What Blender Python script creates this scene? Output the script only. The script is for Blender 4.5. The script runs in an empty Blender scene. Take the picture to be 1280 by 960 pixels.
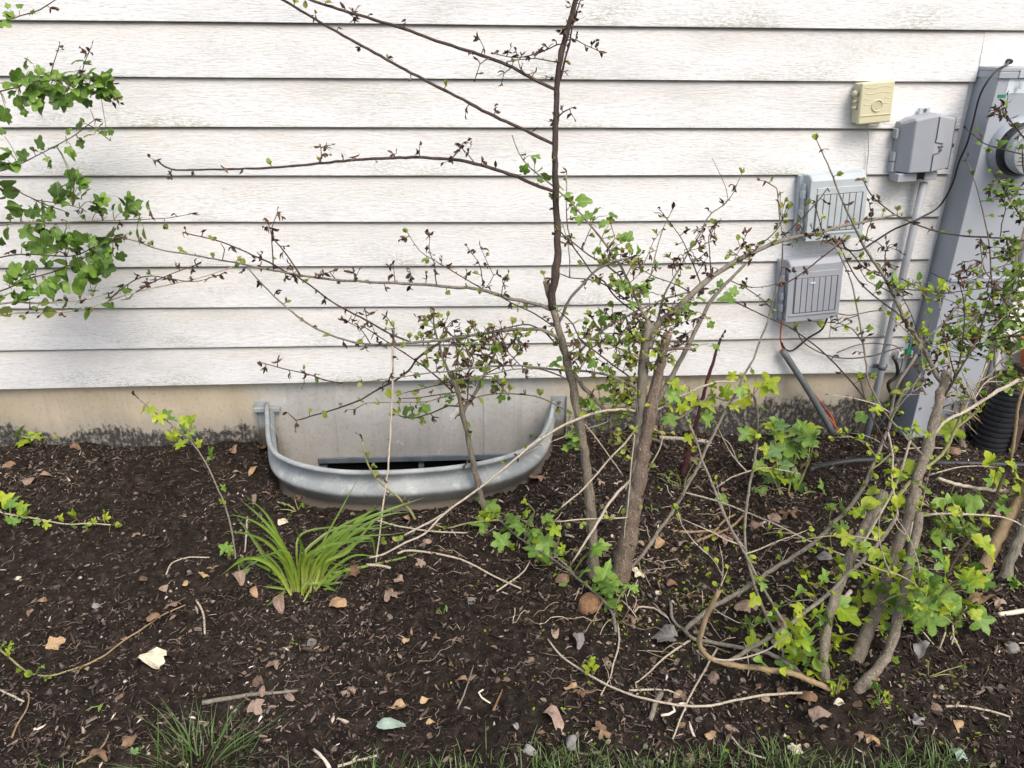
import bpy, math, random
import numpy as np
from mathutils import Vector, Matrix

R = random.Random(7)
NR = np.random.default_rng(11)
S = bpy.context.scene
COL = S.collection

# ------------------------------------------------------------------ camera
F = 959.06
CAM = Vector((0.0, -2.649, 1.181))
def _basis():
    pit, yaw, roll = math.radians(24.234), math.radians(3.862), math.radians(0.535)
    cp, sp, cy, sy = math.cos(pit), math.sin(pit), math.cos(yaw), math.sin(yaw)
    fw = Vector((sy * cp, cy * cp, -sp)); rt = Vector((cy, -sy, 0)); up = rt.cross(fw)
    cr, sr = math.cos(roll), math.sin(roll)
    return rt * cr + up * sr, up * cr - rt * sr, fw
RT, UP, FW = _basis()
cd = bpy.data.cameras.new('camera')
cam = bpy.data.objects.new('camera', cd); COL.objects.link(cam)
cd.sensor_width = 36; cd.lens = F / 1280 * 36; cd.clip_start = 0.02; cd.clip_end = 500
m = Matrix((RT, UP, -FW)).transposed().to_4x4(); m.translation = CAM
cam.matrix_world = m
S.camera = cam
S.render.resolution_x = 1024; S.render.resolution_y = 768

# ------------------------------------------------------------------ light
SUN_EL, SUN_AZ = 52.0, 26.0       # elevation; azimuth measured from straight out of the wall (-y) towards +x
w = bpy.data.worlds.new("World"); S.world = w; w.use_nodes = True
nt = w.node_tree
sky = nt.nodes.new('ShaderNodeTexSky'); sky.sky_type = 'NISHITA'; sky.sun_disc = False
sky.sun_elevation = math.radians(SUN_EL)
sd = Vector((math.sin(math.radians(SUN_AZ)) * math.cos(math.radians(SUN_EL)),
             -math.cos(math.radians(SUN_AZ)) * math.cos(math.radians(SUN_EL)), math.sin(math.radians(SUN_EL))))
sky.sun_rotation = math.atan2(sd.x, sd.y)
sky.air_density = 1.0; sky.dust_density = 4.0; sky.ozone_density = 0.6
bg = nt.nodes['Background']; nt.links.new(sky.outputs[0], bg.inputs[0]); bg.inputs[1].default_value = 0.15
sl = bpy.data.lights.new('sun', 'SUN'); sl.energy = 1.3; sl.angle = math.radians(28); sl.color = (1, 0.95, 0.88)
so = bpy.data.objects.new('sun', sl); COL.objects.link(so)
so.rotation_euler = sd.to_track_quat('Z', 'Y').to_euler()
S.view_settings.view_transform = 'Standard'; S.view_settings.look = 'None'
S.view_settings.exposure = 0.60; S.view_settings.gamma = 1

# ------------------------------------------------------------------ picking points in the place
def ray(u, v):
    return FW + RT * ((u - 640) / F) - UP * ((v - 480) / F)
def P(u, v, y):
    d = ray(u, v); return CAM + d * ((y - CAM.y) / d.y)
_T = NR.random((256, 256))
def vnoise(x, y):
    x = np.asarray(x, float); y = np.asarray(y, float)
    xi = np.floor(x).astype(int); yi = np.floor(y).astype(int); fx = x - xi; fy = y - yi
    fx = fx * fx * (3 - 2 * fx); fy = fy * fy * (3 - 2 * fy)
    a = _T[xi & 255, yi & 255]; b = _T[(xi + 1) & 255, yi & 255]
    c = _T[xi & 255, (yi + 1) & 255]; d = _T[(xi + 1) & 255, (yi + 1) & 255]
    return (a * (1 - fx) + b * fx) * (1 - fy) + (c * (1 - fx) + d * fx) * fy - 0.5
def sst(a, b, x):
    t = np.clip((np.asarray(x, float) - a) / (b - a), 0, 1); return t * t * (3 - 2 * t)
MOUNDS = [(-.60, -.42, .15, -.022), (-.1, -.60, .2, -.002), (0.39, -0.9, .12, .02), (0.9, -1.33, .16, .025), (1.5, -.93, .15, .02), (-.45, -.93, .1, .012), (.82, -.62, .12, -.03), (.37, -1.02, .05, .02)]
def ground(x, y):
    x = np.asarray(x, float); y = np.asarray(y, float)
    z = -0.222 - 0.022 * sst(-.45, 0, y) - 0.03 * sst(0.4, 1.2, x) * sst(-.6, 0, y) + .025 * sst(1.55, 1.8, x) * sst(-.6, 0, y)
    z = z - .025 * np.exp(-((x + .15) / .5) ** 2) * sst(-.75, -.5, y)
    z = z + .030 * vnoise(x * 3.1 + 9, y * 3.1) + .020 * vnoise(x * 9, y * 9 + 5) + .013 * vnoise(x * 27, y * 27) + .008 * vnoise(x * 70, y * 70 + 3)
    for mx, my, s, h in MOUNDS:
        z = z + h * np.exp(-((x - mx) ** 2 + (y - my) ** 2) / s ** 2)
    return z
def G(u, v, dz=0.0):
    d = ray(u, v); z = -0.22
    for _ in range(8):
        p = CAM + d * ((z + dz - CAM.z) / d.z); z = float(ground(p.x, p.y))
    p.z = z + dz
    return p
def pxm(p):                                      # metres per photo pixel at p
    return (p - CAM).dot(FW) / F

# ------------------------------------------------------------------ node helpers
class NT:
    def __init__(s, name):
        s.m = bpy.data.materials.new(name); s.m.use_nodes = True; s.t = s.m.node_tree
        s.b = s.t.nodes['Principled BSDF']; s.out = s.t.nodes['Material Output']
    def n(s, ty, **k):
        a = s.t.nodes.new(ty)
        for q, v in k.items(): setattr(a, q, v)
        return a
    def l(s, a, b): s.t.links.new(a, b)
    def co(s, scale=(1, 1, 1), src='Object', loc=None):
        tc = s.n('ShaderNodeTexCoord'); mp = s.n('ShaderNodeMapping'); mp.inputs['Scale'].default_value = scale
        s.l(tc.outputs[src], mp.inputs[0])
        if loc is not None: s.l(loc, mp.inputs['Location'])
        return mp.outputs[0]
    def noise(s, v, sc, det=4, ro=.55, dist=0):
        a = s.n('ShaderNodeTexNoise'); a.inputs['Scale'].default_value = sc; a.inputs['Detail'].default_value = det
        a.inputs['Roughness'].default_value = ro; a.inputs['Distortion'].default_value = dist
        if v is not None: s.l(v, a.inputs['Vector'])
        return a.outputs['Fac']
    def ramp(s, f, st):
        a = s.n('ShaderNodeValToRGB'); e = a.color_ramp.elements
        while len(e) < len(st): e.new(.5)
        for i, (p, c) in enumerate(st):
            e[i].position = p; e[i].color = (c, c, c, 1) if isinstance(c, (int, float)) else (*c, 1)
        s.l(f, a.inputs[0]); return a.outputs[0]
    def mix(s, f, a, b, mode='MIX'):
        x = s.n('ShaderNodeMix', data_type='RGBA', blend_type=mode)
        for k, v in ((0, f), (6, a), (7, b)):
            if isinstance(v, (int, float)): x.inputs[k].default_value = v if k == 0 else (v, v, v, 1)
            elif isinstance(v, tuple): x.inputs[k].default_value = (*v, 1)
            else: s.l(v, x.inputs[k])
        return x.outputs[2]
    def math(s, op, a, b=None):
        x = s.n('ShaderNodeMath', operation=op)
        for i, v in enumerate((a, b)):
            if v is None: continue
            if isinstance(v, (int, float)): x.inputs[i].default_value = v
            else: s.l(v, x.inputs[i])
        return x.outputs[0]
    def bump(s, h, st, d=.002, nrm=None):
        x = s.n('ShaderNodeBump'); x.inputs['Strength'].default_value = st; x.inputs['Distance'].default_value = d
        s.l(h, x.inputs['Height'])
        if nrm: s.l(nrm, x.inputs['Normal'])
        s.l(x.outputs[0], s.b.inputs['Normal']); return x.outputs[0]
    def fin(s, col, rough=.6, metal=0, spec=.5):
        if isinstance(col, tuple): s.b.inputs['Base Color'].default_value = (*col, 1)
        else: s.l(col, s.b.inputs['Base Color'])
        if isinstance(rough, (int, float)): s.b.inputs['Roughness'].default_value = rough
        else: s.l(rough, s.b.inputs['Roughness'])
        s.b.inputs['Metallic'].default_value = metal; s.b.inputs['Specular IOR Level'].default_value = spec
        return s.m

M = {}
def simple(name, col, rough=.6, metal=0, var=.25, sc=30, bump=.15, bd=.001, spec=.4, orand=0.0):
    t = NT(name); v = t.co()
    f = t.noise(v, sc, 5)
    lo = tuple(c * (1 - var) for c in col); hi = tuple(min(1, c * (1 + var)) for c in col)
    c = t.ramp(f, [(.25, lo), (.75, hi)])
    if orand:
        oi = t.n('ShaderNodeObjectInfo')
        c = t.mix(1.0, c, t.ramp(oi.outputs['Random'], [(0, 1 - orand), (1, 1 + orand)]), 'MULTIPLY')
    t.bump(t.noise(v, sc * 3, 4), bump, bd)
    M[name] = t.fin(c, rough, metal, spec); return M[name]

def m_siding():
    t = NT('white_painted_siding')
    oi = t.n('ShaderNodeObjectInfo'); cmb = t.n('ShaderNodeCombineXYZ')
    for i, k in enumerate((37., 11., 19.)): t.l(t.math('MULTIPLY', oi.outputs['Random'], k), cmb.inputs[i])
    vg = t.co((1, 1, 1), loc=cmb.outputs[0])
    warp = t.n('ShaderNodeMix', data_type='VECTOR')
    # grain: stretched noise whose rows bend round knots
    base = t.n('ShaderNodeMapping'); base.inputs['Scale'].default_value = (2.2, 10, 34); t.l(vg, base.inputs[0])
    nd = t.n('ShaderNodeTexNoise'); nd.inputs['Scale'].default_value = 1.0; nd.inputs['Detail'].default_value = 2
    b2 = t.n('ShaderNodeMapping'); b2.inputs['Scale'].default_value = (2.6, 3, 9); t.l(vg, b2.inputs[0]); t.l(b2.outputs[0], nd.inputs['Vector'])
    add = t.n('ShaderNodeVectorMath', operation='ADD'); sc = t.n('ShaderNodeVectorMath', operation='SCALE'); sc.inputs['Scale'].default_value = 7.
    t.l(nd.outputs['Color'], sc.inputs[0]); t.l(base.outputs[0], add.inputs[0]); t.l(sc.outputs[0], add.inputs[1])
    wv = t.n('ShaderNodeTexWave', wave_type='BANDS', bands_direction='Z', wave_profile='SIN')
    wv.inputs['Scale'].default_value = .55; wv.inputs['Distortion'].default_value = 5.; wv.inputs['Detail'].default_value = 3; wv.inputs['Detail Scale'].default_value = 1.2
    t.l(add.outputs[0], wv.inputs['Vector'])
    fine = t.n('ShaderNodeMapping'); fine.inputs['Scale'].default_value = (34, 60, 300); t.l(vg, fine.inputs[0])
    fn = t.noise(fine.outputs[0], 1, 4, .6)
    mid = t.n('ShaderNodeMapping'); mid.inputs['Scale'].default_value = (75, 60, 120); t.l(vg, mid.inputs[0])
    fm = t.noise(mid.outputs[0], 1, 3, .6)
    # knots
    vk = t.n('ShaderNodeMapping'); vk.inputs['Scale'].default_value = (2.1, .01, 6.3); t.l(vg, vk.inputs[0])
    vo = t.n('ShaderNodeTexVoronoi'); vo.inputs['Scale'].default_value = 1.0; t.l(vk.outputs[0], vo.inputs['Vector'])
    knot = t.ramp(vo.outputs['Distance'], [(0, 1.), (.045, .8), (.075, 0.)])
    ring = t.math('SINE', t.math('MULTIPLY', vo.outputs['Distance'], 260.))
    kn = t.math('MULTIPLY', t.math('MULTIPLY', knot, t.math('ADD', t.math('MULTIPLY', ring, .5), .5)), .9)
    h = t.math('ADD', t.math('ADD', t.math('MULTIPLY', wv.outputs['Fac'], .17), t.math('MULTIPLY', fn, 1.1)), t.math('ADD', t.math('MULTIPLY', fm, .75), kn))
    # colour
    big = t.noise(t.co((1.2, 1, 5), loc=cmb.outputs[0]), 1.6, 5, .6)
    c = t.ramp(big, [(.28, (.64, .65, .64)), (.50, (.77, .775, .77)), (.8, (.84, .84, .83))])
    c = t.mix(t.ramp(fn, [(.32, .6), (.50, 0.)]), c, (.50, .495, .49))
    c = t.mix(t.ramp(fm, [(.26, .55), (.42, 0.)]), c, (.55, .55, .55))
    c = t.mix(t.math('MULTIPLY', kn, .30), c, (.38, .36, .33))
    # object z: 0 at the lower edge, .152 at the lap
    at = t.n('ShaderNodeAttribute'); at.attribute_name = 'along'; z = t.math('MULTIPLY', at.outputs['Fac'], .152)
    # warm bounce light below each lap, painted into the colour, irregular
    wn = t.noise(t.co((6, 1, 22), loc=cmb.outputs[0]), 1, 5, .65)
    warm = t.math('MULTIPLY', t.ramp(z, [(.05, 0), (.155, 1)]), t.ramp(wn, [(.30, 0.2), (.65, 1.)]))
    c = t.mix(t.math('MULTIPLY', warm, .50), c, (.69, .62, .54))
    # mildew
    mp = t.n('ShaderNodeMapping'); mp.inputs['Scale'].default_value = (3., 1, 9); t.l(vg, mp.inputs[0])
    mn = t.noise(mp.outputs[0], 1, 3, .5); ms = t.noise(t.co((75, 10, 210), loc=cmb.outputs[0]), 1, 4, .7)
    mil = t.math('MULTIPLY', t.ramp(mn, [(.48, 0), (.66, .9)]), t.ramp(ms, [(.44, 0), (.58, 1)]))
    mil = t.math('MULTIPLY', mil, t.ramp(z, [(.0, .75), (.07, .35), (.16, .12)]))
    c = t.mix(mil, c, (.30, .31, .22))
    edge = t.math('MULTIPLY', t.ramp(z, [(.0, 1.), (.010, 0.)]), t.ramp(mn, [(.42, 0.), (.62, .7)]))
    c = t.mix(t.math('MULTIPLY', edge, .6), c, (.25, .26, .17))
    # dark specks
    sp = t.noise(t.co((150, 60, 150), loc=cmb.outputs[0]), 1, 2, .5)
    c = t.mix(t.ramp(sp, [(.765, 0), (.80, .55)]), c, (.22, .20, .17))
    lap_shade = t.ramp(z, [(.1405, 0), (.1465, .8), (.152, 1)])  # thin dark shadow line under the lap, painted into the board colour
    c = t.mix(t.math('MULTIPLY', lap_shade, t.ramp(wn, [(.2, .55), (.6, .95)])), c, (.10, .085, .055))
    t.bump(h, .62, .0020)
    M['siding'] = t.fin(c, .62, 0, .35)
m_siding()

def m_found():
    t = NT('stained_concrete')
    v = t.co(); sep = t.n('ShaderNodeSeparateXYZ'); t.l(v, sep.inputs[0]); x, z = sep.outputs[0], sep.outputs[2]
    n1 = t.noise(v, 5, 5, .6); n2 = t.noise(v, 60, 4, .6)
    c = t.ramp(n1, [(.3, (.45, .385, .275)), (.7, (.55, .475, .36))])
    # bare concrete inside the window well: greyer, never painted
    xn = t.math('ADD', x, t.math('MULTIPLY', t.math('SUBTRACT', n1, .5), .22))
    ins = t.math('MULTIPLY', t.ramp(t.math('MULTIPLY', t.math('ADD', xn, .95), 1.0), [(.12, 0), (.26, 1)]), t.ramp(t.math('MULTIPLY', t.math('ADD', xn, 0.), 1.0), [(.30, 1), (.42, 0)]))
    grey = t.ramp(t.noise(v, 8, 6, .6), [(.3, (.42, .415, .39)), (.7, (.55, .54, .51))])
    c = t.mix(ins, c, grey)
    # vertical streaks
    st = t.noise(t.co((26, 1, 1.6)), 1, 5, .6)
    c = t.mix(t.ramp(st, [(.52, 0), (.72, .35)]), c, (.30, .27, .21))
    # lime bloom
    lb = t.noise(t.co((7, 1, 5)), 1, 6, .7)
    c = t.mix(t.math('MULTIPLY', ins, t.ramp(lb, [(.645, 0), (.67, .8)])), c, (.72, .70, .66))
    # black mould above the soil
    zn = t.math('ADD', z, t.math('MULTIPLY', t.math('SUBTRACT', t.noise(t.co((5, 1, 3)), 1, 5, .65), .5), .20))
    rgt = t.ramp(t.math('ADD', x, 0.), [(.35, 0), (.75, .07)])
    low = t.ramp(t.math('ADD', t.math('SUBTRACT', zn, rgt), .30), [(.0, 1.), (.10, .97), (.150, .55), (.185, 0)])
    sp = t.noise(t.co((78, 10, 52)), 1, 6, .72)
    drip = t.noise(t.co((60, 1, 9)), 1, 3, .6)
    md = t.math('ADD', t.math('MULTIPLY', low, .52), t.math('ADD', t.math('MULTIPLY', sp, .55), t.math('MULTIPLY', drip, .12)))
    gl = t.math('MULTIPLY', low, t.math('SUBTRACT', 1.0, t.math('MULTIPLY', ins, .8)))
    c = t.mix(t.math('MULTIPLY', gl, .7), c, (.30, .285, .255))
    mould = t.math('MULTIPLY', t.ramp(md, [(.745, 0), (.85, 1)]), t.math('SUBTRACT', 1.0, t.math('MULTIPLY', ins, .93)))
    c = t.mix(t.math('MULTIPLY', mould, .93), c, (.028, .028, .029))
    c = t.mix(t.ramp(n2, [(.30, .35), (.45, 0)]), c, (.26, .235, .19))
    hb = t.math('ADD', t.math('MULTIPLY', n2, .6), t.math('MULTIPLY', sp, .6))
    t.bump(hb, .5, .004)
    M['found'] = t.fin(c, .85, 0, .2)
m_found()

def m_soil():
    t = NT('dark_mulched_soil'); v = t.co()
    n1 = t.noise(v, 2.2, 5, .6); n2 = t.noise(v, 38, 6, .68); n3 = t.noise(v, 190, 4, .7)
    c = t.ramp(n2, [(.32, (.011, .008, .006)), (.52, (.031, .023, .0175)), (.72, (.080, .060, .046))])
    c = t.mix(t.ramp(n1, [(.52, 0), (.75, .35)]), c, (.065, .050, .038))
    c = t.mix(t.ramp(n3, [(.64, 0), (.74, .7)]), c, (.13, .10, .075))
    t.bump(t.math('ADD', n2, t.math('MULTIPLY', n3, .7)), 1., .014)
    M['soil'] = t.fin(c, .92, 0, .15)
m_soil()

def m_attr(name, attr, rough=.85, bump=.5, spec=.2, transl=0, var=.35, sc=90, bd=.001):
    t = NT(name); a = t.n('ShaderNodeAttribute'); a.attribute_name = attr
    n = t.noise(t.co(), sc, 4, .6)
    c = t.mix(1.0, a.outputs['Color'], t.ramp(n, [(.3, 1 - var), (.7, 1 + var)]), 'MULTIPLY')
    if bump: t.bump(n, bump, bd)
    mt = t.fin(c, rough, 0, spec)
    if transl:
        tr = t.n('ShaderNodeBsdfTranslucent'); t.l(c, tr.inputs['Color']); mx = t.n('ShaderNodeMixShader'); mx.inputs[0].default_value = transl
        t.l(t.b.outputs[0], mx.inputs[1]); t.l(tr.outputs[0], mx.inputs[2]); t.l(mx.outputs[0], t.out.inputs[0])
    M[name] = mt; return mt
m_attr('chips', 'tint')
m_attr('small_green', 'tint', rough=.5, bump=.2, transl=.3, var=.2, sc=60)
m_attr('withered', 'tint', rough=.7, bump=.3, transl=.08, sc=120)

def m_leaf(name, dark, light, vein, transl=.3, rough=.45, brown=None):
    t = NT(name); oi = t.n('ShaderNodeObjectInfo'); v = t.co()
    c = t.ramp(oi.outputs['Random'], [(0, dark), (1, light)])
    n = t.noise(v, 130, 3, .6)
    c = t.mix(1., c, t.ramp(n, [(.3, .78), (.7, 1.2)]), 'MULTIPLY')
    if brown:
        n4 = t.noise(v, 55, 3, .6); c = t.mix(t.ramp(n4, [(.56, 0), (.66, 1)]), c, brown)
    sep = t.n('ShaderNodeSeparateXYZ'); t.l(v, sep.inputs[0])
    ax = t.math('ABSOLUTE', sep.outputs[0])
    mid = t.ramp(t.math('MULTIPLY', ax, 30.), [(.0, 1), (.03, 0)])
    lat = t.math('SINE', t.math('MULTIPLY', t.math('SUBTRACT', sep.outputs[1], t.math('MULTIPLY', ax, .9)), 1300.))
    lv = t.math('MULTIPLY', t.ramp(lat, [(.80, 0), (1., .5)]), 1.)
    c = t.mix(t.math('MAXIMUM', t.math('MULTIPLY', mid, .7), lv), c, vein)
    t.bump(t.math('ADD', n, t.math('MULTIPLY', lat, .25)), .35, .0012)
    mt = t.fin(c, rough, 0, .4)
    tr = t.n('ShaderNodeBsdfTranslucent'); t.l(c, tr.inputs['Color']); mx = t.n('ShaderNodeMixShader'); mx.inputs[0].default_value = transl
    t.l(t.b.outputs[0], mx.inputs[1]); t.l(tr.outputs[0], mx.inputs[2]); t.l(mx.outputs[0], t.out.inputs[0])
    M[name] = mt
m_leaf('leaf_dark', (.045, .10, .018), (.12, .22, .035), (.16, .25, .07))
m_leaf('leaf_mid', (.09, .19, .022), (.19, .33, .045), (.24, .36, .10))
m_leaf('leaf_lime', (.24, .37, .016), (.43, .50, .03), (.45, .52, .13), .35)
m_leaf('leaf_soft', (.15, .29, .04), (.26, .42, .08), (.33, .46, .17), .35)
m_leaf('leaf_blue', (.09, .20, .05), (.18, .31, .10), (.26, .38, .17), .25)
m_leaf('leaf_dead', (.16, .09, .05), (.34, .22, .14), (.22, .14, .09), .1, .7, (.10, .055, .03))
m_leaf('leaf_pinkbrown', (.19, .125, .09), (.36, .26, .20), (.42, .32, .25), .1, .7, (.15, .09, .065))
m_leaf('leaf_tan', (.38, .24, .12), (.50, .34, .19), (.55, .42, .26), .1, .7)
m_leaf('leaf_grey', (.16, .15, .14), (.28, .265, .25), (.32, .30, .28), .05, .7, (.10, .09, .08))
m_leaf('leaf_cream', (.62, .55, .40), (.62, .55, .40), (.78, .72, .58), .1, .6)
m_leaf('leaf_mint', (.27, .36, .29), (.27, .36, .29), (.38, .45, .38), .1, .6)

def m_bark(name, lo, hi, speck, spk=.62, sc=1.):
    t = NT(name); v = t.co()
    a = t.noise(t.co((1, 1, .25)), 90 * sc, 5, .65); b = t.noise(v, 12, 4)
    c = t.ramp(a, [(.3, lo), (.7, hi)])
    c = t.mix(t.ramp(b, [(.4, 0), (.65, .4)]), c, tuple(x * .6 for x in hi))
    s = t.noise(t.co((1, 1, .8)), 330 * sc, 2, .5)
    c = t.mix(t.ramp(s, [(spk, 0), (spk + .04, .8)]), c, speck)
    t.bump(t.math('ADD', t.math('ADD', a, t.math('MULTIPLY', s, .6)), t.noise(t.co((1, 1, .3)), 38 * sc, 3, .6)), 1., .004)
    M[name] = t.fin(c, .8, 0, .25)
m_bark('bark', (.115, .096, .072), (.275, .235, .180), (.44, .40, .33))
m_bark('bark_red', (.105, .075, .055), (.245, .19, .145), (.42, .35, .29), .60)
m_bark('bark_dark', (.045, .032, .027), (.115, .082, .068), (.22, .18, .15), .66)
m_bark('bark_grey', (.13, .115, .09), (.30, .27, .215), (.38, .34, .28), .66)
m_bark('bark_orange', (.17, .085, .035), (.32, .19, .10), (.42, .34, .25))
m_bark('bark_tan', (.23, .16, .085), (.40, .30, .18), (.50, .42, .30), .68)
m_bark('cane_pale', (.36, .30, .22), (.60, .53, .42), (.66, .6, .5), .66)
m_bark('cane_green', (.22, .22, .09), (.38, .37, .17), (.42, .34, .22), .66)
m_bark('cane_purple', (.045, .016, .02), (.11, .035, .04), (.16, .08, .07), .7)
simple('cut_wood', (.36, .22, .16), .8, var=.3, sc=200)
simple('cut_pale', (.70, .62, .50), .8, var=.15, sc=200)

def m_galv():
    t = NT('weathered_galvanised_steel'); v = t.co(); sep = t.n('ShaderNodeSeparateXYZ'); t.l(v, sep.inputs[0])
    vo = t.n('ShaderNodeTexVoronoi'); vo.inputs['Scale'].default_value = 85; t.l(v, vo.inputs['Vector'])
    c = t.mix(.18, t.ramp(t.noise(v, 7, 5, .6), [(.3, (.25, .275, .28)), (.7, (.41, .435, .435))]), t.ramp(t.noise(v, 160, 2), [(.3, .3), (.7, .7)]), 'SOFT_LIGHT')
    ch = t.noise(v, 24, 6, .7)
    c = t.mix(t.ramp(ch, [(.54, 0), (.66, .5)]), c, (.60, .62, .60))
    z = t.math('ADD', sep.outputs[2], t.math('MULTIPLY', t.math('SUBTRACT', t.noise(v, 14, 5, .7), .5), .05))
    d = t.ramp(t.math('ADD', z, .24), [(.0, 1), (.045, .75), (.075, 0)])
    c = t.mix(t.math('MULTIPLY', d, .92), c, (.10, .075, .05))
    s = t.noise(v, 150, 3, .6); c = t.mix(t.ramp(s, [(.66, 0), (.70, .7)]), c, (.16, .14, .12))
    t.bump(ch, .15, .002)
    M['galv'] = t.fin(c, t.ramp(ch, [(.3, .6), (.7, .8)]), .12, .3)
m_galv()
simple('grey_plastic', (.35, .37, .405), .55, var=.07, sc=12, bump=.05)
simple('grey_plastic_light', (.46, .505, .52), .6, var=.10, sc=14, bump=.08)
simple('grey_metal_paint', (.36, .39, .43), .45, var=.06, sc=7, bump=.04, spec=.5)
simple('grey_metal_side', (.36, .39, .43), .45, var=.06, sc=7, bump=.04, spec=.5)
simple('cream_plastic', (.62, .585, .39), .5, var=.06, sc=9, bump=.06)
simple('conduit_grey', (.34, .355, .375), .5, var=.10, sc=20, bump=.05)
simple('conduit_dark', (.14, .155, .155), .5, var=.12, sc=20, bump=.05)
simple('cable_black', (.02, .02, .024), .4, var=.2)
simple('cable_grey', (.085, .085, .09), .5, var=.2)
simple('wire_orange', (.55, .10, .03), .5, var=.15)
simple('hose_black', (.028, .030, .032), .5, var=.3, sc=15, bump=.1)
simple('pipe_black', (.022, .024, .028), .38, var=.3, sc=25, bump=.05, spec=.5)
simple('terracotta', (.50, .13, .05), .6, var=.2, sc=14)
simple('frame_blue', (.14, .165, .19), .6, var=.35, sc=25, bump=.3)
simple('dark_void', (.012, .012, .013), .5, var=.1)
simple('seam_dark', (.09, .10, .12), .7, var=.1)
simple('white_label', (.60, .67, .72), .4, var=.05)
simple('green_plastic', (.01, .22, .10), .4, var=.1)
simple('white_plastic', (.72, .72, .70), .4, var=.06)
simple('screw_steel', (.35, .35, .36), .35, .8, var=.1)
simple('meter_face', (.62, .63, .64), .4, var=.04)
simple('brass', (.30, .17, .06), .4, .8)
simple('trim_white', (.70, .70, .69), .6, var=.1, sc=25, bump=.3)
simple('stone', (.30, .28, .26), .8, var=.4, sc=60, bump=.5, orand=.4)
simple('gravel_dark', (.05, .045, .04), .9, var=.5, sc=60, bump=.8)
simple('blue_tarp', (.03, .05, .13), .5, var=.3)
def m_glass():
    t = NT('clear_meter_glass'); t.b.inputs['Transmission Weight'].default_value = 1; t.b.inputs['IOR'].default_value = 1.45
    M['glass'] = t.fin((.9, .93, .95), .03)
    t = NT('dark_window_pane'); M['pane'] = t.fin((.01, .011, .012), .08, 0, .3)
m_glass()
def m_blade(name, lo, hi, base):
    t = NT(name); oi = t.n('ShaderNodeAttribute'); oi.attribute_name = 'along'
    c = t.ramp(oi.outputs['Fac'], [(0, base), (.28, lo), (1, hi)])
    oi2 = t.n('ShaderNodeObjectInfo'); c = t.mix(1., c, t.ramp(oi2.outputs['Random'], [(0, .7), (1, 1.25)]), 'MULTIPLY')
    n = t.noise(t.co(), 60, 3); c = t.mix(1., c, t.ramp(n, [(.3, .8), (.7, 1.15)]), 'MULTIPLY')
    t.fin(c, .38, 0, .5)
    tr = t.n('ShaderNodeBsdfTranslucent'); t.l(c, tr.inputs['Color']); mx = t.n('ShaderNodeMixShader'); mx.inputs[0].default_value = .25
    t.l(t.b.outputs[0], mx.inputs[1]); t.l(tr.outputs[0], mx.inputs[2]); t.l(mx.outputs[0], t.out.inputs[0])
    M[name] = t.m
m_blade('lily_blade', (.24, .34, .04), (.09, .19, .03), (.50, .50, .16))
m_blade('grass_blade', (.09, .16, .035), (.15, .22, .08), (.12, .16, .05))

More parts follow.
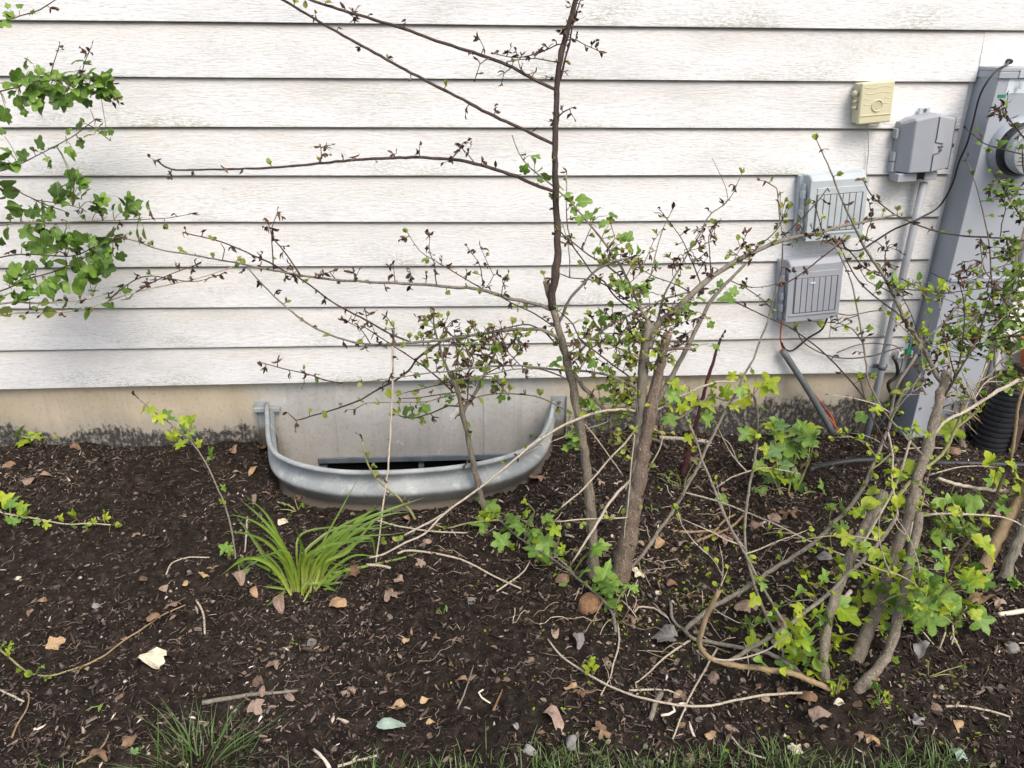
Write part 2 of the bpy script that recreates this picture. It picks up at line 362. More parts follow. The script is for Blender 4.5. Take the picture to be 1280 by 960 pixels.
# ------------------------------------------------------------------ mesh helpers
class MB:
    def __init__(s): s.v = []; s.f = []; s.mi = []; s.col = []; s.al = []
    def add(s, vs, fs, mi=0, col=None, al=None):
        o = len(s.v); s.v += [tuple(q) for q in vs]
        s.f += [tuple(o + i for i in f) for f in fs]; s.mi += [mi] * len(fs)
        if col is not None: s.col += [col] * len(vs)
        if al is not None: s.al += list(al)
    def box(s, x0, x1, y0, y1, z0, z1, mi=0):
        vs = [(x, y, z) for x in (x0, x1) for y in (y0, y1) for z in (z0, z1)]
        s.add(vs, [(0, 1, 3, 2), (4, 6, 7, 5), (0, 4, 5, 1), (2, 3, 7, 6), (0, 2, 6, 4), (1, 5, 7, 3)], mi)
    def tube(s, pts, rad, n=6, mi=0, cap=None, col=None, knob=0.0):
        pts = [Vector(p) for p in pts]
        if len(pts) < 2: return
        rings = []; prev = None
        for i, p in enumerate(pts):
            a = pts[max(0, i - 1)]; b = pts[min(len(pts) - 1, i + 1)]; t = (b - a)
            if t.length < 1e-9: t = Vector((0, 0, 1))
            t.normalize()
            ref = prev if prev is not None else (Vector((1, 0, 0)) if abs(t.x) < .8 else Vector((0, 1, 0)))
            x = (ref - t * ref.dot(t)); x.normalize(); prev = x; y = t.cross(x)
            r = rad[i] if hasattr(rad, '__len__') else rad
            rr = []
            for k in range(n):
                q = 2 * math.pi * k / n; r2 = r * (1 + (R.uniform(-knob, knob) if knob else 0))
                rr.append(p + x * (math.cos(q) * r2) + y * (math.sin(q) * r2))
            rings.append(rr)
        vs = [q for r in rings for q in r]; fs = []
        for i in range(len(rings) - 1):
            for k in range(n):
                a = i * n + k; b = i * n + (k + 1) % n; fs.append((a, b, b + n, a + n))
        s.add(vs, fs, mi, col)
        e = (len(rings) - 1) * n; o = len(s.v) - len(vs)
        s.f.append(tuple(o + k for k in reversed(range(n)))); s.mi.append(mi if cap is None else cap[0])
        s.f.append(tuple(o + e + k for k in range(n))); s.mi.append(mi if cap is None else cap[1])
    def lathe(s, prof, c, ax='y', n=40, mi=0):
        vs = []; fs = []
        for (r, h) in prof:
            for k in range(n):
                q = 2 * math.pi * k / n; a, b = math.cos(q) * r, math.sin(q) * r
                vs.append((c[0] + a, c[1] + h, c[2] + b) if ax == 'y' else (c[0] + a, c[1] + b, c[2] + h))
        for i in range(len(prof) - 1):
            for k in range(n):
                a = i * n + k; b = i * n + (k + 1) % n; fs.append((a, b, b + n, a + n))
        s.add(vs, fs, mi)
    def mesh(s, name, mats, smooth=False):
        me = bpy.data.meshes.new(name); me.from_pydata(s.v, [], s.f)
        for mm in mats: me.materials.append(M[mm] if isinstance(mm, str) else mm)
        me.polygons.foreach_set('material_index', s.mi)
        if smooth: me.polygons.foreach_set('use_smooth', [True] * len(s.f))
        if s.col:
            a = me.color_attributes.new('tint', 'FLOAT_COLOR', 'POINT')
            a.data.foreach_set('color', [x for c in s.col for x in (*c, 1.)])
        if s.al:
            a = me.attributes.new('along', 'FLOAT', 'POINT'); a.data.foreach_set('value', s.al)
        me.validate(); me.update(); return me
def obj(name, me, parent=None, **props):
    o = bpy.data.objects.new(name, me); COL.objects.link(o)
    if parent is not None: o.parent = parent
    for k, v in props.items(): o[k] = v
    return o
def thing(name, label, cat, loc=(0, 0, 0), group=None, rot=None):
    o = bpy.data.objects.new(name, None); COL.objects.link(o); o.location = loc; o.empty_display_size = .05
    if rot: o.rotation_euler = rot
    o['label'] = label; o['category'] = cat
    if group: o['group'] = group
    return o
def bevel(o, wd, seg=2):
    b = o.modifiers.new('bevel', 'BEVEL'); b.width = wd; b.segments = seg; b.limit_method = 'ANGLE'; b.angle_limit = math.radians(35)
    return o
def smoothpath(pts, step=.012):
    pts = [Vector(p) for p in pts]
    if len(pts) == 2:
        n = max(2, int((pts[1] - pts[0]).length / step)); return [pts[0].lerp(pts[1], i / n) for i in range(n + 1)]
    out = []
    for i in range(len(pts) - 1):
        p0 = pts[i - 1] if i else pts[0] * 2 - pts[1]; p1, p2 = pts[i], pts[i + 1]
        p3 = pts[i + 2] if i + 2 < len(pts) else pts[-1] * 2 - pts[-2]
        n = max(1, int((p2 - p1).length / step))
        for k in range(n):
            t = k / n
            out.append(.5 * ((2 * p1) + (p2 - p0) * t + (2 * p0 - 5 * p1 + 4 * p2 - p3) * t * t + (3 * p1 - p0 - 3 * p2 + p3) * t ** 3))
    out.append(pts[-1]); return out

# ------------------------------------------------------------------ ground
WELL = [(-.758, .03), (-.746, .016), (-.699, -.183), (-.671, -.285), (-.649, -.337), (-.62, -.380), (-.563, -.427), (-.493, -.464), (-.425, -.487), (-.34, -.500),
        (-.213, -.503), (-.059, -.487), (.072, -.452), (.170, -.400), (.235, -.334), (.275, -.26), (.308, -.154), (.338, .0), (.343, .03)]
def in_well(x, y, grow=0.0):
    x = np.asarray(x, float); y = np.asarray(y, float); c = np.zeros(x.shape, bool); n = len(WELL); cx, cy = -.2, 0.
    P_ = [(cx + (a - cx) * (1 + grow), cy + (b - cy) * (1 + grow)) for a, b in WELL] + [(-.2, .2)]
    n = len(P_)
    for i in range(n):
        x1, y1 = P_[i]; x2, y2 = P_[(i + 1) % n]
        if y1 == y2: continue
        k = ((y1 > y) != (y2 > y)) & (x < (x2 - x1) * (y - y1) / (y2 - y1) + x1); c ^= k
    return c
def make_ground():
    xs = np.concatenate([-np.geomspace(60, 2.35, 14), np.arange(-2.3, 2.9, .0085), np.geomspace(2.95, 60, 14)])
    ys = np.concatenate([-np.geomspace(60, 2.1, 14), np.arange(-2.05, .03, .0085), [.035]])
    X, Y = np.meshgrid(xs, ys); jit = (np.abs(X) < 2.3) & (Y > -2) & (Y < .02)
    X = X + jit * NR.uniform(-.003, .003, X.shape); Y = Y + jit * NR.uniform(-.003, .003, X.shape)
    Z = ground(X, Y)
    fine = .016 * np.abs(vnoise(X * 48, Y * 48)) + .024 * np.abs(vnoise(X * 90 + 4, Y * 90)) * (vnoise(X * 5, Y * 5) + .6)
    Z = Z + fine * jit
    nx, ny = len(xs), len(ys)
    idx = np.arange(nx * ny).reshape(ny, nx)
    a, b, c, d = idx[:-1, :-1], idx[:-1, 1:], idx[1:, 1:], idx[1:, :-1]
    cx = (X[:-1, :-1] + X[1:, 1:]) / 2; cy = (Y[:-1, :-1] + Y[1:, 1:]) / 2
    keep = ~in_well(cx, cy, -.005)
    faces = np.stack([a[keep], b[keep], c[keep], d[keep]], 1)
    me = bpy.data.meshes.new('ground'); V = np.stack([X.ravel(), Y.ravel(), Z.ravel()], 1)
    me.vertices.add(len(V)); me.vertices.foreach_set('co', V.ravel())
    me.loops.add(faces.size); me.loops.foreach_set('vertex_index', faces.ravel().astype(np.int32))
    me.polygons.add(len(faces)); me.polygons.foreach_set('loop_start', np.arange(0, faces.size, 4, dtype=np.int32))
    me.polygons.foreach_set('loop_total', np.full(len(faces), 4, np.int32))
    me.update(calc_edges=True); me.validate(); me.materials.append(M['soil'])
    obj('ground', me, kind='structure')
make_ground()
mb = MB(); mb.box(-.78, .40, -.56, .028, -.98, -.86)
obj('gravel_floor', mb.mesh('gravel_floor', ['gravel_dark']), kind='structure')

# ------------------------------------------------------------------ house wall
house = thing('house_wall', 'house wall of weathered white lap siding above a stained concrete foundation', 'house wall')
XS = [-1.69, -.80, .23, 1.2, 1.65]
KZ = {0: [.001, .005, .008, .007, .003], 1: [.152, .152, .15, .153, .155], 2: [.309, .303, .295, .304, .303], 3: [.454, .452, .445, .454, .456],
      4: [.611, .607, .6, .604, .612], 5: [.76, .76, .758, .759, .761], 6: [.909, .913, .913, .913, .912], 7: [1.064, 1.062, 1.063, 1.062, 1.063], 8: [1.218, 1.22, 1.219, 1.219, 1.219]}
def kz(k, x):
    if k in KZ: return float(np.interp(x, XS, KZ[k]))
    return 1.219 + (k - 8) * .1525 if k > 8 else 0
CUTS = {1: [1.385], 2: [-2.3, 2.5], 3: [-2.4, 2.6], 4: [-2.7, 2.4], 5: [-1.545, 2.7], 6: [-1.13], 7: [-2.9], 0: [-2.6, 2.3], 8: [-2.5, 2.4], 9: [-2.2, 2.9]}
for k in range(17):
    xl, xr = -5.0, 5.0
    segs = []
    cuts = sorted(CUTS.get(k, [R.uniform(-2, 0), R.uniform(1, 3)]))
    e = [xl] + cuts + [xr]
    for a, b in zip(e[:-1], e[1:]): segs.append((a + .0012, b - .0012))
    if k < 7:                                     # boards are cut round the meter cabinet
        ns = []
        for a, b in segs:
            if a < 1.712 < b: ns.append((a, 1.712 + R.uniform(-.004, .004)))
            elif b <= 1.712: ns.append((a, b))
            if b > 1.96: ns.append((max(a, 1.96), b))
        segs = ns
    for a, b in segs:
        z0c = kz(k, (max(a, -2) + min(b, 2)) / 2)
        mb = MB(); n = max(2, int((b - a) / .12)); rows = []; al = []
        xsn = [a + (b - a) * i / n for i in range(n + 1)]
        if k == 7 and b > 1.8: xsn = sorted([x for x in xsn if abs(x - 1.722) > .01] + [1.7215, 1.7225]); n = len(xsn) - 1
        for x in xsn:
            zb = kz(k, x) - z0c; zt = kz(k + 1, x) - z0c + .018
            if k == 7 and x > 1.722: zb = .048
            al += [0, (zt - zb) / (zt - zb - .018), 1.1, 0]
            yo = R.uniform(-.0006, .0006)
            rows += [(x, yo, zb), (x, .0125 + yo * .5, zt), (x, .0165 + yo, zt), (x, .0125 + yo, zb)]
        fs = []
        for i in range(n):
            o = i * 4
            for q in range(4): fs.append((o + q, o + (q + 1) % 4, o + 4 + (q + 1) % 4, o + 4 + q))
        fs.append((3, 2, 1, 0)); fs.append(tuple(n * 4 + q for q in range(4)))
        mb.add([(p[0] - a, p[1], p[2]) for p in rows], [tuple(reversed(f)) for f in fs], 0, None, al)
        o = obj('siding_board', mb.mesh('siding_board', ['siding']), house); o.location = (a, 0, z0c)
        if not (k == 7 and b > 1.8): bevel(o, .0015, 1)
mb = MB(); mb.box(-5, 5, .0185, .2, .001, 2.72); obj('sheathing', mb.mesh('sheathing', ['trim_white']), house)
WX0, WX1, WZ0, WZ1 = -.582, .225, -.80, -.335
mb = MB()
mb.box(-5, WX0, .030, .25, -1.0, -.001); mb.box(WX1, 5, .030, .25, -1.0, -.001); mb.box(WX0 + .0001, WX1 - .0001, .030, .25, WZ1, -.001); mb.box(WX0 + .0001, WX1 - .0001, .030, .25, -1.0, WZ0)
obj('foundation', mb.mesh('foundation', ['found']), house)
for xx in (-.497, .073):
    mb = MB()
    for j in range(12):
        z1 = -.003 - j * .0272; ww = R.uniform(.0012, .0028); mb.box(xx - ww + R.uniform(-.0006, .0006), xx + ww, .0265 + R.uniform(0, .0012), .031, z1 - .0268, z1)
    obj('form_seam', mb.mesh('form_seam', ['found']), house)
# chipped pale patches round the form ties
win = obj('basement_window', None, house)
mb = MB(); y0, y1 = .022, .075
mb.box(WX0, WX1, y0, y1, WZ1 - .020, WZ1 + .004); mb.box(WX0, WX0 + .03, y0 + .002, y1, WZ0, WZ1 - .037); mb.box(WX1 - .03, WX1, y0 + .002, y1, WZ0, WZ1 - .037); mb.box(WX0, WX1, y0 - .004, y1, WZ0 - .004, WZ0 + .03)
bevel(obj('window_frame', mb.mesh('window_frame', ['frame_blue']), win), .003)
mb = MB(); mb.box(-.190, -.170, .034, .07, WZ0 + .031, WZ1 - .037); obj('mullion', mb.mesh('mullion', ['frame_blue']), win)
for a, b in ((WX0 + .031, -.191), (-.169, WX1 - .031)):
    mb = MB(); mb.box(a, b, .055, .060, WZ0 + .031, WZ1 - .037); obj('pane', mb.mesh('pane', ['pane']), win)

# ------------------------------------------------------------------ window well
well = thing('window_well', 'curved corrugated galvanised steel window well sunk in the soil against the foundation', 'window well')
path = smoothpath([Vector((x, y, 0)) for x, y in WELL[1:-1]], .02)
def offs(path, d):
    out = []
    for i, p in enumerate(path):
        t = (path[min(i + 1, len(path) - 1)] - path[max(i - 1, 0)]).normalized(); nrm = Vector((t.y, -t.x, 0))   # outward
        out.append(p + nrm * d)
    return out
prof = []                                          # (outward offset, z) outside surface
ztop, zbot = -.085, -.95
for i in range(91):
    z = ztop - .012 - (ztop - zbot - .012) * i / 90
    prof.append((.0145 * math.cos((z + .172) / .104 * 2 * math.pi) + .0035 * math.cos((z + .160) / .052 * 2 * math.pi) - .005, z))
mb = MB(); N = len(path)
for side, th in ((1, 0.0), (-1, -.002)):
    vs = []; fs = []
    for (d, z) in prof:
        for p in offs(path, d + th): vs.append((p.x, p.y, z))
    for i in range(len(prof) - 1):
        for k in range(N - 1):
            a = i * N + k; f = (a, a + 1, a + 1 + N, a + N); fs.append(f if side < 0 else tuple(reversed(f)))
    mb.add(vs, fs)
obj('corrugated_body', mb.mesh('corrugated_body', ['galv'], True), well)
mb = MB(); mb.tube([p + Vector((0, 0, ztop - .004)) for p in offs(path, .002)], .0085, 12)
obj('rolled_rim', mb.mesh('rolled_rim', ['galv'], True), well)
for sx, x0 in ((-1, -.750), (1, .338)):
    mb = MB(); a, b = (x0 - .044, x0 + .004) if sx < 0 else (x0 - .004, x0 + .058)
    mb.box(a, b, .0262, .0295, -.80, -.078); mb.box(a if sx < 0 else b - .004, (a + .004) if sx < 0 else b, .0145, .026, -.80, -.080)
    bevel(obj('flange', mb.mesh('flange', ['galv']), well), .0012, 1)
    for zz in (-.105, -.3):
        mb = MB(); mb.lathe([(0, -.008), (.006, -.008), (.0075, -.005), (.0075, 0)], ((a + b) / 2, .0260, zz), 'y', 6); obj('bolt', mb.mesh('bolt', ['screw_steel']), well)
mb = MB(); mb.box(-.797, -.70, .006, .0245, -.117, -.098)
bevel(obj('bracket', mb.mesh('bracket', ['galv']), well), .003)

# ------------------------------------------------------------------ utility boxes
def tapered(x0, x1, z0, z1, y0, y1, taper, topround=0, n=5):
    """box open frustum: back rectangle at y0, front smaller at y1"""
    mb = MB(); t = taper
    vs = [(x0, y0, z0), (x1, y0, z0), (x1, y0, z1), (x0, y0, z1), (x0 + t, y1, z0 + t * .6), (x1 - t, y1, z0 + t * .6), (x1 - t, y1, z1 - t), (x0 + t, y1, z1 - t)]
    mb.add(vs, [(0, 1, 2, 3), (7, 6, 5, 4), (0, 4, 5, 1), (1, 5, 6, 2), (2, 6, 7, 3), (3, 7, 4, 0)]); return mb
# cream junction box
cx, cz = 1.366, .999
t = thing('junction_box', 'small cream plastic junction box screwed to the siding, highest of the wall boxes', 'junction box', (cx, 0, cz), rot=(0, math.radians(-5), 0))
bevel(obj('box_body', tapered(-.055, .055, -.063, .063, .002, -.043, .002).mesh('box_body', ['cream_plastic']), t), .004, 3)
lid = obj('lid', tapered(-.0575, .0555, -.0645, .0655, -.044, -.057, .002).mesh('lid', ['cream_plastic']), t); bevel(lid, .004, 3)
for k in range(4):
    mb = MB(); pts = [(x, -.0568, .048 - k * .0165 + .0025 * math.sin(x * 95 + k * .4)) for x in np.linspace(-.044, .043, 24) if not (abs(x - .002) < .020 and k in (2, 3))]
    if k in (2, 3):
        l = [p for p in pts if p[0] < 0]; r_ = [p for p in pts if p[0] > 0]; mb.tube(l, .0013, 6); mb2 = MB(); mb2.tube(r_, .0013, 6); obj('molded_wave', mb2.mesh('molded_wave', ['cream_plastic'], True), lid)
    else: mb.tube(pts, .0013, 6)
    obj('molded_wave', mb.mesh('molded_wave', ['cream_plastic'], True), lid)
mb = MB(); mb.lathe([(.0145, -.001), (.0175, -.0045), (.0205, -.001)], (.002, -.0565, -.009), 'y', 28); obj('round_boss', mb.mesh('round_boss', ['cream_plastic'], True), lid)
mb = MB()
for i in range(-4, 5):
    h = math.sqrt(max(0, .013 ** 2 - (i * .003) ** 2)); mb.box(.002 - h, .002 + h, -.0580, -.0565, -.009 + i * .003 - .0006, -.009 + i * .003 + .0006)
obj('emblem', mb.mesh('emblem', ['cream_plastic']), lid)
mb = MB(); mb.box(-.050, .050, -.0595, -.0565, -.0390, -.0365); bevel(obj('lid_ridge', mb.mesh('lid_ridge', ['cream_plastic']), lid), .001)
for zz, rr in ((.032, .010), (.008, .006), (-.012, .0065)):
    mb = MB(); mb.lathe([(0, -.010), (rr * .8, -.009), (rr, -.004), (rr, .006)], (-.062, -.030, zz), 'y', 16); obj('hinge_knob', mb.mesh('hinge_knob', ['cream_plastic'], True), t)
mb = MB(); mb.box(-.012, .012, -.05, -.025, -.071, -.063); obj('cable_entry', mb.mesh('cable_entry', ['cream_plastic']), t)
# interface box
t = thing('network_interface_box', 'tall faceted grey plastic interface box beside the meter cabinet with conduit below it', 'utility box', (1.566, 0, .86), rot=(0, math.radians(-4), 0))
mb = MB()
xs_ = [-.083, -.058, .012, .083]; zf = [(-.078, .074), (-.080, .090), (-.080, .102), (-.074, .084)]
d_ = [-.030, -.078, -.086, -.066]
vs = []
for x, (a, b), d in zip(xs_, zf, d_): vs += [(x, d, a), (x, d, b), (x, d + .012, b + .006), (x, .0, b + .004), (x, .0, a - .003)]
fs = []
for i in range(3):
    o = i * 5
    for q in range(5): fs.append((o + q, o + 5 + q, o + 5 + (q + 1) % 5, o + (q + 1) % 5))
fs += [(4, 3, 2, 1, 0), (15, 16, 17, 18, 19)]
mb.add(vs, fs); bevel(obj('box_body', mb.mesh('box_body', ['grey_plastic']), t), .004, 3)
mb = MB(); mb.tube([(.014, -.0875, .098), (.014, -.0878, .03), (.012, -.0875, .018)], .0016, 6); mb.tube([(.012, -.0875, -.022), (.012, -.0875, -.078)], .0016, 6)
mb.tube([(.012, -.0870, .018), (.045, -.0785, .010)], .0018, 6); mb.tube([(.012, -.0870, -.022), (.034, -.081, -.018), (.040, -.080, -.012)], .0018, 6)
obj('door_seam', mb.mesh('door_seam', ['seam_dark']), t)
mb = MB(); mb.box(.026, .044, -.0835, -.074, -.002, .004); mb.box(.032, .042, -.0825, -.074, -.014, -.007); obj('latch_slot', mb.mesh('latch_slot', ['seam_dark']), t)
mb = MB(); mb.box(-.085, -.018, -.062, .0, -.112, -.083); mb.box(.012, .055, -.058, .0, -.112, -.083)
bevel(obj('cable_skirt', mb.mesh('cable_skirt', ['grey_plastic']), t), .003)
mb = MB(); mb.box(-.016, .011, -.05, .0, -.108, -.084); obj('cable_gap', mb.mesh('cable_gap', ['dark_void']), t)
mb = MB(); mb.box(-.016, .022, -.012, -.004, .098, .122); bevel(obj('mounting_tab', mb.mesh('mounting_tab', ['grey_plastic_light']), t), .002)
mb = MB(); mb.lathe([(0, -.003), (.006, -.002), (.006, 0)], (.004, -.012, .113), 'y', 10); obj('screw', mb.mesh('screw', ['seam_dark']), t)
for zz in (.045, -.03, -.065):
    mb = MB(); mb.box(-.094, -.083, -.028, -.004, zz - .016, zz + .016); bevel(obj('hinge', mb.mesh('hinge', ['grey_plastic']), t), .002)
# two ribbed boxes
def ribbed(name, label, x, z, w_, h_, d, rot, mat, seed):
    t = thing(name, label, 'utility box', (x, 0, z), rot=(0, math.radians(rot), 0))
    hw, hh = w_ / 2, h_ / 2
    bevel(obj('back_plate', tapered(-hw - .012, hw + .006, -hh - .012, hh - .004, .002, -.024, .001).mesh('back_plate', [mat]), t), .004)
    # cover with a rounded top edge
    mb = MB(); prof_ = [(-.025, hh), (-.045, hh + .003), (-.060, hh), (-.070, hh - .010), (-d, hh - .022)]
    vs = []
    for (y, zt) in prof_:
        k = (abs(y) - .025) / (d - .025); vs += [(-hw + .010 * k, y, -hh + .008 * k), (hw - .008 * k, y, -hh + .008 * k), (hw - .008 * k, y, zt), (-hw + .010 * k, y, zt)]
    fs = []
    for i in range(len(prof_) - 1):
        o = i * 4
        for q in range(4): fs.append((o + q, o + 4 + q, o + 4 + (q + 1) % 4, o + (q + 1) % 4))
    fs += [(3, 2, 1, 0), tuple((len(prof_) - 1) * 4 + q for q in range(4))]
    mb.add(vs, fs); cov = obj('cover', mb.mesh('cover', [mat]), t); bevel(cov, .006, 3)
    n = 7; fx0, fx1 = -hw + .030, hw - .020; zt, zb = hh - .064, -hh + .035; gap = .0013; pw = (fx1 - fx0) / n
    for i in range(n):
        a = fx0 + pw * i + gap; b = fx0 + pw * (i + 1) - gap
        mb = MB(); mb.box(a, b, -d - .0028, -d + .001, zb, zt); bevel(obj('rib_panel', mb.mesh('rib_panel', [mat]), t), .0008, 1)
    mb = MB(); mb.box(fx0 - .002, fx1 + .002, -d - .0024, -d + .001, zt + .002, zt + .024); bevel(obj('rib_panel', mb.mesh('rib_panel', [mat]), t), .0008, 1)
    mb = MB(); mb.box(fx0 - .004, fx1 + .004, -d - .0011, -d - .0002, zb - .002, zt + .002); obj('groove_bed', mb.mesh('groove_bed', ['seam_dark']), t)
    mb = MB(); mb.box(-hw + .014, hw - .012, -d - .0036, -d + .001, -hh + .024, -hh + .028); obj('lower_ridge', mb.mesh('lower_ridge', [mat]), t)
    for zz in (.045, -.02, -.065):
        mb = MB(); mb.box(-hw - .010, -hw + .001, -.058, -.030, zz - .013, zz + .013); bevel(obj('hinge', mb.mesh('hinge', [mat]), t), .002)
    mb = MB(); mb.box(-hw - .004, -hw + .002, -.05, -.026, -hh + .0, hh - .03); obj('hinge_rail', mb.mesh('hinge_rail', [mat]), t)
    return t
a = ribbed('ribbed_utility_box', 'pale grey ribbed utility box on the siding, upper of the two ribbed boxes', 1.283, .662, .205, .222, .082, -4, 'grey_plastic_light', 1)
b = ribbed('ribbed_utility_box', 'bluish grey ribbed utility box with cables hanging below, lower of the two ribbed boxes', 1.256, .366, .200, .226, .078, -5, 'grey_plastic', 2)
mb = MB(); mb.box(-.018, .000, -.0835, -.080, .028, .034); obj('molded_mark', mb.mesh('molded_mark', ['white_label']), b)

# meter cabinet
CX0, CX1, CD = 1.728, 1.955, .105
t = thing('meter_cabinet', 'tall grey steel electric meter cabinet reaching down to the soil', 'meter cabinet', (CX0, 0, -.25))
def L(x, z): return x - CX0, z + .25
mb = MB(); mb.box(0, CX1 - CX0, -CD, .018, 0, .25 + .402); bevel(obj('lower_door', mb.mesh('lower_door', ['grey_metal_paint']), t), .003)
mb = MB(); mb.box(0, CX1 - CX0, -CD, .018, .25 + .404, .25 + 1.098); bevel(obj('upper_door', mb.mesh('upper_door', ['grey_metal_paint']), t), .003)
mb = MB(); mb.box(.006, CX1 - CX0 - .004, -CD - .007, -CD + .002, .25 + .403, .25 + .418); bevel(obj('door_lip', mb.mesh('door_lip', ['grey_metal_paint']), t), .002)
mb = MB(); mb.box(-.004, CX1 - CX0 + .004, -CD - .008, .018, .25 + 1.0985, .25 + 1.110); mb.box(-.004, CX1 - CX0 + .004, -CD - .008, -CD - .001, .25 + 1.078, .25 + 1.098); mb.box(-.004, -.0005, -CD - .0, .017, .25 + 1.078, .25 + 1.098)
bevel(obj('top_cap', mb.mesh('top_cap', ['grey_metal_paint']), t), .002)
x, z = L(1.770, 1.055); mb = MB(); mb.box(x - .006, x + .062, -CD - .0012, -CD + .001, z - .022, z + .022); obj('white_sticker', mb.mesh('white_sticker', ['white_label']), t)
x, z = L(1.752, 1.025); mb = MB(); mb.box(x - .012, x + .014, -CD - .0014, -CD + .001, z - .0045, z + .0045); obj('green_sticker', mb.mesh('green_sticker', ['green_plastic']), t)
mb = MB(); mb.box(.060, .082, -CD - .012, -CD - .008, .25 + 1.080, .25 + 1.104); mb.box(.066, .076, -CD - .014, -CD - .011, .25 + 1.048, .25 + 1.066); bevel(obj('hasp', mb.mesh('hasp', ['grey_plastic_light']), t), .001)
for zz in (.98, .2, -.1):
    x, z = L(1.735, zz); mb = MB(); mb.lathe([(0, -.004), (.005, -.003), (.0055, 0)], (x + .01, -CD, z), 'y', 12); obj('screw', mb.mesh('screw', ['screw_steel']), t)
x, z = L(1.851, .862)
mb = MB(); mb.lathe([(.100, 0), (.099, -.012), (.092, -.018), (.090, -.024), (.080, -.026)], (x, -CD, z), 'y', 56); obj('meter_socket_ring', mb.mesh('meter_socket_ring', ['grey_metal_paint'], True), t)
t2 = thing('electric_meter', 'round glass electric meter plugged into the upper door of the grey cabinet', 'electric meter', (1.851, -CD - .02, .862))
mb = MB(); mb.lathe([(.086, 0), (.086, -.018), (.080, -.022), (.078, -.030), (.075, -.030), (.075, 0)], (0, 0, 0), 'y', 56); obj('meter_rim', mb.mesh('meter_rim', ['pipe_black'], True), t2)
mb = MB(); mb.lathe([(.073, -.022), (.073, -.075), (.068, -.0755), (.066, -.074)], (0, 0, 0), 'y', 56); obj('cover_ring', mb.mesh('cover_ring', ['grey_plastic_light'], True), t2)
mb = MB(); mb.lathe([(0, -.066), (.069, -.066), (.069, -.060)], (0, 0, 0), 'y', 56); obj('face', mb.mesh('face', ['meter_face']), t2)
mb = MB()
for k in range(3): mb.box(-.045 + .0, .045 - k * .012, -.0672, -.0662, -.018 - k * .011, -.0155 - k * .011)
obj('printed_line', mb.mesh('printed_line', ['seam_dark']), t2)
mb = MB(); mb.box(-.032, .032, -.0676, -.0662, .008, .030); obj('display', mb.mesh('display', ['frame_blue']), t2)
mb = MB(); mb.lathe([(.0735, -.076), (.069, -.088), (.058, -.094), (.03, -.098), (.001, -.099)], (0, 0, 0), 'y', 48); obj('glass_cover', mb.mesh('glass_cover', ['glass'], True), t2)
mb = MB()
for k in range(56):
    q = 2 * math.pi * k / 56
    mb.box(math.cos(q) * .0735 - .0012, math.cos(q) * .0735 + .0012, -.058, -.036, math.sin(q) * .0735 - .0012, math.sin(q) * .0735 + .0012)
obj('cooling_rib', mb.mesh('cooling_rib', ['grey_plastic_light']), t2, kind='stuff')
# service pipes right of cabinet
for i, (xx, rr, mt, lb) in enumerate(((1.985, .020, 'bark_grey', 'weathered grey brown conduit standing close to the right side of the meter cabinet'), (2.035, .014, 'conduit_grey', 'thin pale conduit standing right of the brown one beyond the meter cabinet'))):
    t = thing('service_conduit', lb, 'conduit', (xx, -.055 + .02 * i, -.3))
    mb = MB(); mb.tube([(0, 0, 0), (0, 0, .5), (0, 0, 1.0), (.002, 0, 1.9)], rr, 16); obj('pipe', mb.mesh('pipe', [mt], True), t)
    for zz in (.45, 1.05, 1.7):
        mb = MB(); mb.box(-rr - .012, rr + .012, -.006 - rr, -rr + .001, zz, zz + .018); obj('strap', mb.mesh('strap', ['screw_steel']), t)

def cable(name, label, pts, rad, mat, cat='cable', n=8, y=None, strap=None):
    W = [p if isinstance(p, Vector) else P(p[0], p[1], p[2] if len(p) > 2 else y) for p in pts]
    sp = smoothpath(W, .012); o0 = Vector(sp[0])
    mb = MB(); mb.tube([p - o0 for p in sp], rad, n)
    o = obj(name, mb.mesh(name, [mat], True), label=label, category=cat); o.location = o0; return o
# main conduit below the interface box
pA, pB = P(1155, 228, -.030), P(1083, 545, -.030)
t = thing('conduit', 'grey plastic conduit running from the faceted interface box down into the soil', 'conduit', pB)
mb = MB(); mb.tube([Vector((0, 0, -.05)), (pA - pB) * .35, (pA - pB) * .7, pA - pB], .0135, 16); obj('pipe', mb.mesh('pipe', ['conduit_grey'], True), t)
for f in (.30, .62):
    q = (pA - pB) * f; mb = MB(); mb.box(q.x - .028, q.x + .028, .012, .0165, q.z - .007, q.z + .007); mb.tube([q + Vector((0, 0, -.007)), q + Vector((0, 0, .007))], .0155, 14)
    obj('strap', mb.mesh('strap', ['seam_dark'], True), t)
pA, pB = P(978, 438, -.022), P(1036, 531, -.05)
t = thing('cable_sleeve', 'dark grey plastic sleeve slanting down from the lower ribbed box to the soil', 'conduit', pB)
mb = MB(); mb.tube(smoothpath([Vector((.015, -.005, -.03)), Vector((0, 0, 0)), (pA - pB) * .5 + Vector((.004, 0, 0)), pA - pB], .03), .0125, 16); obj('pipe', mb.mesh('pipe', ['conduit_dark'], True), t)
cable('phone_wire', 'thin pale wire hanging from the cream junction box to the upper ribbed box', [(1082.5, 152, -.03), (1085, 170, -.008), (1085.5, 190, -.006), (1084, 205, -.006), (1083, 219, -.03)], .0016, 'conduit_grey', 'wire')
cable('black_cable', 'black cable arching over the cabinet side and down to the upper ribbed box', [(1262, 76, .0), (1257, 82, -.10), (1247, 87, -.13), (1234, 102, -.14), (1224, 122, -.135), (1216, 154, -.13), (1209, 179, -.12), (1199, 202, -.09), (1190, 231, -.05), (1174, 258, -.03), (1153, 271, -.045), (1136, 279, -.05), (1117, 287, -.03), (1093, 302, -.015), (1077, 312, -.015), (1063, 313, -.03), (1055, 308, -.05), (1054, 302, -.05)], .0032, 'cable_black')
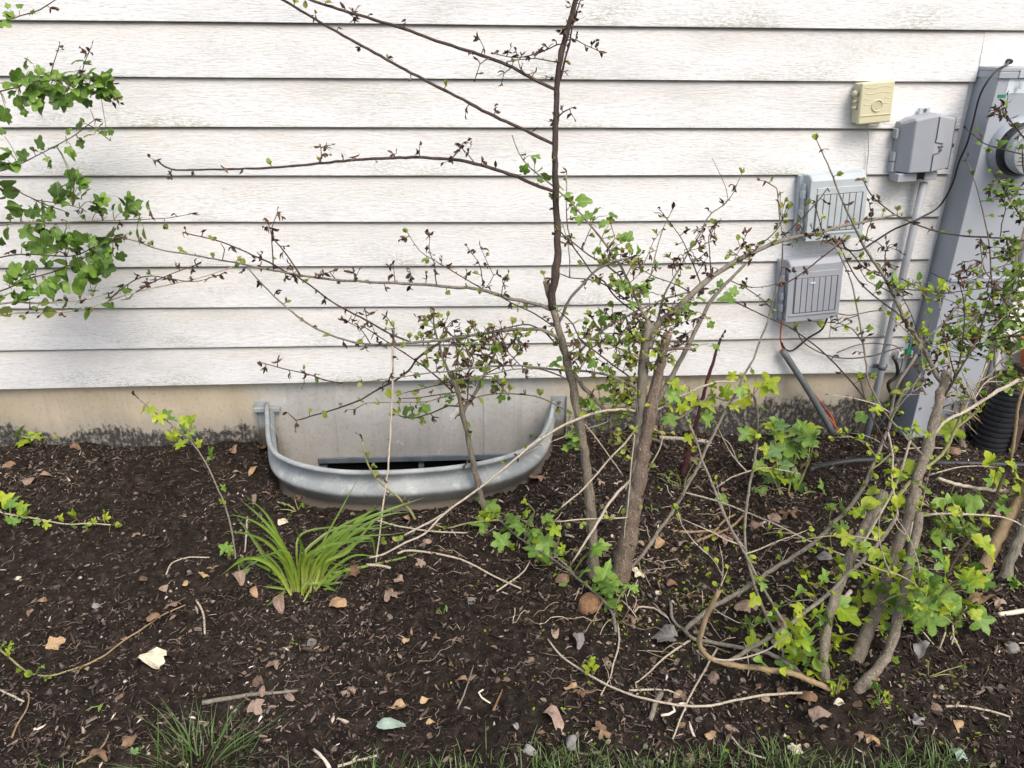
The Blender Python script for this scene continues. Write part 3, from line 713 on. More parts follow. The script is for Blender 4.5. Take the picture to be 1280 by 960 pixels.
cable('black_cable', 'black cable tangled under the lower ribbed box and looping into the grey sleeve', [(1034, 398, -.05), (1028, 411, -.03), (1020, 417, -.02), (1011, 422, -.015), (991, 438, -.015), (981, 436, -.02), (977, 428, -.025)], .0035, 'cable_black')
cable('grey_cable', 'dark cable sagging along the lowest boards from the ribbed box to the green ground clamp', [(992, 402, -.05), (1000, 422, -.02), (1011, 433, -.015), (1034, 444, -.012), (1060, 448, -.012), (1090, 445, -.05), (1105, 440, -.05), (1120, 436, -.03), (1129, 434, -.03)], .0026, 'cable_grey')
cable('grey_cable', 'thin dark wire crossing the wall above the sagging cable behind the conduit', [(1046, 441, -.01), (1069, 432, -.012), (1089, 429, -.012), (1102, 430, -.06), (1118, 432, -.03), (1126, 438, -.03), (1128, 451, -.03), (1124, 466, -.03)], .002, 'cable_grey')
cable('grey_cable', 'short dark wire running from under the lower ribbed box to the conduit', [(1048, 392, -.03), (1060, 394, -.012), (1075, 392, -.012), (1090, 389, -.02), (1104, 388, -.045)], .002, 'cable_grey')
cable('orange_wire', 'orange wire dropping from the lower ribbed box into the dark sleeve', [(977, 399, -.05), (976, 412, -.03), (975.5, 424, -.022), (979, 439, -.022)], .0028, 'wire_orange', 'wire')
cable('orange_wire', 'orange wire beside the lower sleeve, the upper of the pair', [(1010, 484, -.02), (1020, 495, -.01), (1027, 504, -.01), (1036, 515, -.01), (1041, 523, -.02), (1045, 534, -.03)], .0022, 'wire_orange', 'wire')
cable('orange_wire', 'orange wire beside the lower sleeve, ending nearest the soil', [(1012, 488, -.03), (1023, 504, -.02), (1033, 518, -.02), (1040, 527, -.03), (1050, 541, -.05)], .0022, 'wire_orange', 'wire')
# ground clamp
c = P(1131, 441, -.02)
t = thing('ground_clamp', 'white ground clamp with a green screw on the wall beside the cabinet', 'ground clamp', c)
mb = MB(); mb.box(-.030, -.004, -.012, .015, -.018, .010); mb.box(.002, .026, -.014, .015, -.016, .012); bevel(obj('clamp_block', mb.mesh('clamp_block', ['white_plastic']), t), .003)
for q in (-.017, .012):
    mb = MB(); mb.lathe([(0, -.004), (.006, -.004), (.007, 0)], (q, -.013, -.004), 'y', 10); obj('screw', mb.mesh('screw', ['brass']), t)
mb = MB(); mb.box(-.009, .010, -.026, -.008, .002, .022); bevel(obj('green_nut', mb.mesh('green_nut', ['green_plastic']), t), .002)
mb = MB(); mb.tube([(.0, -.018, .022), (-.002, -.02, .05), (-.004, -.02, .066)], .0032, 8); obj('green_screw', mb.mesh('green_screw', ['green_plastic']), t)
cable('black_cable', 'thick short black cable hanging from the ground clamp towards the soil', [(1116, 446, -.03), (1121, 455, -.035), (1121, 470, -.03), (1110, 480, -.03), (1116, 497, -.03), (1124, 520, -.05)], .0065, 'cable_black')
for i, (u, v, lb) in enumerate(((1189, 182, 'small dark cable hole in the siding right of the faceted interface box'), (1089, 268, 'small dark cable hole in the siding right of the upper ribbed box'))):
    q = P(u, v, 0); mb = MB(); mb.lathe([(0, -.002), (.008, -.002), (.010, .0), (.010, .012)], (0, 0, 0), 'y', 14)
    o = obj('cable_grommet', mb.mesh('cable_grommet', ['dark_void']), label=lb, category='cable grommet'); o.location = q
q = P(1261, 77, -.004); mb = MB(); mb.lathe([(0, -.012), (.007, -.012), (.009, -.004), (.009, .006)], (0, 0, 0), 'y', 12)
o = obj('cable_clip', mb.mesh('cable_clip', ['cable_black']), label='small black clip holding the cable to the board above the meter cabinet', category='cable clip'); o.location = q

# drain pipe
base = P(1237, 552, -.20); base.z = float(ground(base.x, base.y)) - .02
t = thing('drain_pipe', 'black corrugated plastic drain pipe standing in the soil right of the cabinet', 'drain pipe', base)
prof = []; H = .275; n = 13
for i in range(n):
    z = H * i / n; s_ = H / n
    prof += [(.052, z), (.052, z + s_ * .22), (.060, z + s_ * .36), (.060, z + s_ * .80), (.052, z + s_ * .94)]
prof += [(.052, H), (.048, H), (.048, H - .08), (0, H - .08)]
mb = MB(); mb.lathe(prof, (0, 0, 0), 'z', 40)
mb.v = [(x + z * .10, y, z) for x, y, z in mb.v]
obj('pipe', mb.mesh('pipe', ['pipe_black']), t)
# terracotta pots at the right
for (u, v, yy, rr, hh, lb) in ((1284, 510, -.16, .070, .10, 'orange terracotta plant pot at the right edge beside the black drain pipe'), (1289, 455, -.055, .052, .10, 'smaller orange pot standing behind the terracotta pot at the right edge')):
    q = P(u, v, yy); mb = MB(); t = thing('plant_pot', lb, 'plant pot', q)
    mb.lathe([(rr * .72, 0), (rr * .95, hh * .75), (rr * 1.06, hh * .75), (rr * 1.08, hh), (rr * .98, hh), (rr * .92, hh * .8), (0, hh * .8)], (0, 0, 0), 'z', 36)
    obj('pot', mb.mesh('pot', ['terracotta']), t)
q = P(1284, 510, -.16); gz = float(ground(q.x, q.y))
t = thing('wooden_stand', 'dark low wooden stand holding the orange pots at the right edge', 'plant stand', (q.x + .03, q.y, gz))
mb = MB(); mb.box(-.13, .22, -.10, .125, q.z - gz - .022, q.z - gz - .001); bevel(obj('top', mb.mesh('top', ['bark_dark']), t), .003)
for (a, b_) in ((-.12, -.09), (.20, -.09), (-.12, .11), (.20, .11)):
    mb = MB(); mb.box(a - .014, a + .014, b_ - .012, b_ + .012, -.03, q.z - gz - .023); obj('leg', mb.mesh('leg', ['bark_dark']), t)
q2 = P(1289, 455, -.055); mb = MB(); mb.box(q2.x - .06 - q.x - .03, q2.x + .09 - q.x - .03, .02, .12, q.z - gz, q2.z - gz - .001); obj('riser', mb.mesh('riser', ['bark_dark']), t)
# hose
pts = [G(u, v, .008) for u, v in ((1012, 588), (1026, 583), (1040, 580), (1068, 576), (1106, 575), (1140, 576), (1171, 579), (1228, 580), (1290, 582))]
W = smoothpath(pts, .03); o0 = W[0]; mb = MB(); mb.tube([p - o0 for p in W], .0115, 12)
o = obj('garden_hose', mb.mesh('garden_hose', ['hose_black'], True), label='black hose lying across the soil in front of the meter cabinet', category='hose'); o.location = o0

# ------------------------------------------------------------------ leaf shapes (unit length, base at origin, tip +Y, face +Z)
def leaf_shape(kind, rnd):
    pts = []
    if kind == 'fan':
        pts = [(-.03, 0), (-.16, .3), (-.34, .62), (-.42, .86), (-.30, .93), (-.2, .88), (-.1, .98), (.02, .92), (.12, 1.0), (.24, .9), (.33, .84), (.20, .5), (.10, .2), (.04, 0)]
    if kind == 'lobed':                     # palmate, rounded lobes with deep notches
        n = 34; dep = rnd.uniform(.34, .52)
        lob = [(-2.25, .36), (-1.2, .47), (0, .56), (1.2, .47), (2.25, .36)]
        for i in range(n):
            th = -math.pi + 2 * math.pi * i / n
            r = 0
            for a, L_ in lob:
                d = abs((th - a + math.pi) % (2 * math.pi) - math.pi); r = max(r, L_ * (1 - dep * min(1, (d / .62) ** 2.2)))
            r *= 1 + rnd.uniform(-.05, .05)
            if abs(abs(th) - math.pi) < .25: r = .20
            pts.append((math.sin(th) * r * .98, .44 + math.cos(th) * r))
    elif kind == 'scallop':                 # five shallow lobes, toothed
        n = 34
        for i in range(n):
            th = -math.pi + 2 * math.pi * i / n
            r = .52 * (1 - .42 * (.5 - .5 * math.cos(5 * th)) ** 1.3 - .12 * (.5 - .5 * math.cos(15 * th))) * (1 + rnd.uniform(-.06, .06))
            if abs(abs(th) - math.pi) < .3: r = .2
            pts.append((math.sin(th) * r * 1.02, .48 + math.cos(th) * r))
    elif kind == 'oak':                     # elongated with three to five lobes
        n = 26
        for i in range(n):
            th = -math.pi + 2 * math.pi * i / n
            y = .5 + .5 * math.cos(th); wd = .33 * math.sin(math.pi * min(1, max(0, y)) ** .8) * (1 + .32 * math.cos(6.5 * math.pi * y * .62 + 1.1))
            pts.append((math.copysign(abs(wd), math.sin(th)) if abs(math.sin(th)) > 1e-3 else 0, y))
    elif kind == 'ovate':
        n = 14
        for i in range(n):
            th = -math.pi + 2 * math.pi * i / n; y = .5 + .5 * math.cos(th)
            pts.append((math.sin(th) * .30 * (1.25 - .5 * y) * (1 + rnd.uniform(-.06, .06)), y))
    elif kind == 'lance':
        n = 12
        for i in range(n):
            th = -math.pi + 2 * math.pi * i / n; y = .5 + .5 * math.cos(th)
            pts.append((math.sin(th) * .16 * (1.2 - .4 * y), y))
    return pts
def leaf_mesh(name, kind, mat, rnd, fold, curl, crumple=0.0):
    pts = leaf_shape(kind, rnd); mb = MB(); ph = rnd.uniform(0, 6)
    def z(x, y): return fold * abs(x) - curl * (y - .35) ** 2 - curl * .8 * x * x + crumple * math.sin(x * 9 + ph) * math.cos(y * 7 + ph * 1.7)
    c = (0, .42); n = len(pts); vs = [(c[0], c[1], z(*c))]
    for (x, y) in pts: vs.append((c[0] + (x - c[0]) * .55, c[1] + (y - c[1]) * .55, z(c[0] + (x - c[0]) * .55, c[1] + (y - c[1]) * .55)))
    for (x, y) in pts: vs.append((x, y, z(x, y) + rnd.uniform(-.02, .02) * (2.2 if crumple > .08 else 1)))
    fs = [(0, 1 + (i + 1) % n, 1 + i) for i in range(n)] + [(1 + i, 1 + (i + 1) % n, 1 + n + (i + 1) % n, 1 + n + i) for i in range(n)]
    mb.add([(x * .0 + x, y, zz) for x, y, zz in vs], fs)
    mb.v = [(x * .03, y * .03, zz * .03) for x, y, zz in mb.v]     # 30 mm leaf, scaled per object
    return mb.mesh(name, [mat], True)
_LM = {}
def get_leaf(kind, mat):
    k = (kind, mat)
    if k not in _LM:
        rr = random.Random(hash(kind) % 7 + len(mat)) if 0 else random.Random(len(kind) * 31 + len(mat))
        dead = mat in ('leaf_dead', 'leaf_pinkbrown', 'leaf_tan', 'leaf_grey', 'leaf_cream', 'leaf_mint')
        _LM[k] = [leaf_mesh('leaf_' + kind, kind, mat, rr, rr.uniform(.0, .5), rr.uniform(.2, 1.1) * (1.5 if dead else 1), rr.uniform(.09, .17) if dead else rr.uniform(.02, .06)) for _ in range(6)]
    return R.choice(_LM[k])
def orient(dirv, nrm):
    y = dirv.normalized(); z = (nrm - y * nrm.dot(y))
    if z.length < 1e-4: z = Vector((0, 0, 1)) - y * y.z
    z.normalize(); x = y.cross(z); return Matrix((x, y, z)).transposed()
def rv(s=1.0): return Vector((R.uniform(-s, s), R.uniform(-s, s), R.uniform(-s, s)))
def strip(mb, p, d, ln, wd, col, segs=4, curl=.9):
    """a shrivelled leaf: narrow twisted folded ribbon"""
    d = d.normalized(); side = d.cross(rv()).normalized(); vs = []; ax = rv().normalized(); q = p.copy()
    for i in range(segs + 1):
        t = i / segs; w_ = wd * (math.sin(math.pi * min(.97, max(.08, t)) ** .8)) + wd * .08
        nn = d.cross(side).normalized()
        vs += [q - side * w_, q + nn * w_ * .7, q + side * w_]
        q = q + d * (ln / segs); rot = Matrix.Rotation(curl * R.uniform(-.2, 1) * .9, 3, ax); d = rot @ d; side = rot @ side
    fs = []
    for i in range(segs):
        a = i * 3; fs += [(a, a + 1, a + 4, a + 3), (a + 1, a + 2, a + 5, a + 4)]
    mb.add(vs, fs, 0, col)
def smallleaf(mb, p, d, ln, col, wide=.33, nrm=None):
    d = d.normalized(); n = (nrm or Vector((0, -.5, .8))) + rv(.6); m_ = orient(d, n); f = R.uniform(0, .35); c = R.uniform(0, .5)
    pr = [(0, 0), (.65, .22), (1, .5), (.75, .8), (0, 1), (-.75, .8), (-1, .5), (-.65, .22)]
    vs = [p + m_ @ Vector((0, .5 * ln, -c * .06 * ln))]
    for x, y in pr: vs.append(p + m_ @ Vector((x * wide * ln * R.uniform(.85, 1.15), y * ln, (f * abs(x) * wide - c * (y - .5) ** 2) * ln)))
    mb.add(vs, [(0, 1 + (i + 1) % 8, 1 + i) for i in range(8)], 0, col)
GREENS = {'mid': [(.13, .22, .035), (.19, .30, .05), (.23, .29, .06), (.10, .17, .03)], 'dark': [(.06, .12, .02), (.12, .21, .04), (.16, .20, .05)], 'lime': [(.26, .36, .03), (.36, .44, .05), (.17, .26, .04)], 'olive': [(.20, .27, .05), (.28, .34, .07), (.15, .21, .04), (.34, .32, .09)]}
WILT = [(.055, .035, .027), (.035, .024, .022), (.12, .07, .045), (.18, .11, .07), (.09, .062, .05)]

class Plant:
    def __init__(s, name, label, cat, base, tone='olive', group=None):
        s.t = thing(name, label, cat, base, group); s.base = Vector(base); s.br = []; s.tone = tone
        s.wilt = MB(); s.green = MB(); s.pet = MB(); s.nleaf = 0; s.ls = 1.
    def near(s, u, v, only=None):
        best = (1e9, None, None)
        for b in s.br:
            for (a, c, p) in b['s']:
                d = (a - u) ** 2 + (c - v) ** 2
                if d < best[0]: best = (d, p, b)
        return math.sqrt(best[0]), best[1], best[2]
    def branch(s, pts, r0, r1, dy=0.0, mat='bark_dark', y0=None, root=False, name='branch', nodes=(16, .45, .35), sides=7, cap=None, wig=.006, pre=None, knob=.04, gl=None):
        pts = [tuple(p) for p in pts]; W = []
        if root: g = G(*pts[0][:2]); y0 = g.y
        elif y0 is None:
            d, p, b = s.near(*pts[0][:2])
            y0 = p.y if p is not None else -.6
            if p is not None and d < 9: pre = [p]
            elif p is not None and d < 26: pre = [p]
        ln = [0]
        for a, b in zip(pts[:-1], pts[1:]): ln.append(ln[-1] + math.hypot(a[0] - b[0], a[1] - b[1]))
        ph = R.uniform(0, 6)
        for p, l_ in zip(pts, ln):
            t = l_ / ln[-1]; y = y0 + dy * t + wig * math.sin(ph + l_ / 23.) * min(1, l_ / 20)
            W.append(P(p[0], p[1], y) if gl is None else G(p[0], p[1], gl))
        if root and gl is None: W[0].z -= .02
        W0 = list(pre) + W if pre else W
        sm = smoothpath(W0, .016); n = len(sm); cum = [0]
        for a, b in zip(sm[:-1], sm[1:]): cum.append(cum[-1] + (a - b).length)
        rad = []; sc_ = .74 if mat in ('bark_dark', 'bark_grey', 'cane_pale') and r0 < 4.6 else 1.
        for i, p in enumerate(sm):
            t = cum[i] / cum[-1]; rad.append(pxm(p) * sc_ * (r0 * (1 - t) + r1 * t) * (1 + R.uniform(-.07, .07)))
        if root and name == 'trunk':
            for i in range(min(4, n)): rad[i] *= (1.5, 1.32, 1.16, 1.06)[i]
        if name in ('trunk', 'leader'):
            for i in range(4, n - 2):
                if R.random() < .22: rad[i] *= R.uniform(1.08, 1.2)
            knob = .09
        # gentle natural kinks
        for i in range(2, n - 1): sm[i] = sm[i] + rv(rad[i] * (.14 if r0 > 4.4 else .28))
        o0 = sm[0].copy(); mb = MB(); mats = [mat]
        if cap: mats.append(cap)
        mb.tube([p - o0 for p in sm], rad, sides, 0, (0, 1) if cap else None, knob=knob)
        o = obj(name, mb.mesh(name, mats, True), s.t); o.location = o0 - s.base
        samp = []
        for p in sm[::2] + [sm[-1]]:
            q = p - CAM; dd = q.dot(FW); samp.append((640 + F * q.dot(RT) / dd, 480 - F * q.dot(UP) / dd, p))
        b = {'o': o, 's': samp, 'w': sm, 'r': rad, 'org': o0}; s.br.append(b)
        if nodes: s.sprout(b, *nodes)
        return b
    def sprout(s, b, step, pw, pg, size=1.0, start=.06):
        sm, rad = b['w'], b['r']; L_ = 0; nxt = R.uniform(.3, 1) * step * pxm(sm[0]); tot = sum((x - y).length for x, y in zip(sm[:-1], sm[1:]))
        for i in range(1, len(sm)):
            L_ += (sm[i] - sm[i - 1]).length
            if L_ < nxt or L_ < tot * start: continue
            nxt = L_ + R.uniform(.6, 1.5) * step * pxm(sm[i]); p = sm[i]; k = pxm(p); tan = (sm[i] - sm[i - 1]).normalized()
            side = (rv() + Vector((0, -.2, .3)) - tan * .2).normalized(); side = (side - tan * side.dot(tan) * .6).normalized()
            s.cluster(p, side, k, pw, pg, size, rad[i])
        s.cluster(sm[-1], (sm[-1] - sm[-2]).normalized(), pxm(sm[-1]), pw + .2, pg + .2, size, rad[-1])
    def cluster(s, p, side, k, pw, pg, size=1., rad=.001):
        x = R.random()
        q = p + side * (rad + R.uniform(2, 6) * k * size)
        if x < pw:
            s.wilt.tube([p, q], [k * .7, k * .5], 4, 0, None, R.choice(WILT))
            if R.random() < .45:
                q2 = q + (side + rv(.7)).normalized() * k * R.uniform(4, 10); s.wilt.tube([q, q2], [k * .5, k * .35], 4, 0, None, R.choice(WILT))
                for _ in range(R.randint(1, 2)): strip(s.wilt, q2, side + rv(.8) + Vector((0, 0, -.3)), R.uniform(4, 8) * k * size, R.uniform(.9, 1.9) * k, R.choice(WILT))
            for _ in range(R.randint(1, 4)):
                strip(s.wilt, q, side * .5 + rv(.8) + Vector((0, -.1, -.3)), R.uniform(5, 10.5) * k * size, R.uniform(1., 2.3) * k, R.choice(WILT))
        elif x < pw + pg:
            s.green.tube([p, q], [k * .6, k * .45], 4, 0, None, (.20, .21, .07))
            for _ in range(R.randint(2, 4)):
                smallleaf(s.green, q, side + rv(.8), R.uniform(5, 9.5) * k * size, R.choice(GREENS[s.tone]))
            if R.random() < .4: strip(s.wilt, q, side + rv(.9), R.uniform(4, 8) * k, R.uniform(1, 1.8) * k, R.choice(WILT))
        else:
            s.wilt.tube([p, p + side * (rad + 2.0 * k)], [k * 1.0, k * .4], 5, 0, None, (.12, .085, .06))
    def leaf(s, u, v, size, mat, kind='lobed', maxd=45, up=.6, jit=.03, name='leaf', droop=0.):
        d, p, b = s.near(u, v)
        if p is None: return
        y = p.y + R.uniform(-jit, jit); c = P(u, v, y); k = pxm(c)
        dirv = (c - p); q = dirv.length
        dirv = (dirv.normalized() if q > 1e-5 else rv()) + rv(.45) + Vector((0, -.12, -droop)); dirv.normalize()
        L_ = s.ls * size * k * R.uniform(.88, 1.15) * {'lobed': 1.08, 'scallop': 1.28, 'ovate': .95}.get(kind, 1.) * R.choice([.7, .9, 1, 1, 1.15])
        base = c - dirv * L_ * .45
        if (base - p).length > .16: p = base - dirv * .015
        if (base - p).length > .003:
            md = (p + base) / 2 + Vector((0, 0, .15 * (base - p).length)); s.pet.tube([p, md, base], [k * .6, k * .5, k * .4], 4, 0, None, (.22, .24, .07))
        if s.nleaf >= 298:
            smallleaf(s.green, base, dirv, L_, R.choice(GREENS[s.tone]), .4); return
        n = -FW * .55 + Vector((0, 0, up)) + rv(.55)
        m_ = orient(dirv, n).to_4x4(); m_.translation = base - b['org']
        o = bpy.data.objects.new(name, get_leaf(kind, mat)); COL.objects.link(o); o.parent = b['o']
        o.matrix_local = m_ @ Matrix.Diagonal((L_ / .03 * R.uniform(.85, 1.1), L_ / .03, L_ / .03, 1)); s.nleaf += 1
    def leaves(s, spec, mat, kind='lobed', **k):
        for (u, v, z) in spec: s.leaf(u, v, z, mat if isinstance(mat, str) else R.choice(mat), kind if isinstance(kind, str) else R.choice(kind), **k)
    def patch(s, u, v, ru, rv_, n, size, mats, kinds=('lobed',), **k):
        for i in range(n):
            a = R.uniform(0, 2 * math.pi); r = math.sqrt(R.random())
            s.leaf(u + math.cos(a) * r * ru, v + math.sin(a) * r * rv_, size * R.uniform(.75, 1.2), R.choice(mats), R.choice(kinds), **k)
    def twigs(s, n, pw, pg, ur, vr, ln=(35, 95), mat='bark_grey', ns=(10, 16)):
        for _ in range(n):
            bb = R.choice([x for x in s.br if len(x['s']) > 3]); k_ = R.randrange(1, len(bb['s'])); u, v, p = bb['s'][k_]
            if not (ur[0] < u < ur[1] and vr[0] < v < vr[1]): continue
            a = math.radians(R.choice([R.uniform(20, 160), R.uniform(-10, 190)])); L_ = R.uniform(*ln); pts = [(u, v)]; da = R.uniform(-.25, .25)
            for j in range(4):
                u += math.cos(a) * L_ / 4; v -= math.sin(a) * L_ / 4; a += da + R.uniform(-.15, .15); pts.append((u, v))
            s.branch(pts, R.uniform(1., 1.5), .6, R.uniform(-.08, .08), mat, y0=p.y, pre=[p], nodes=(R.uniform(*ns), pw, pg), name='twig', sides=5)
    def done(s):
        for mb, nm, mt in ((s.wilt, 'withered_buds', 'withered'), (s.green, 'leaf_buds', 'small_green'), (s.pet, 'leaf_stalks', 'small_green')):
            if mb.v:
                b = s.base; mb.v = [(x - b.x, y - b.y, z - b.z) for x, y, z in mb.v]; obj(nm, mb.mesh(nm, [mt]), s.t, kind='stuff')

# ================================================================== centre shrub
b0 = G(757, 720)
c = Plant('pruned_shrub', 'tall pruned shrub with three cut trunks right of the window well', 'shrub', b0)
BR = c.branch
BR([(741, 722), (742, 700), (739, 650), (735, 600), (729, 553), (722, 512), (715, 479), (709, 452), (702, 425), (694, 396), (687, 367), (682, 351)], 6.5, 4.2, .10, 'bark', root=True, name='trunk', nodes=(60, .2, .1), sides=12, cap='cut_wood', wig=.003)
BR([(772, 724), (782, 690), (789, 650), (794, 620), (802, 575), (812, 520), (818, 490), (824, 462), (829, 440), (835, 417)], 12.5, 5.5, .04, 'bark_red', root=True, name='trunk', nodes=(70, .1, .1), sides=14, cap='cut_wood', wig=.003)
BR([(787, 650), (794, 600), (799, 550), (802, 500), (803, 468), (806, 435), (812, 401)], 8.5, 5.8, .05, 'bark_grey', name='trunk', nodes=(60, .1, .2), sides=12, cap='cut_wood', wig=.003)
BR([(829, 438), (845, 435), (867, 437)], 2.6, 1.6, -.02, 'bark_red', nodes=None)
D = BR([(690, 380), (690, 366), (694, 344), (697, 315), (696, 272), (694, 216), (694, 175), (696, 110), (700, 75), (707, 45), (714, 22), (721, -5), (730, -45)], 4.9, 2.8, .06, 'bark_dark', name='leader', nodes=(55, .5, .3), sides=10)
BR([(703, 62), (708, 38), (716, 10), (722, -25)], 3.0, 2.2, -.02, 'bark_dark', nodes=(9, .7, .1))
BR([(700, 100), (706, 75), (712, 55), (716, 30), (724, 5)], 2.2, 1.2, .02, 'bark_dark', nodes=(8, .8, .1))
tw = (15, .55, .12)
BR([(694, 112), (671, 101), (640, 84), (601, 69), (545, 51), (495, 33), (432, 14), (389, 0), (330, -26)], 3.0, 2.2, .20, 'bark_dark', nodes=(34, .6, .12))
BR([(692, 180), (665, 167), (640, 155), (617, 145), (570, 120), (514, 91), (454, 58), (404, 30), (354, 0), (300, -32)], 2.9, 2.0, .25, 'bark_dark', nodes=(30, .6, .12))
BR([(691, 239), (668, 230), (646, 221), (620, 212), (601, 206), (564, 199), (507, 197), (445, 200), (382, 206), (330, 210), (256, 212), (215, 212), (200, 204)], 3.1, 1.5, .28, 'bark_dark', nodes=(26, .6, .15))
BR([(696, 56), (674, 66), (645, 72), (622, 68)], 1.2, .7, .05, 'bark_dark', nodes=(7, .8, .05))
BR([(696, 78), (668, 73), (640, 76)], 1.1, .7, .05, 'bark_dark', nodes=(8, .8, .05))
BR([(706, 50), (720, 50), (731, 56), (747, 63)], 1.2, .6, -.03, 'bark_dark', nodes=(7, .9, .05))
BR([(696, 148), (704, 140), (712, 136)], 1.4, 1., -.02, 'bark_dark', nodes=(7, .9, .1))
for q in (((601, 69), (605, 60), (600, 50)), ((660, 96), (650, 85), (646, 68)), ((640, 84), (630, 92), (628, 100)), ((610, 73), (600, 80), (596, 92)), ((432, 14), (440, 20)), ((564, 199), (572, 190), (577, 182)), ((595, 206), (585, 193), (577, 185)), ((400, 204), (402, 195), (401, 185))):
    BR(list(q), 1.0, .6, .01, 'bark_dark', nodes=(6, .85, .1))
# leafy spray crossing the leader
E_ = BR([(812, 403), (801, 387), (790, 361), (775, 331), (767, 321), (752, 299), (737, 280), (721, 261), (703, 243), (687, 229), (662, 209), (649, 192), (640, 169)], 2.6, .8, .10, 'bark_grey', nodes=None)
c.leaves([(654, 193, 15), (668, 194, 15), (668, 205, 19), (655, 213, 17), (672, 214, 22), (683, 221, 17), (675, 226, 17), (690, 246, 10), (700, 233, 15), (706, 242, 20), (712, 249, 20), (718, 262, 19), (727, 252, 17), (725, 273, 15), (735, 271, 15), (745, 265, 13), (752, 280, 19), (766, 269, 17), (762, 276, 14), (764, 296, 16), (776, 298, 13), (785, 297, 15), (748, 312, 13), (770, 314, 15), (790, 316, 15), (798, 316, 12)], ['leaf_mid', 'leaf_mid', 'leaf_soft'], ['lobed'])
BR([(760, 309), (769, 298), (765, 285)], 1.0, .8, 0, 'bark_grey', nodes=(9, .2, .6))
BR([(703, 395), (713, 372), (730, 354), (741, 341), (756, 332), (775, 325), (786, 322)], 2.8, 1.8, -.06, 'bark_grey', nodes=(26, .2, .4))
BR([(701, 290), (716, 308), (732, 330), (741, 343), (755, 352), (770, 372), (797, 392), (812, 402)], 1.1, 1.5, .0, 'bark_dark', nodes=(13, .5, .3))
BR([(701, 295), (712, 300), (735, 318), (760, 333), (770, 341)], .9, 1.4, .0, 'bark_dark', nodes=(13, .5, .3))
BR([(700, 342), (712, 347), (740, 350), (760, 358), (785, 376), (800, 388)], .9, 1.4, -.02, 'bark_dark', nodes=(13, .4, .4))
BR([(715, 449), (726, 438), (745, 419), (767, 404), (796, 389), (820, 378), (846, 369), (875, 363)], 2.3, 1.4, .05, 'bark_grey', nodes=(13, .5, .35))
BR([(820, 404), (830, 370), (839, 353), (851, 332), (862, 313), (875, 293), (882, 276), (890, 266), (905, 256), (916, 242), (925, 222)], 2.0, .7, .12, 'bark_grey', nodes=(11, .5, .35))
BR([(910, 249), (908, 236), (902, 222), (890, 197)], .8, .4, .04, 'bark_grey', nodes=None)
J = BR([(812, 432), (820, 408), (842, 389), (864, 368), (890, 346), (916, 329), (939, 317), (963, 306), (984, 299), (1006, 294), (1025, 291), (1043, 285), (1077, 278), (1108, 271), (1122, 268)], 4.6, 1.1, .30, 'bark_grey', nodes=(20, .45, .35), sides=9)
I_ = BR([(796, 605), (806, 560), (814, 520), (827, 492), (841, 468), (856, 440), (869, 414), (879, 394), (888, 377), (905, 357), (920, 342), (932, 330)], 5.0, 1.6, .12, 'bark_grey', nodes=(24, .3, .4), sides=9)
BR([(879, 366), (869, 336), (862, 321), (854, 302), (839, 280), (827, 265)], 1.4, .5, .05, 'bark_dark', nodes=(9, .6, .3))
BR([(889, 348), (887, 314), (886, 295), (893, 285)], 1.2, .7, .04, 'bark_dark', nodes=(9, .6, .3))
BR([(939, 318), (950, 305), (959, 299), (972, 286), (978, 275)], 1.5, .8, .05, 'bark_dark', nodes=(9, .5, .35))
BR([(938, 317), (928, 306), (932, 295)], .9, .6, .02, 'bark_dark', nodes=(7, .5, .5)); BR([(916, 329), (921, 318), (926, 310)], .8, .5, .02, 'bark_dark', nodes=(6, .7, .3))
BR([(912, 350), (925, 356), (939, 359), (959, 358), (970, 355)], 1.0, .6, .03, 'bark_dark', nodes=(10, .5, .3))
BR([(925, 355), (950, 372), (963, 384)], 1.0, .8, .04, 'bark_dark', nodes=(9, .6, .3))
BR([(864, 366), (843, 355), (821, 347), (800, 336)], 1.2, .6, -.03, 'bark_dark', nodes=(9, .6, .3))
BR([(918, 377), (939, 387), (958, 396), (985, 408), (1015, 429), (1039, 450), (1062, 475), (1085, 503), (1107, 533)], 1.0, 1.6, -.25, 'bark_dark', nodes=(22, .35, .35), y0=-.45)
BR([(976, 358), (999, 344), (1016, 331), (1040, 312), (1052, 303)], 1.2, 1.2, .03, 'bark_dark', nodes=(16, .4, .4), y0=-.42)
BR([(978, 297), (997, 278), (1012, 263), (1025, 248), (1031, 240)], 1.2, .9, .03, 'bark_dark', nodes=(9, .4, .5), y0=-.40)
# left sprays
BR([(690, 388), (668, 379), (640, 374), (600, 362), (566, 359), (532, 356), (495, 354), (457, 352), (420, 350), (376, 344), (342, 338), (320, 334), (294, 328), (275, 325), (237, 318), (200, 312), (172, 302), (153, 297)], 3.1, 1.0, .35, 'bark_grey', nodes=(19, .5, .3), sides=8)
BR([(379, 345), (363, 343), (337, 328), (316, 319), (294, 309), (275, 302), (252, 296), (234, 292)], 1.7, .9, .06, 'bark_dark', nodes=(11, .75, .15))
BR([(695, 421), (677, 412), (640, 412), (600, 418), (551, 425), (521, 428), (491, 430), (457, 430), (422, 422), (384, 404), (349, 376), (320, 347), (309, 333)], 3.2, 1.1, .30, 'bark_grey', nodes=(15, .5, .3), sides=8)
BR([(512, 427), (491, 419), (457, 400), (416, 378), (387, 356), (372, 346)], 1.7, 1.4, .02, 'bark_dark', nodes=(13, .5, .3))
BR([(376, 345), (365, 328), (350, 308), (341, 298), (337, 285)], 1.5, .8, -.03, 'bark_dark', nodes=(8, .75, .15)); BR([(342, 337), (340, 305), (340, 285), (346, 268)], 1.1, .7, -.02, 'bark_dark', nodes=(9, .75, .1))
BR([(278, 325), (281, 312), (276, 304)], .9, .7, 0, 'bark_dark', nodes=None)
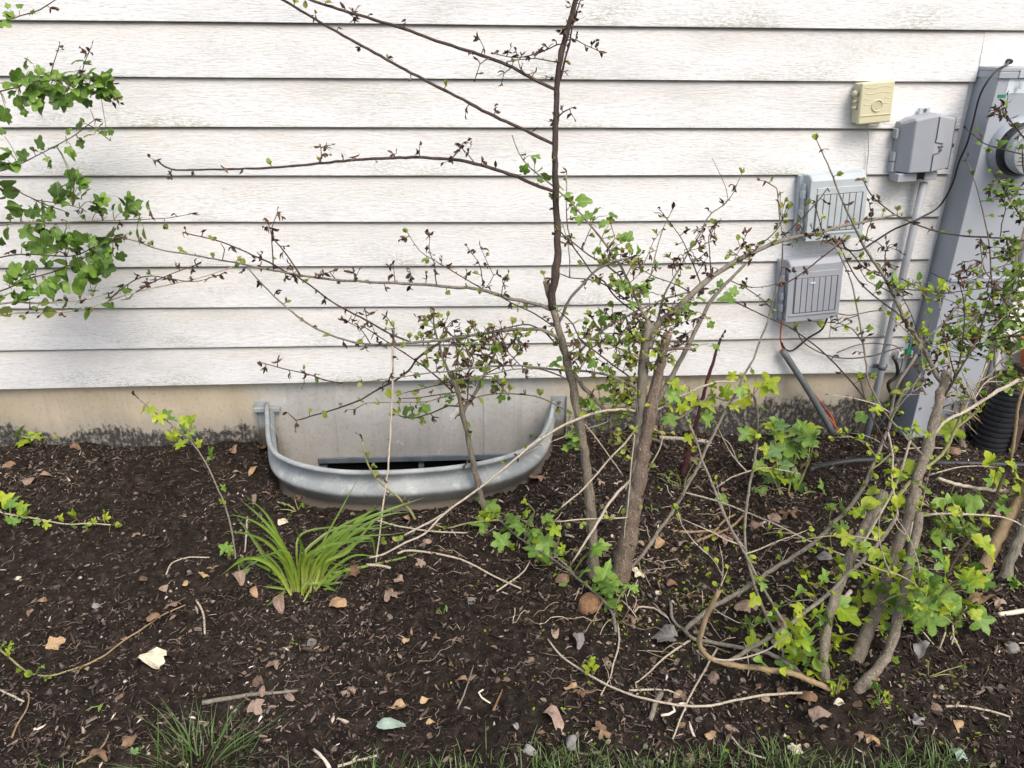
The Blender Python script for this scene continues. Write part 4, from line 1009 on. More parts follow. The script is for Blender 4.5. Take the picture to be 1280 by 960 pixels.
BR([(696, 431), (683, 417), (662, 406), (636, 409), (610, 416)], 1.6, .9, .03, 'bark_dark', nodes=(8, .5, .45))
BR([(692, 408), (668, 392), (640, 379), (628, 372)], 1.2, 1.2, .04, 'bark_dark', nodes=(12, .5, .3))
BR([(604, 362), (579, 347), (561, 336), (542, 325), (525, 314), (512, 295)], 1.3, .5, .03, 'bark_dark', nodes=(9, .7, .15)); BR([(546, 357), (544, 345), (543, 329), (537, 316), (537, 297)], 1.2, .5, .02, 'bark_dark', nodes=(8, .7, .15))
BR([(604, 362), (601, 336), (598, 327), (590, 317)], 1.1, .7, .02, 'bark_dark', nodes=(8, .8, .15)); BR([(607, 360), (617, 344), (610, 330), (602, 312)], .9, .5, .02, 'bark_dark', nodes=(8, .8, .15))
for q in (((444, 351), (442, 340)), ((494, 353), (492, 335)), ((516, 356), (514, 345)), ((627, 370), (628, 358), (631, 352)), ((462, 428), (450, 410), (440, 405)), ((491, 428), (493, 410), (486, 400)), ((460, 405), (458, 395)), ((420, 350), (412, 340), (405, 342))): BR(list(q), 1., .6, .01, 'bark_dark', nodes=(5, .75, .25))
BR([(706, 463), (668, 459), (640, 457), (589, 460), (561, 464), (529, 467), (495, 472), (457, 477)], 2.0, .7, .14, 'bark_grey', nodes=(20, .4, .4))
BR([(707, 473), (674, 461), (640, 462), (622, 466), (589, 472), (560, 478)], 1.6, .8, .06, 'bark_grey', nodes=(20, .4, .4))
BR([(800, 487), (780, 477), (760, 469), (734, 464), (710, 462)], 2.0, 2.0, .0, 'bark_grey', nodes=(14, .3, .5))
BR([(811, 455), (795, 445), (780, 438), (760, 430), (742, 422), (722, 424)], 1.5, .9, -.03, 'bark_grey', nodes=(8, .35, .6))
BR([(760, 520), (750, 505), (730, 485), (718, 468)], 2.6, 2.8, .02, 'bark', nodes=(22, .2, .4))
BR([(800, 480), (785, 470), (765, 455), (745, 440), (725, 425), (716, 405), (702, 392)], 1.5, 1.1, -.04, 'bark_dark', nodes=(9, .4, .5))
# mats of small foliage in the crown
c.green, _g = c.green, None
for (u, v, ru, rv_, n, pw, pg) in ((768, 325, 28, 14, 22, .3, .7), (780, 360, 22, 16, 12, .3, .7), (770, 410, 40, 22, 40, .55, .45), (808, 440, 32, 24, 34, .4, .6), (760, 447, 45, 22, 30, .35, .65), (830, 400, 26, 22, 22, .6, .4), (848, 385, 25, 20, 18, .5, .5), (858, 330, 22, 14, 14, .7, .3), (882, 300, 14, 18, 12, .5, .5),
                              (725, 430, 20, 16, 12, .5, .5), (850, 425, 14, 12, 10, .95, .05), (600, 420, 45, 14, 24, .6, .4), (560, 440, 30, 14, 10, .3, .7), (930, 320, 30, 14, 10, .5, .5), (980, 262, 10, 8, 5, .3, .7), (1000, 290, 20, 12, 6, .5, .5), (780, 520, 50, 26, 36, .2, .8), (800, 555, 40, 30, 14, .1, .9), (770, 490, 40, 16, 26, .3, .7)):
    for i in range(n):
        a = R.uniform(0, 6.283); r = math.sqrt(R.random()); uu, vv = u + math.cos(a) * r * ru, v + math.sin(a) * r * rv_
        d, p, b = c.near(uu, vv)
        if d > 42: continue
        q = P(uu, vv, p.y + R.uniform(-.03, .03)); k = pxm(q)
        mid = (p + q) / 2 + rv(.006); c.pet.tube([p, mid, q], [k * .55, k * .45, k * .4], 4, 0, None, (.17, .14, .08))
        c.cluster(q, (q - p).normalized() + Vector((0, 0, .2)), k, pw, pg, 1.1)
c.patch(790, 368, 22, 20, 9, 14, ['leaf_mid']); c.leaves([(779, 353, 16), (795, 362, 15), (808, 357, 20), (817, 347, 19), (806, 368, 14), (768, 352, 13), (820, 330, 12)], ['leaf_mid', 'leaf_mid', 'leaf_soft'])
c.leaves([(893, 362, 18), (900, 356, 12), (913, 372, 18), (917, 365, 18), (876, 372, 16), (869, 379, 14), (888, 405, 17), (845, 415, 13), (868, 430, 14), (742, 453, 15), (758, 460, 15), (786, 462, 15), (770, 445, 12), (792, 470, 14), (742, 470, 13), (690, 455, 14), (700, 448, 12), (780, 395, 12), (768, 398, 11), (750, 392, 12), (752, 402, 12), (822, 380, 14), (857, 385, 12)], ['leaf_mid', 'leaf_mid', 'leaf_dark'])
c.patch(762, 410, 38, 20, 22, 11, ['leaf_mid', 'leaf_dark'], ('lobed', 'ovate')); c.patch(805, 432, 30, 22, 24, 12, ['leaf_mid', 'leaf_lime'], ('lobed', 'ovate')); c.patch(780, 500, 50, 25, 34, 12, ['leaf_mid', 'leaf_soft', 'leaf_lime'], ('lobed', 'ovate'))
c.patch(735, 508, 18, 10, 8, 14, ['leaf_mid', 'leaf_lime']); c.patch(715, 552, 12, 14, 14, 13, ['leaf_soft', 'leaf_mid'], ('lobed', 'ovate')); c.patch(610, 425, 40, 14, 12, 12, ['leaf_mid'], ('lobed', 'ovate')); c.twigs(26, .35, .5, (690, 900), (270, 520))
# pale dead canes caught low in the shrub
pale = dict(mat='cane_pale', sides=6, name='dead_cane')
BR([(799, 514), (775, 512), (752, 514), (732, 520), (702, 533), (677, 548), (660, 560), (627, 588), (593, 615), (557, 641), (531, 667), (507, 678), (479, 693), (462, 697)], 2.4, 1.6, -.25, nodes=(30, .1, .25), **pale)
BR([(557, 641), (535, 654), (505, 669)], 2.2, 1.6, -.02, nodes=None, **pale)
BR([(803, 522), (786, 548), (760, 576), (730, 610), (702, 634)], 1.8, 1.4, -.10, nodes=(26, .1, .4), **pale)
BR([(732, 531), (752, 557), (779, 595)], 1.2, 1.2, -.02, nodes=None, **pale); BR([(760, 527), (724, 539), (677, 557), (650, 570)], 1.0, .8, .02, nodes=(20, .0, .3), **pale)
BR([(796, 592), (785, 603), (767, 622), (757, 636), (747, 654), (730, 680), (716, 702)], 2.8, 1.8, -.10, nodes=(40, .1, .2), **pale)
BR([(793, 544), (789, 582), (785, 629), (781, 660), (780, 701)], 1.4, 1.0, -.04, nodes=(20, .0, .4), **pale); BR([(827, 542), (825, 560), (809, 590), (800, 615), (794, 640), (785, 670)], 1.3, .9, -.02, nodes=(30, .0, .3), **pale)
BR([(785, 647), (760, 648), (730, 649), (697, 652)], 1.5, 1.1, -.03, nodes=(16, .2, .6), **pale)
BR([(822, 512), (848, 497), (876, 484), (899, 477), (921, 478)], 2.0, 1.6, .03, nodes=None, **pale)
BR([(800, 560), (797, 530), (796, 505), (795, 480)], 1.8, 1.2, .0, nodes=(30, .1, .4), mat='bark_grey', name='branch')
# long brown canes low right
BR([(776, 723), (796, 701), (809, 686), (827, 659), (841, 640), (857, 612), (871, 587), (882, 563), (895, 537), (908, 512), (921, 489), (932, 466), (942, 449), (949, 429), (959, 404), (964, 384), (969, 366), (976, 344), (978, 325), (978, 306), (977, 286), (974, 269), (971, 235), (961, 229)], 3.3, 1.0, .40, 'bark_grey', nodes=(24, .35, .3), sides=8)
BR([(976, 240), (975, 255), (976, 268)], .6, .8, 0, 'bark_grey', nodes=None, y0=-.42)
BR([(785, 655), (775, 690)], 1.0, .8, 0, 'cane_pale', nodes=None)
# yellow green leaves on the arching cane by the foundation
CA = BR([(826, 530), (850, 522), (875, 505), (890, 495), (905, 500), (918, 498), (938, 491), (945, 505), (947, 521), (946, 552)], 1.8, 2.2, .05, 'bark_grey', nodes=None, y0=-.45)
c.leaves([(842, 492, 22), (838, 508, 22), (836, 522, 18), (842, 478, 15), (855, 485, 12), (868, 498, 22), (890, 496, 26), (880, 505, 20), (906, 492, 24), (916, 470, 19), (935, 480, 26), (925, 488, 18), (931, 500, 20), (958, 480, 26), (953, 509, 19), (852, 508, 14), (916, 508, 16), (889, 480, 18), (963, 482, 18), (845, 500, 20)], ['leaf_lime', 'leaf_lime', 'leaf_soft'], 'scallop', droop=.6, maxd=80)
c.leaves([(885, 525, 18), (880, 520, 16), (861, 545, 20), (935, 541, 20), (944, 543, 17), (938, 548, 15), (963, 532, 18), (973, 530, 18), (968, 540, 14), (893, 432, 12)], ['leaf_mid', 'leaf_soft', 'leaf_lime'], 'scallop', droop=.3)
c.done()

# ================================================================== red cane
rc = Plant('red_cane', 'single dark red upright cane standing right of the pruned shrub', 'cane', G(853, 592), 'olive')
rc.branch([(853, 595), (860, 570), (867, 541), (873, 519), (884, 477), (892, 450), (901, 423)], 3.6, 1.7, .10, 'cane_purple', root=True, nodes=(24, .0, .0), name='cane'); rc.done()

# ================================================================== slim shrub before the window well
s2 = Plant('slim_shrub', 'slender young shrub growing right in front of the window well', 'shrub', G(608, 640))
B2 = s2.branch
B2([(609, 645), (602, 622), (592, 580), (585, 546), (579, 522), (574, 497), (568, 475), (563, 466)], 4.1, 2.7, .08, 'bark', root=True, name='trunk', nodes=(50, .1, .3), sides=10, cap='cut_wood')
B2([(571, 486), (562, 468), (559, 460), (553, 445), (549, 430), (543, 410), (542, 395)], 2.2, 1.0, .03, 'bark_red', nodes=(12, .4, .4))
B2([(579, 516), (582, 508), (594, 492), (604, 471), (615, 449), (624, 432), (634, 417)], 2.6, 1.2, .03, 'bark', nodes=(16, .4, .35))
B2([(576, 508), (561, 507), (545, 514), (531, 519), (514, 523), (500, 520)], 1.5, 1.0, .0, 'bark_dark', nodes=(14, .2, .5))
B2([(582, 502), (607, 494), (636, 492), (668, 495), (687, 502), (704, 511)], 1.4, 1.2, .0, 'bark_grey', nodes=(18, .2, .6))
B2([(570, 484), (555, 480), (532, 485), (506, 491)], 1.2, .7, .02, 'bark_dark', nodes=(11, .3, .5)); B2([(571, 490), (551, 493), (525, 497), (504, 498)], 1.2, .7, .02, 'bark_dark', nodes=(11, .3, .5)); B2([(570, 494), (551, 497), (532, 502), (490, 503), (457, 504), (448, 509)], 1.2, .6, .02, 'bark_grey', nodes=(16, .4, .3))
B2([(564, 488), (550, 474), (540, 466), (517, 449), (491, 432), (459, 411)], 1.5, 1.0, .04, 'bark_dark', nodes=(13, .5, .35))
B2([(551, 428), (540, 434), (521, 449), (510, 464), (493, 476), (472, 487), (450, 500), (417, 512), (393, 519), (370, 525), (363, 519)], 2.2, 1.0, .10, 'bark_dark', nodes=(20, .6, .2))
B2([(615, 471), (624, 480), (634, 492)], 1., .8, 0, 'bark_dark', nodes=(8, .3, .5)); B2([(626, 432), (640, 446), (652, 458)], 1., .7, 0, 'bark_dark', nodes=(8, .5, .4)); B2([(606, 468), (622, 460), (640, 450), (652, 436)], 1.3, .8, .02, 'bark_dark', nodes=(9, .4, .4))
B2([(584, 505), (585, 485), (586, 465), (592, 450), (580, 432), (566, 420), (556, 410)], 1.2, .8, .02, 'bark_dark', nodes=(10, .5, .4))
s2.leaves([(492, 514, 18), (500, 511, 16), (507, 516, 17), (515, 512, 17), (520, 507, 14), (527, 511, 16), (533, 512, 15), (526, 522, 15), (512, 520, 14), (522, 517, 14), (485, 491, 12), (556, 494, 13), (562, 500, 11), (604, 478, 13), (520, 468, 12), (545, 450, 13), (532, 455, 12), (523, 454, 11), (526, 480, 11), (573, 519, 14), (585, 530, 12), (620, 485, 12), (630, 478, 12), (627, 496, 12), (601, 500, 11), (590, 440, 15), (598, 436, 12), (608, 448, 14), (600, 455, 14), (574, 475, 13), (583, 478, 12)], ['leaf_mid', 'leaf_mid', 'leaf_dark', 'leaf_lime'], ['lobed', 'ovate'])
for (u, v, ru, rv_, n, pw, pg) in ((600, 445, 30, 20, 34, .5, .5), (575, 475, 22, 16, 22, .35, .65), (545, 408, 20, 22, 30, .55, .45), (600, 420, 40, 12, 14, .6, .4), (640, 430, 20, 18, 16, .6, .4)):
    for i in range(n):
        a = R.uniform(0, 6.283); r = math.sqrt(R.random()); uu, vv = u + math.cos(a) * r * ru, v + math.sin(a) * r * rv_
        d, p, b = s2.near(uu, vv)
        if d > 30: continue
        q = P(uu, vv, p.y + R.uniform(-.03, .03)); k = pxm(q); s2.pet.tube([p, (p + q) / 2 + rv(.005), q], [k * .5, k * .45, k * .4], 4, 0, None, (.15, .12, .07)); s2.cluster(q, (q - p).normalized(), k, pw, pg, 1.)
s2.done()
w1 = Plant('dry_stalk', 'thin pale dry stalk rising in front of the window well left of the slim shrub', 'dry stalk', G(469, 704), 'olive')
w1.branch([(468, 706), (473, 680), (479, 631), (484, 594), (486, 575), (489, 520), (491, 475), (491, 434), (492, 414)], 1.3, 2.0, .42, 'cane_pale', root=True, nodes=(34, .5, .1), name='stalk'); w1.done()
w2 = Plant('dry_stalk', 'brown leaning dry stalk crossing the front of the window well above the daylily', 'dry stalk', G(520, 655), 'olive')
w2.branch([(524, 652), (512, 638), (498, 622), (483, 610), (470, 597), (460, 580), (455, 565), (453, 552)], 1.8, 1.0, .03, 'cane_green', root=True, nodes=(20, .2, .2), name='stalk'); w2.done()
ws = Plant('bare_twig', 'short bare branch with wilted leaves lying against the lowest siding board above the window well', 'branch', P(428, 479, -.05), 'olive')
ws.branch([(428, 479), (405, 475), (387, 468), (355, 461), (333, 455)], 1.4, .7, -.03, 'bark_dark', y0=-.06, nodes=(10, .6, .25), name='stem'); ws.leaves([(378, 483, 13), (396, 475, 11), (380, 459, 8)], 'leaf_mid', 'ovate'); ws.done()

# ================================================================== left shrub, rooted out of the picture
l0 = Vector((-2.0, -.42, float(ground(-2.0, -.42))))
lf = Plant('leafy_shrub', 'large leafy dark green shrub reaching in from the left edge against the siding', 'shrub', l0, 'dark')
lf.ls = 1.14; BL = lf.branch
def wpx(p):
    q = p - CAM; dd = q.dot(FW); return (640 + F * q.dot(RT) / dd, 480 - F * q.dot(UP) / dd)
def wb(plant, pts, r0, r1, mat, name='trunk', **k):      # branch given in world points
    px = [wpx(p) for p in pts]; y0 = pts[0].y; dy = pts[-1].y - y0
    return plant.branch(px, r0, r1, dy, mat, y0=y0, name=name, **k)
wb(lf, [l0 + Vector((0, 0, -.02)), l0 + Vector((.03, .02, .3)), l0 + Vector((-.02, .05, .8)), l0 + Vector((.03, .08, 1.3))], 6, 4, 'bark', nodes=None, sides=10)
wb(lf, [l0 + Vector((.06, .03, -.02)), l0 + Vector((.12, .05, .4)), l0 + Vector((.10, .10, .9)), l0 + Vector((.16, .12, 1.45))], 5, 3, 'bark', nodes=None, sides=10)
def lb(pts, r0=1.8, r1=.9, dy=.05, nodes=(14, .25, .5), mat='bark_dark', y=-.30):
    d, p, b = lf.near(*pts[0])
    u0, v0 = pts[0]; tr = min((q for bb in lf.br[:2] for q in bb['w']), key=lambda q: (wpx(q)[1] - (v0 + 40)) ** 2 + (wpx(q)[0] + 150) ** 2 * .0)
    return BL(pts, r0, r1, dy, mat, y0=y, nodes=nodes, pre=[tr, (tr + P(u0, v0, y)) / 2 + Vector((0, -.02, -.02))])
lb([(0, 27), (25, 20), (50, 12), (66, 2)]); lb([(0, 114), (30, 105), (60, 100), (100, 104), (125, 112), (140, 120)], 2.2); BL([(62, 100), (67, 80), (72, 64)], 1, .6, .0, nodes=(8, .3, .5)); BL([(100, 104), (105, 80), (110, 68)], 1, .6, 0, nodes=(7, .8, .1)); BL([(118, 106), (130, 118), (138, 125)], 1, .7, 0, nodes=(7, .5, .5))
lb([(0, 214), (25, 205), (45, 195), (70, 182), (95, 168), (110, 156), (118, 150)], 1.8, .7); BL([(115, 158), (128, 168), (138, 176)], .9, .6, 0, nodes=None)
lb([(0, 282), (40, 279), (100, 277), (150, 275), (205, 273), (235, 268)], 1.8, .7, mat='bark_grey'); lb([(0, 237), (30, 243), (50, 253), (75, 262)], 1.5); BL([(45, 250), (80, 255), (100, 260)], 1, .6)
lb([(0, 322), (40, 318), (90, 320), (120, 308), (150, 298)], 1.8); lb([(0, 364), (30, 350), (60, 342), (90, 330), (110, 320)], 1.8); lb([(0, 380), (50, 379), (100, 375), (130, 368)], 2.0, 1.4, mat='cane_pale')
lb([(0, 394), (60, 391), (100, 387), (135, 376), (170, 365), (215, 355), (250, 347), (290, 334)], 2.0, .9, mat='cane_pale', nodes=(16, .3, .5)); BL([(170, 365), (185, 356), (210, 344), (240, 333)], 1.2, .6, .02, nodes=(10, .4, .5)); BL([(135, 376), (165, 352), (190, 345), (240, 352), (270, 345)], 1.2, .6)
dk = ['leaf_dark', 'leaf_mid', 'leaf_mid']
lf.leaves([(32, 81, 18), (37, 77, 12), (22, 95, 18), (12, 104, 16), (15, 115, 19), (28, 100, 16), (5, 140, 18), (40, 116, 19), (38, 98, 16), (45, 128, 18), (55, 108, 19), (60, 95, 17), (50, 90, 16), (70, 98, 18), (75, 110, 19), (66, 118, 16), (72, 128, 16), (85, 125, 22), (80, 92, 16), (90, 100, 18), (98, 90, 15), (100, 108, 19), (108, 112, 18), (105, 122, 16), (110, 130, 13), (95, 118, 16), (120, 95, 15), (126, 102, 17), (132, 97, 17), (138, 108, 19), (143, 118, 17), (128, 112, 15), (98, 76, 14), (108, 78, 12), (76, 62, 10), (20, 128, 15), (30, 140, 14), (10, 150, 13)], dk)
lf.leaves([(12, 20, 14), (5, 28, 14), (25, 8, 12), (10, 8, 13), (40, 15, 10), (5, 195, 18), (15, 193, 20), (22, 205, 18), (5, 210, 16), (30, 195, 15), (3, 165, 12), (50, 181, 16), (58, 198, 14), (68, 183, 16), (85, 187, 14), (90, 192, 12), (98, 158, 16), (112, 168, 13), (122, 160, 16), (130, 165, 16), (138, 166, 14), (100, 178, 14), (84, 165, 10), (62, 204, 10)], dk)
for (u, v, ru, rv_, n) in ((35, 118, 36, 18, 16), (90, 106, 42, 20, 26), (128, 108, 14, 10, 7), (12, 203, 14, 10, 6), (85, 240, 22, 14, 14), (90, 225, 14, 12, 8), (50, 262, 45, 10, 14), (150, 258, 36, 14, 18), (45, 300, 50, 22, 26), (100, 315, 36, 20, 20), (45, 345, 48, 22, 26), (130, 322, 22, 16, 14), (140, 300, 12, 12, 6), (80, 350, 26, 18, 16), (115, 350, 20, 16, 10), (20, 375, 24, 14, 9)):
    lf.patch(u, v, ru, rv_, n, 16.5, dk, ('lobed', 'lobed', 'ovate'))
lf.leaves([(10, 230, 20), (15, 240, 18), (5, 245, 16), (148, 358, 18), (158, 364, 17), (160, 372, 16), (145, 368, 16), (60, 390, 16), (8, 390, 17), (55, 378, 15), (110, 392, 14), (135, 383, 15), (80, 382, 15), (98, 378, 15), (172, 292, 10), (181, 291, 13), (163, 292, 9)], ['leaf_mid', 'leaf_lime'])
lf.done()

# ================================================================== big right shrub
r0_ = G(1050, 862)
rs = Plant('cut_back_shrub', 'cut back shrub with bright yellow green leaves and several sawn trunks at the lower right', 'shrub', r0_, 'lime')
rs.ls = 1.18; BS = rs.branch; tk = dict(name='trunk', sides=12, wig=.003)
BS([(1068, 829), (1084, 790), (1096, 765), (1110, 715), (1124, 678), (1136, 648), (1146, 602), (1158, 564), (1169, 522), (1179, 484), (1183, 466)], 7.6, 5.4, .42, 'bark', root=True, nodes=(60, .1, .2), cap='cut_pale', **tk)
BS([(1070, 868), (1086, 848), (1102, 830), (1116, 800), (1124, 765), (1134, 715), (1144, 672), (1150, 640)], 6.6, 4.8, .20, 'bark', root=True, nodes=(60, .1, .3), cap='cut_wood', **tk)
BS([(1033, 858), (1030, 810), (1038, 765), (1050, 728), (1064, 695), (1078, 665), (1091, 642), (1105, 614)], 5.6, 6.0, .22, 'bark', root=True, nodes=(60, .1, .3), cap='cut_wood', **tk)
BS([(1068, 694), (1090, 660), (1107, 630), (1122, 600), (1132, 570), (1141, 540)], 2.0, 2.0, .05, 'cane_pale', nodes=(30, .1, .4))
BS([(1055, 862), (1000, 845), (944, 835), (910, 830), (886, 821), (874, 807), (876, 792), (886, 764), (899, 738)], 4.0, 3.0, -.02, 'bark_tan', root=True, nodes=(40, .05, .2), name='crawling_stem', wig=.002)
BS([(1012, 850), (985, 830), (960, 817), (936, 811), (895, 804), (867, 798), (854, 787), (841, 774), (838, 752)], 4.2, 2.6, .02, 'bark_grey', nodes=(50, 0, .1), name='crawling_stem', wig=.002, gl=.02)
BS([(856, 787), (873, 772), (891, 759), (925, 740), (959, 717), (979, 704), (1015, 680), (1040, 656), (1062, 634), (1079, 609), (1094, 576), (1104, 551), (1111, 535), (1115, 509), (1122, 481), (1134, 462), (1146, 443)], 4.2, 2.4, .28, 'bark_grey', nodes=(28, .05, .35), sides=9)
BS([(905, 830), (925, 819), (947, 806), (981, 785), (1007, 764), (1036, 742), (1060, 717), (1087, 692), (1107, 667), (1122, 643)], 3.6, 3.2, .12, 'bark_grey', nodes=(40, .05, .3), sides=9)
BS([(979, 815), (970, 796), (959, 772), (949, 749), (940, 721), (932, 687), (931, 662), (934, 625), (942, 582), (946, 554)], 2.6, 2.2, .25, 'bark_grey', nodes=(26, .05, .25))
BS([(984, 790), (979, 777), (959, 744), (945, 718), (931, 692), (916, 666), (902, 636), (891, 606), (878, 576), (869, 548), (857, 520)], 2.5, 1.9, .22, 'bark_grey', nodes=(26, .05, .25))
BS([(1016, 866), (980, 867), (948, 870), (916, 876), (879, 883), (847, 881), (801, 872), (763, 858), (732, 841), (701, 819), (685, 799)], 2.3, 1.6, .03, 'cane_pale', root=True, nodes=None, name='crawling_stem', wig=.002, gl=.022)
rs.leaves([(737, 829, 10), (742, 832, 14), (745, 836, 14), (735, 838, 12), (740, 824, 10)], 'leaf_lime')
BS([(882, 812), (871, 813), (880, 821), (904, 825), (932, 822), (961, 811), (989, 791)], 1.7, 1.2, -.01, 'cane_tan' if 0 else 'cane_pale', nodes=(26, 0, .3), name='dead_cane')
BS([(1103, 865), (1109, 827), (1119, 787), (1125, 757), (1131, 727), (1136, 690), (1141, 652)], 2.1, 2.4, .18, 'cane_pale', y0=-1.32, nodes=(30, .0, .3), name='dead_cane'); BS([(1103, 865), (1097, 890), (1092, 918)], 1.9, 1.5, -.08, 'cane_pale', nodes=(12, 0, .7), name='dead_cane')
BS([(1041, 836), (1070, 834), (1090, 831), (1109, 828)], 1.6, 1.4, 0, 'cane_pale', y0=-1.3, nodes=(14, 0, .6), name='dead_cane')
# long stems rising from the tallest trunk
BS([(1176, 478), (1165, 458), (1149, 427), (1132, 402), (1117, 368), (1103, 343), (1090, 324), (1077, 303), (1063, 273), (1050, 245), (1038, 213), (1023, 180)], 4.2, 1.0, .12, 'bark_grey', nodes=(24, .4, .3), sides=8)
BS([(1151, 566), (1134, 548), (1109, 520), (1096, 499), (1085, 475), (1083, 456), (1079, 431), (1073, 394), (1064, 352), (1052, 324), (1039, 300)], 2.2, 1.0, .16, 'bark_grey', nodes=(20, .3, .4))
BS([(1132, 404), (1120, 390), (1090, 368), (1069, 345), (1051, 311), (1045, 303)], 1.6, .9, .05, 'bark_dark', nodes=(13, .45, .4)); BS([(1105, 346), (1090, 340), (1075, 330), (1062, 314), (1035, 302), (1022, 268), (1020, 258)], 1.2, .8, .05, 'bark_dark', nodes=(9, .6, .3))
BS([(1099, 340), (1106, 330), (1107, 315), (1097, 303), (1083, 299)], 1., .7, .02, 'bark_dark', nodes=(8, .6, .3)); BS([(1107, 349), (1106, 320), (1108, 308), (1120, 312)], 1., .6, .02, 'bark_dark', nodes=(8, .8, .1))
BS([(1081, 304), (1085, 285), (1090, 275), (1088, 262)], .9, .7, .0, 'bark_dark', nodes=(7, .8, .1)); BS([(1118, 369), (1103, 360), (1085, 352), (1076, 338)], 1., .6, .02, 'bark_dark', nodes=(8, .5, .4)); BS([(1073, 394), (1060, 398), (1040, 410), (1060, 405)], .9, .5, .0, 'bark_dark', nodes=(8, .5, .4))
BS([(1080, 431), (1066, 412), (1052, 405), (1036, 403), (1020, 402)], 1., .6, .03, 'bark_dark', nodes=(8, .55, .35)); BS([(1155, 432), (1144, 420), (1136, 408)], 1, .7, 0, 'bark_dark', nodes=(8, .3, .5))
BS([(1153, 429), (1166, 416), (1180, 404), (1197, 383), (1213, 362), (1224, 343), (1230, 322)], 2.0, 1.2, .04, 'bark_grey', nodes=(14, .35, .5)); BS([(1158, 434), (1161, 410), (1163, 390), (1165, 372)], 1., .6, 0, 'bark_grey', nodes=(9, .2, .7))
BS([(1150, 424), (1132, 410), (1151, 362), (1130, 358), (1115, 358)][:1] + [(1140, 395), (1128, 372), (1115, 358)], 1, .6, .02, 'bark_dark', nodes=(7, .2, .7)); BS([(1115, 360), (1151, 363), (1180, 366), (1209, 363), (1238, 359)], 1.0, .9, .0, 'bark_dark', nodes=(9, .2, .7))
BS([(1178, 500), (1190, 480), (1201, 460), (1209, 447), (1224, 416), (1234, 383), (1240, 365)], 1.8, 1.0, .04, 'bark_dark', nodes=(9, .2, .7)); BS([(1180, 497), (1197, 460), (1203, 430), (1205, 406), (1205, 377), (1198, 350)], 1.5, .8, .03, 'bark_dark', nodes=(10, .3, .5)); BS([(1194, 470), (1186, 440), (1180, 415), (1180, 405)], 1.1, .8, 0, 'bark_dark', nodes=(8, .2, .7))
# stems crossing in the middle ground
BS([(1182, 570), (1190, 546), (1199, 524), (1205, 497)], 2.0, 1.4, .0, 'cane_green', nodes=(16, 0, .4), y0=-.75); BS([(1116, 630), (1140, 600), (1166, 578), (1182, 562), (1196, 535), (1224, 512)], 2.4, 1.6, .10, 'cane_green', nodes=(22, 0, .4), y0=-.95); BS([(1199, 524), (1212, 499), (1224, 478), (1234, 454)], 1.6, 1.2, .05, 'cane_pale', nodes=(20, 0, .3))
BS([(1156, 560), (1179, 529), (1207, 514), (1231, 499), (1256, 484), (1280, 473), (1310, 462)], 2.4, 3.8, .10, 'cane_pale', nodes=(40, 0, .2), name='dead_cane')
BS([(1146, 606), (1130, 590), (1115, 567), (1100, 540), (1085, 510), (1076, 478)], 1.6, 1.0, .14, 'bark_dark', nodes=(20, .2, .4)); BS([(1122, 643), (1115, 600), (1116, 570), (1110, 540)], 1.6, 1.6, .06, 'cane_pale', nodes=(24, 0, .4), name='dead_cane')
BS([(1098, 575), (1090, 565), (1080, 553), (1060, 545)], 1.2, .8, -.02, 'cane_green', nodes=(7, 0, .9)); BS([(1090, 586), (1099, 580), (1110, 570), (1115, 566)], 1.2, .8, 0, 'cane_green', nodes=(7, 0, .9)); BS([(1113, 525), (1124, 500), (1130, 488), (1138, 484)], 2, 1.6, 0, 'cane_green', nodes=(12, 0, .5))
BS([(1173, 598), (1199, 606), (1227, 611), (1255, 614), (1280, 615), (1320, 618)], 3.0, 3.6, .05, 'cane_pale', nodes=(50, 0, .1), name='dead_cane', y0=-.88)
BS([(1139, 652), (1152, 645), (1171, 642), (1209, 643), (1256, 647), (1290, 664)], 2.0, 1.4, .0, 'cane_pale', nodes=(40, 0, .2), name='dead_cane'); BS([(1141, 622), (1162, 634), (1175, 645), (1186, 658), (1205, 660)], 1.3, 1.0, -.02, 'cane_pale', nodes=(12, 0, .6), name='dead_cane')
BS([(1077, 702), (1100, 712), (1124, 719), (1143, 730), (1167, 751), (1190, 790), (1210, 810), (1227, 850), (1263, 880)][:5], 1.3, 1.0, -.05, 'cane_pale', nodes=(20, 0, .5), name='dead_cane'); BS([(1192, 796), (1209, 829), (1227, 850), (1263, 878)], 1.4, 1.2, -.03, 'cane_pale', nodes=(50, 0, .2), y0=-1.22, name='dead_cane')
BS([(1154, 790), (1171, 809), (1201, 829), (1240, 850)], 1.2, 1., -.03, 'cane_pale', nodes=(30, 0, .3), y0=-1.2, name='dead_cane'); BS([(1169, 831), (1196, 854), (1237, 880)], 1.3, 1., -.05, 'cane_pale', nodes=(20, 0, .5), y0=-1.28, name='dead_cane')
BS([(1182, 790), (1169, 826), (1159, 850)], 1.4, 1., -.05, 'cane_pale', nodes=None, y0=-1.2, name='dead_cane'); BS([(1191, 781), (1190, 805), (1171, 835), (1159, 865)], 1.3, 1., -.08, 'cane_pale', nodes=None, y0=-1.18, name='dead_cane')
BS([(857, 617), (899, 627), (932, 640), (970, 657), (1007, 674), (1054, 694), (1077, 702)], 1.5, 1.5, -.10, 'cane_pale', nodes=(36, 0, .3), y0=-.72, name='dead_cane', gl=.04)
BS([(895, 610), (914, 597), (940, 588), (960, 585), (1000, 592)], 1.3, 1., .0, 'cane_pale', nodes=(26, 0, .3), y0=-.60, name='dead_cane')
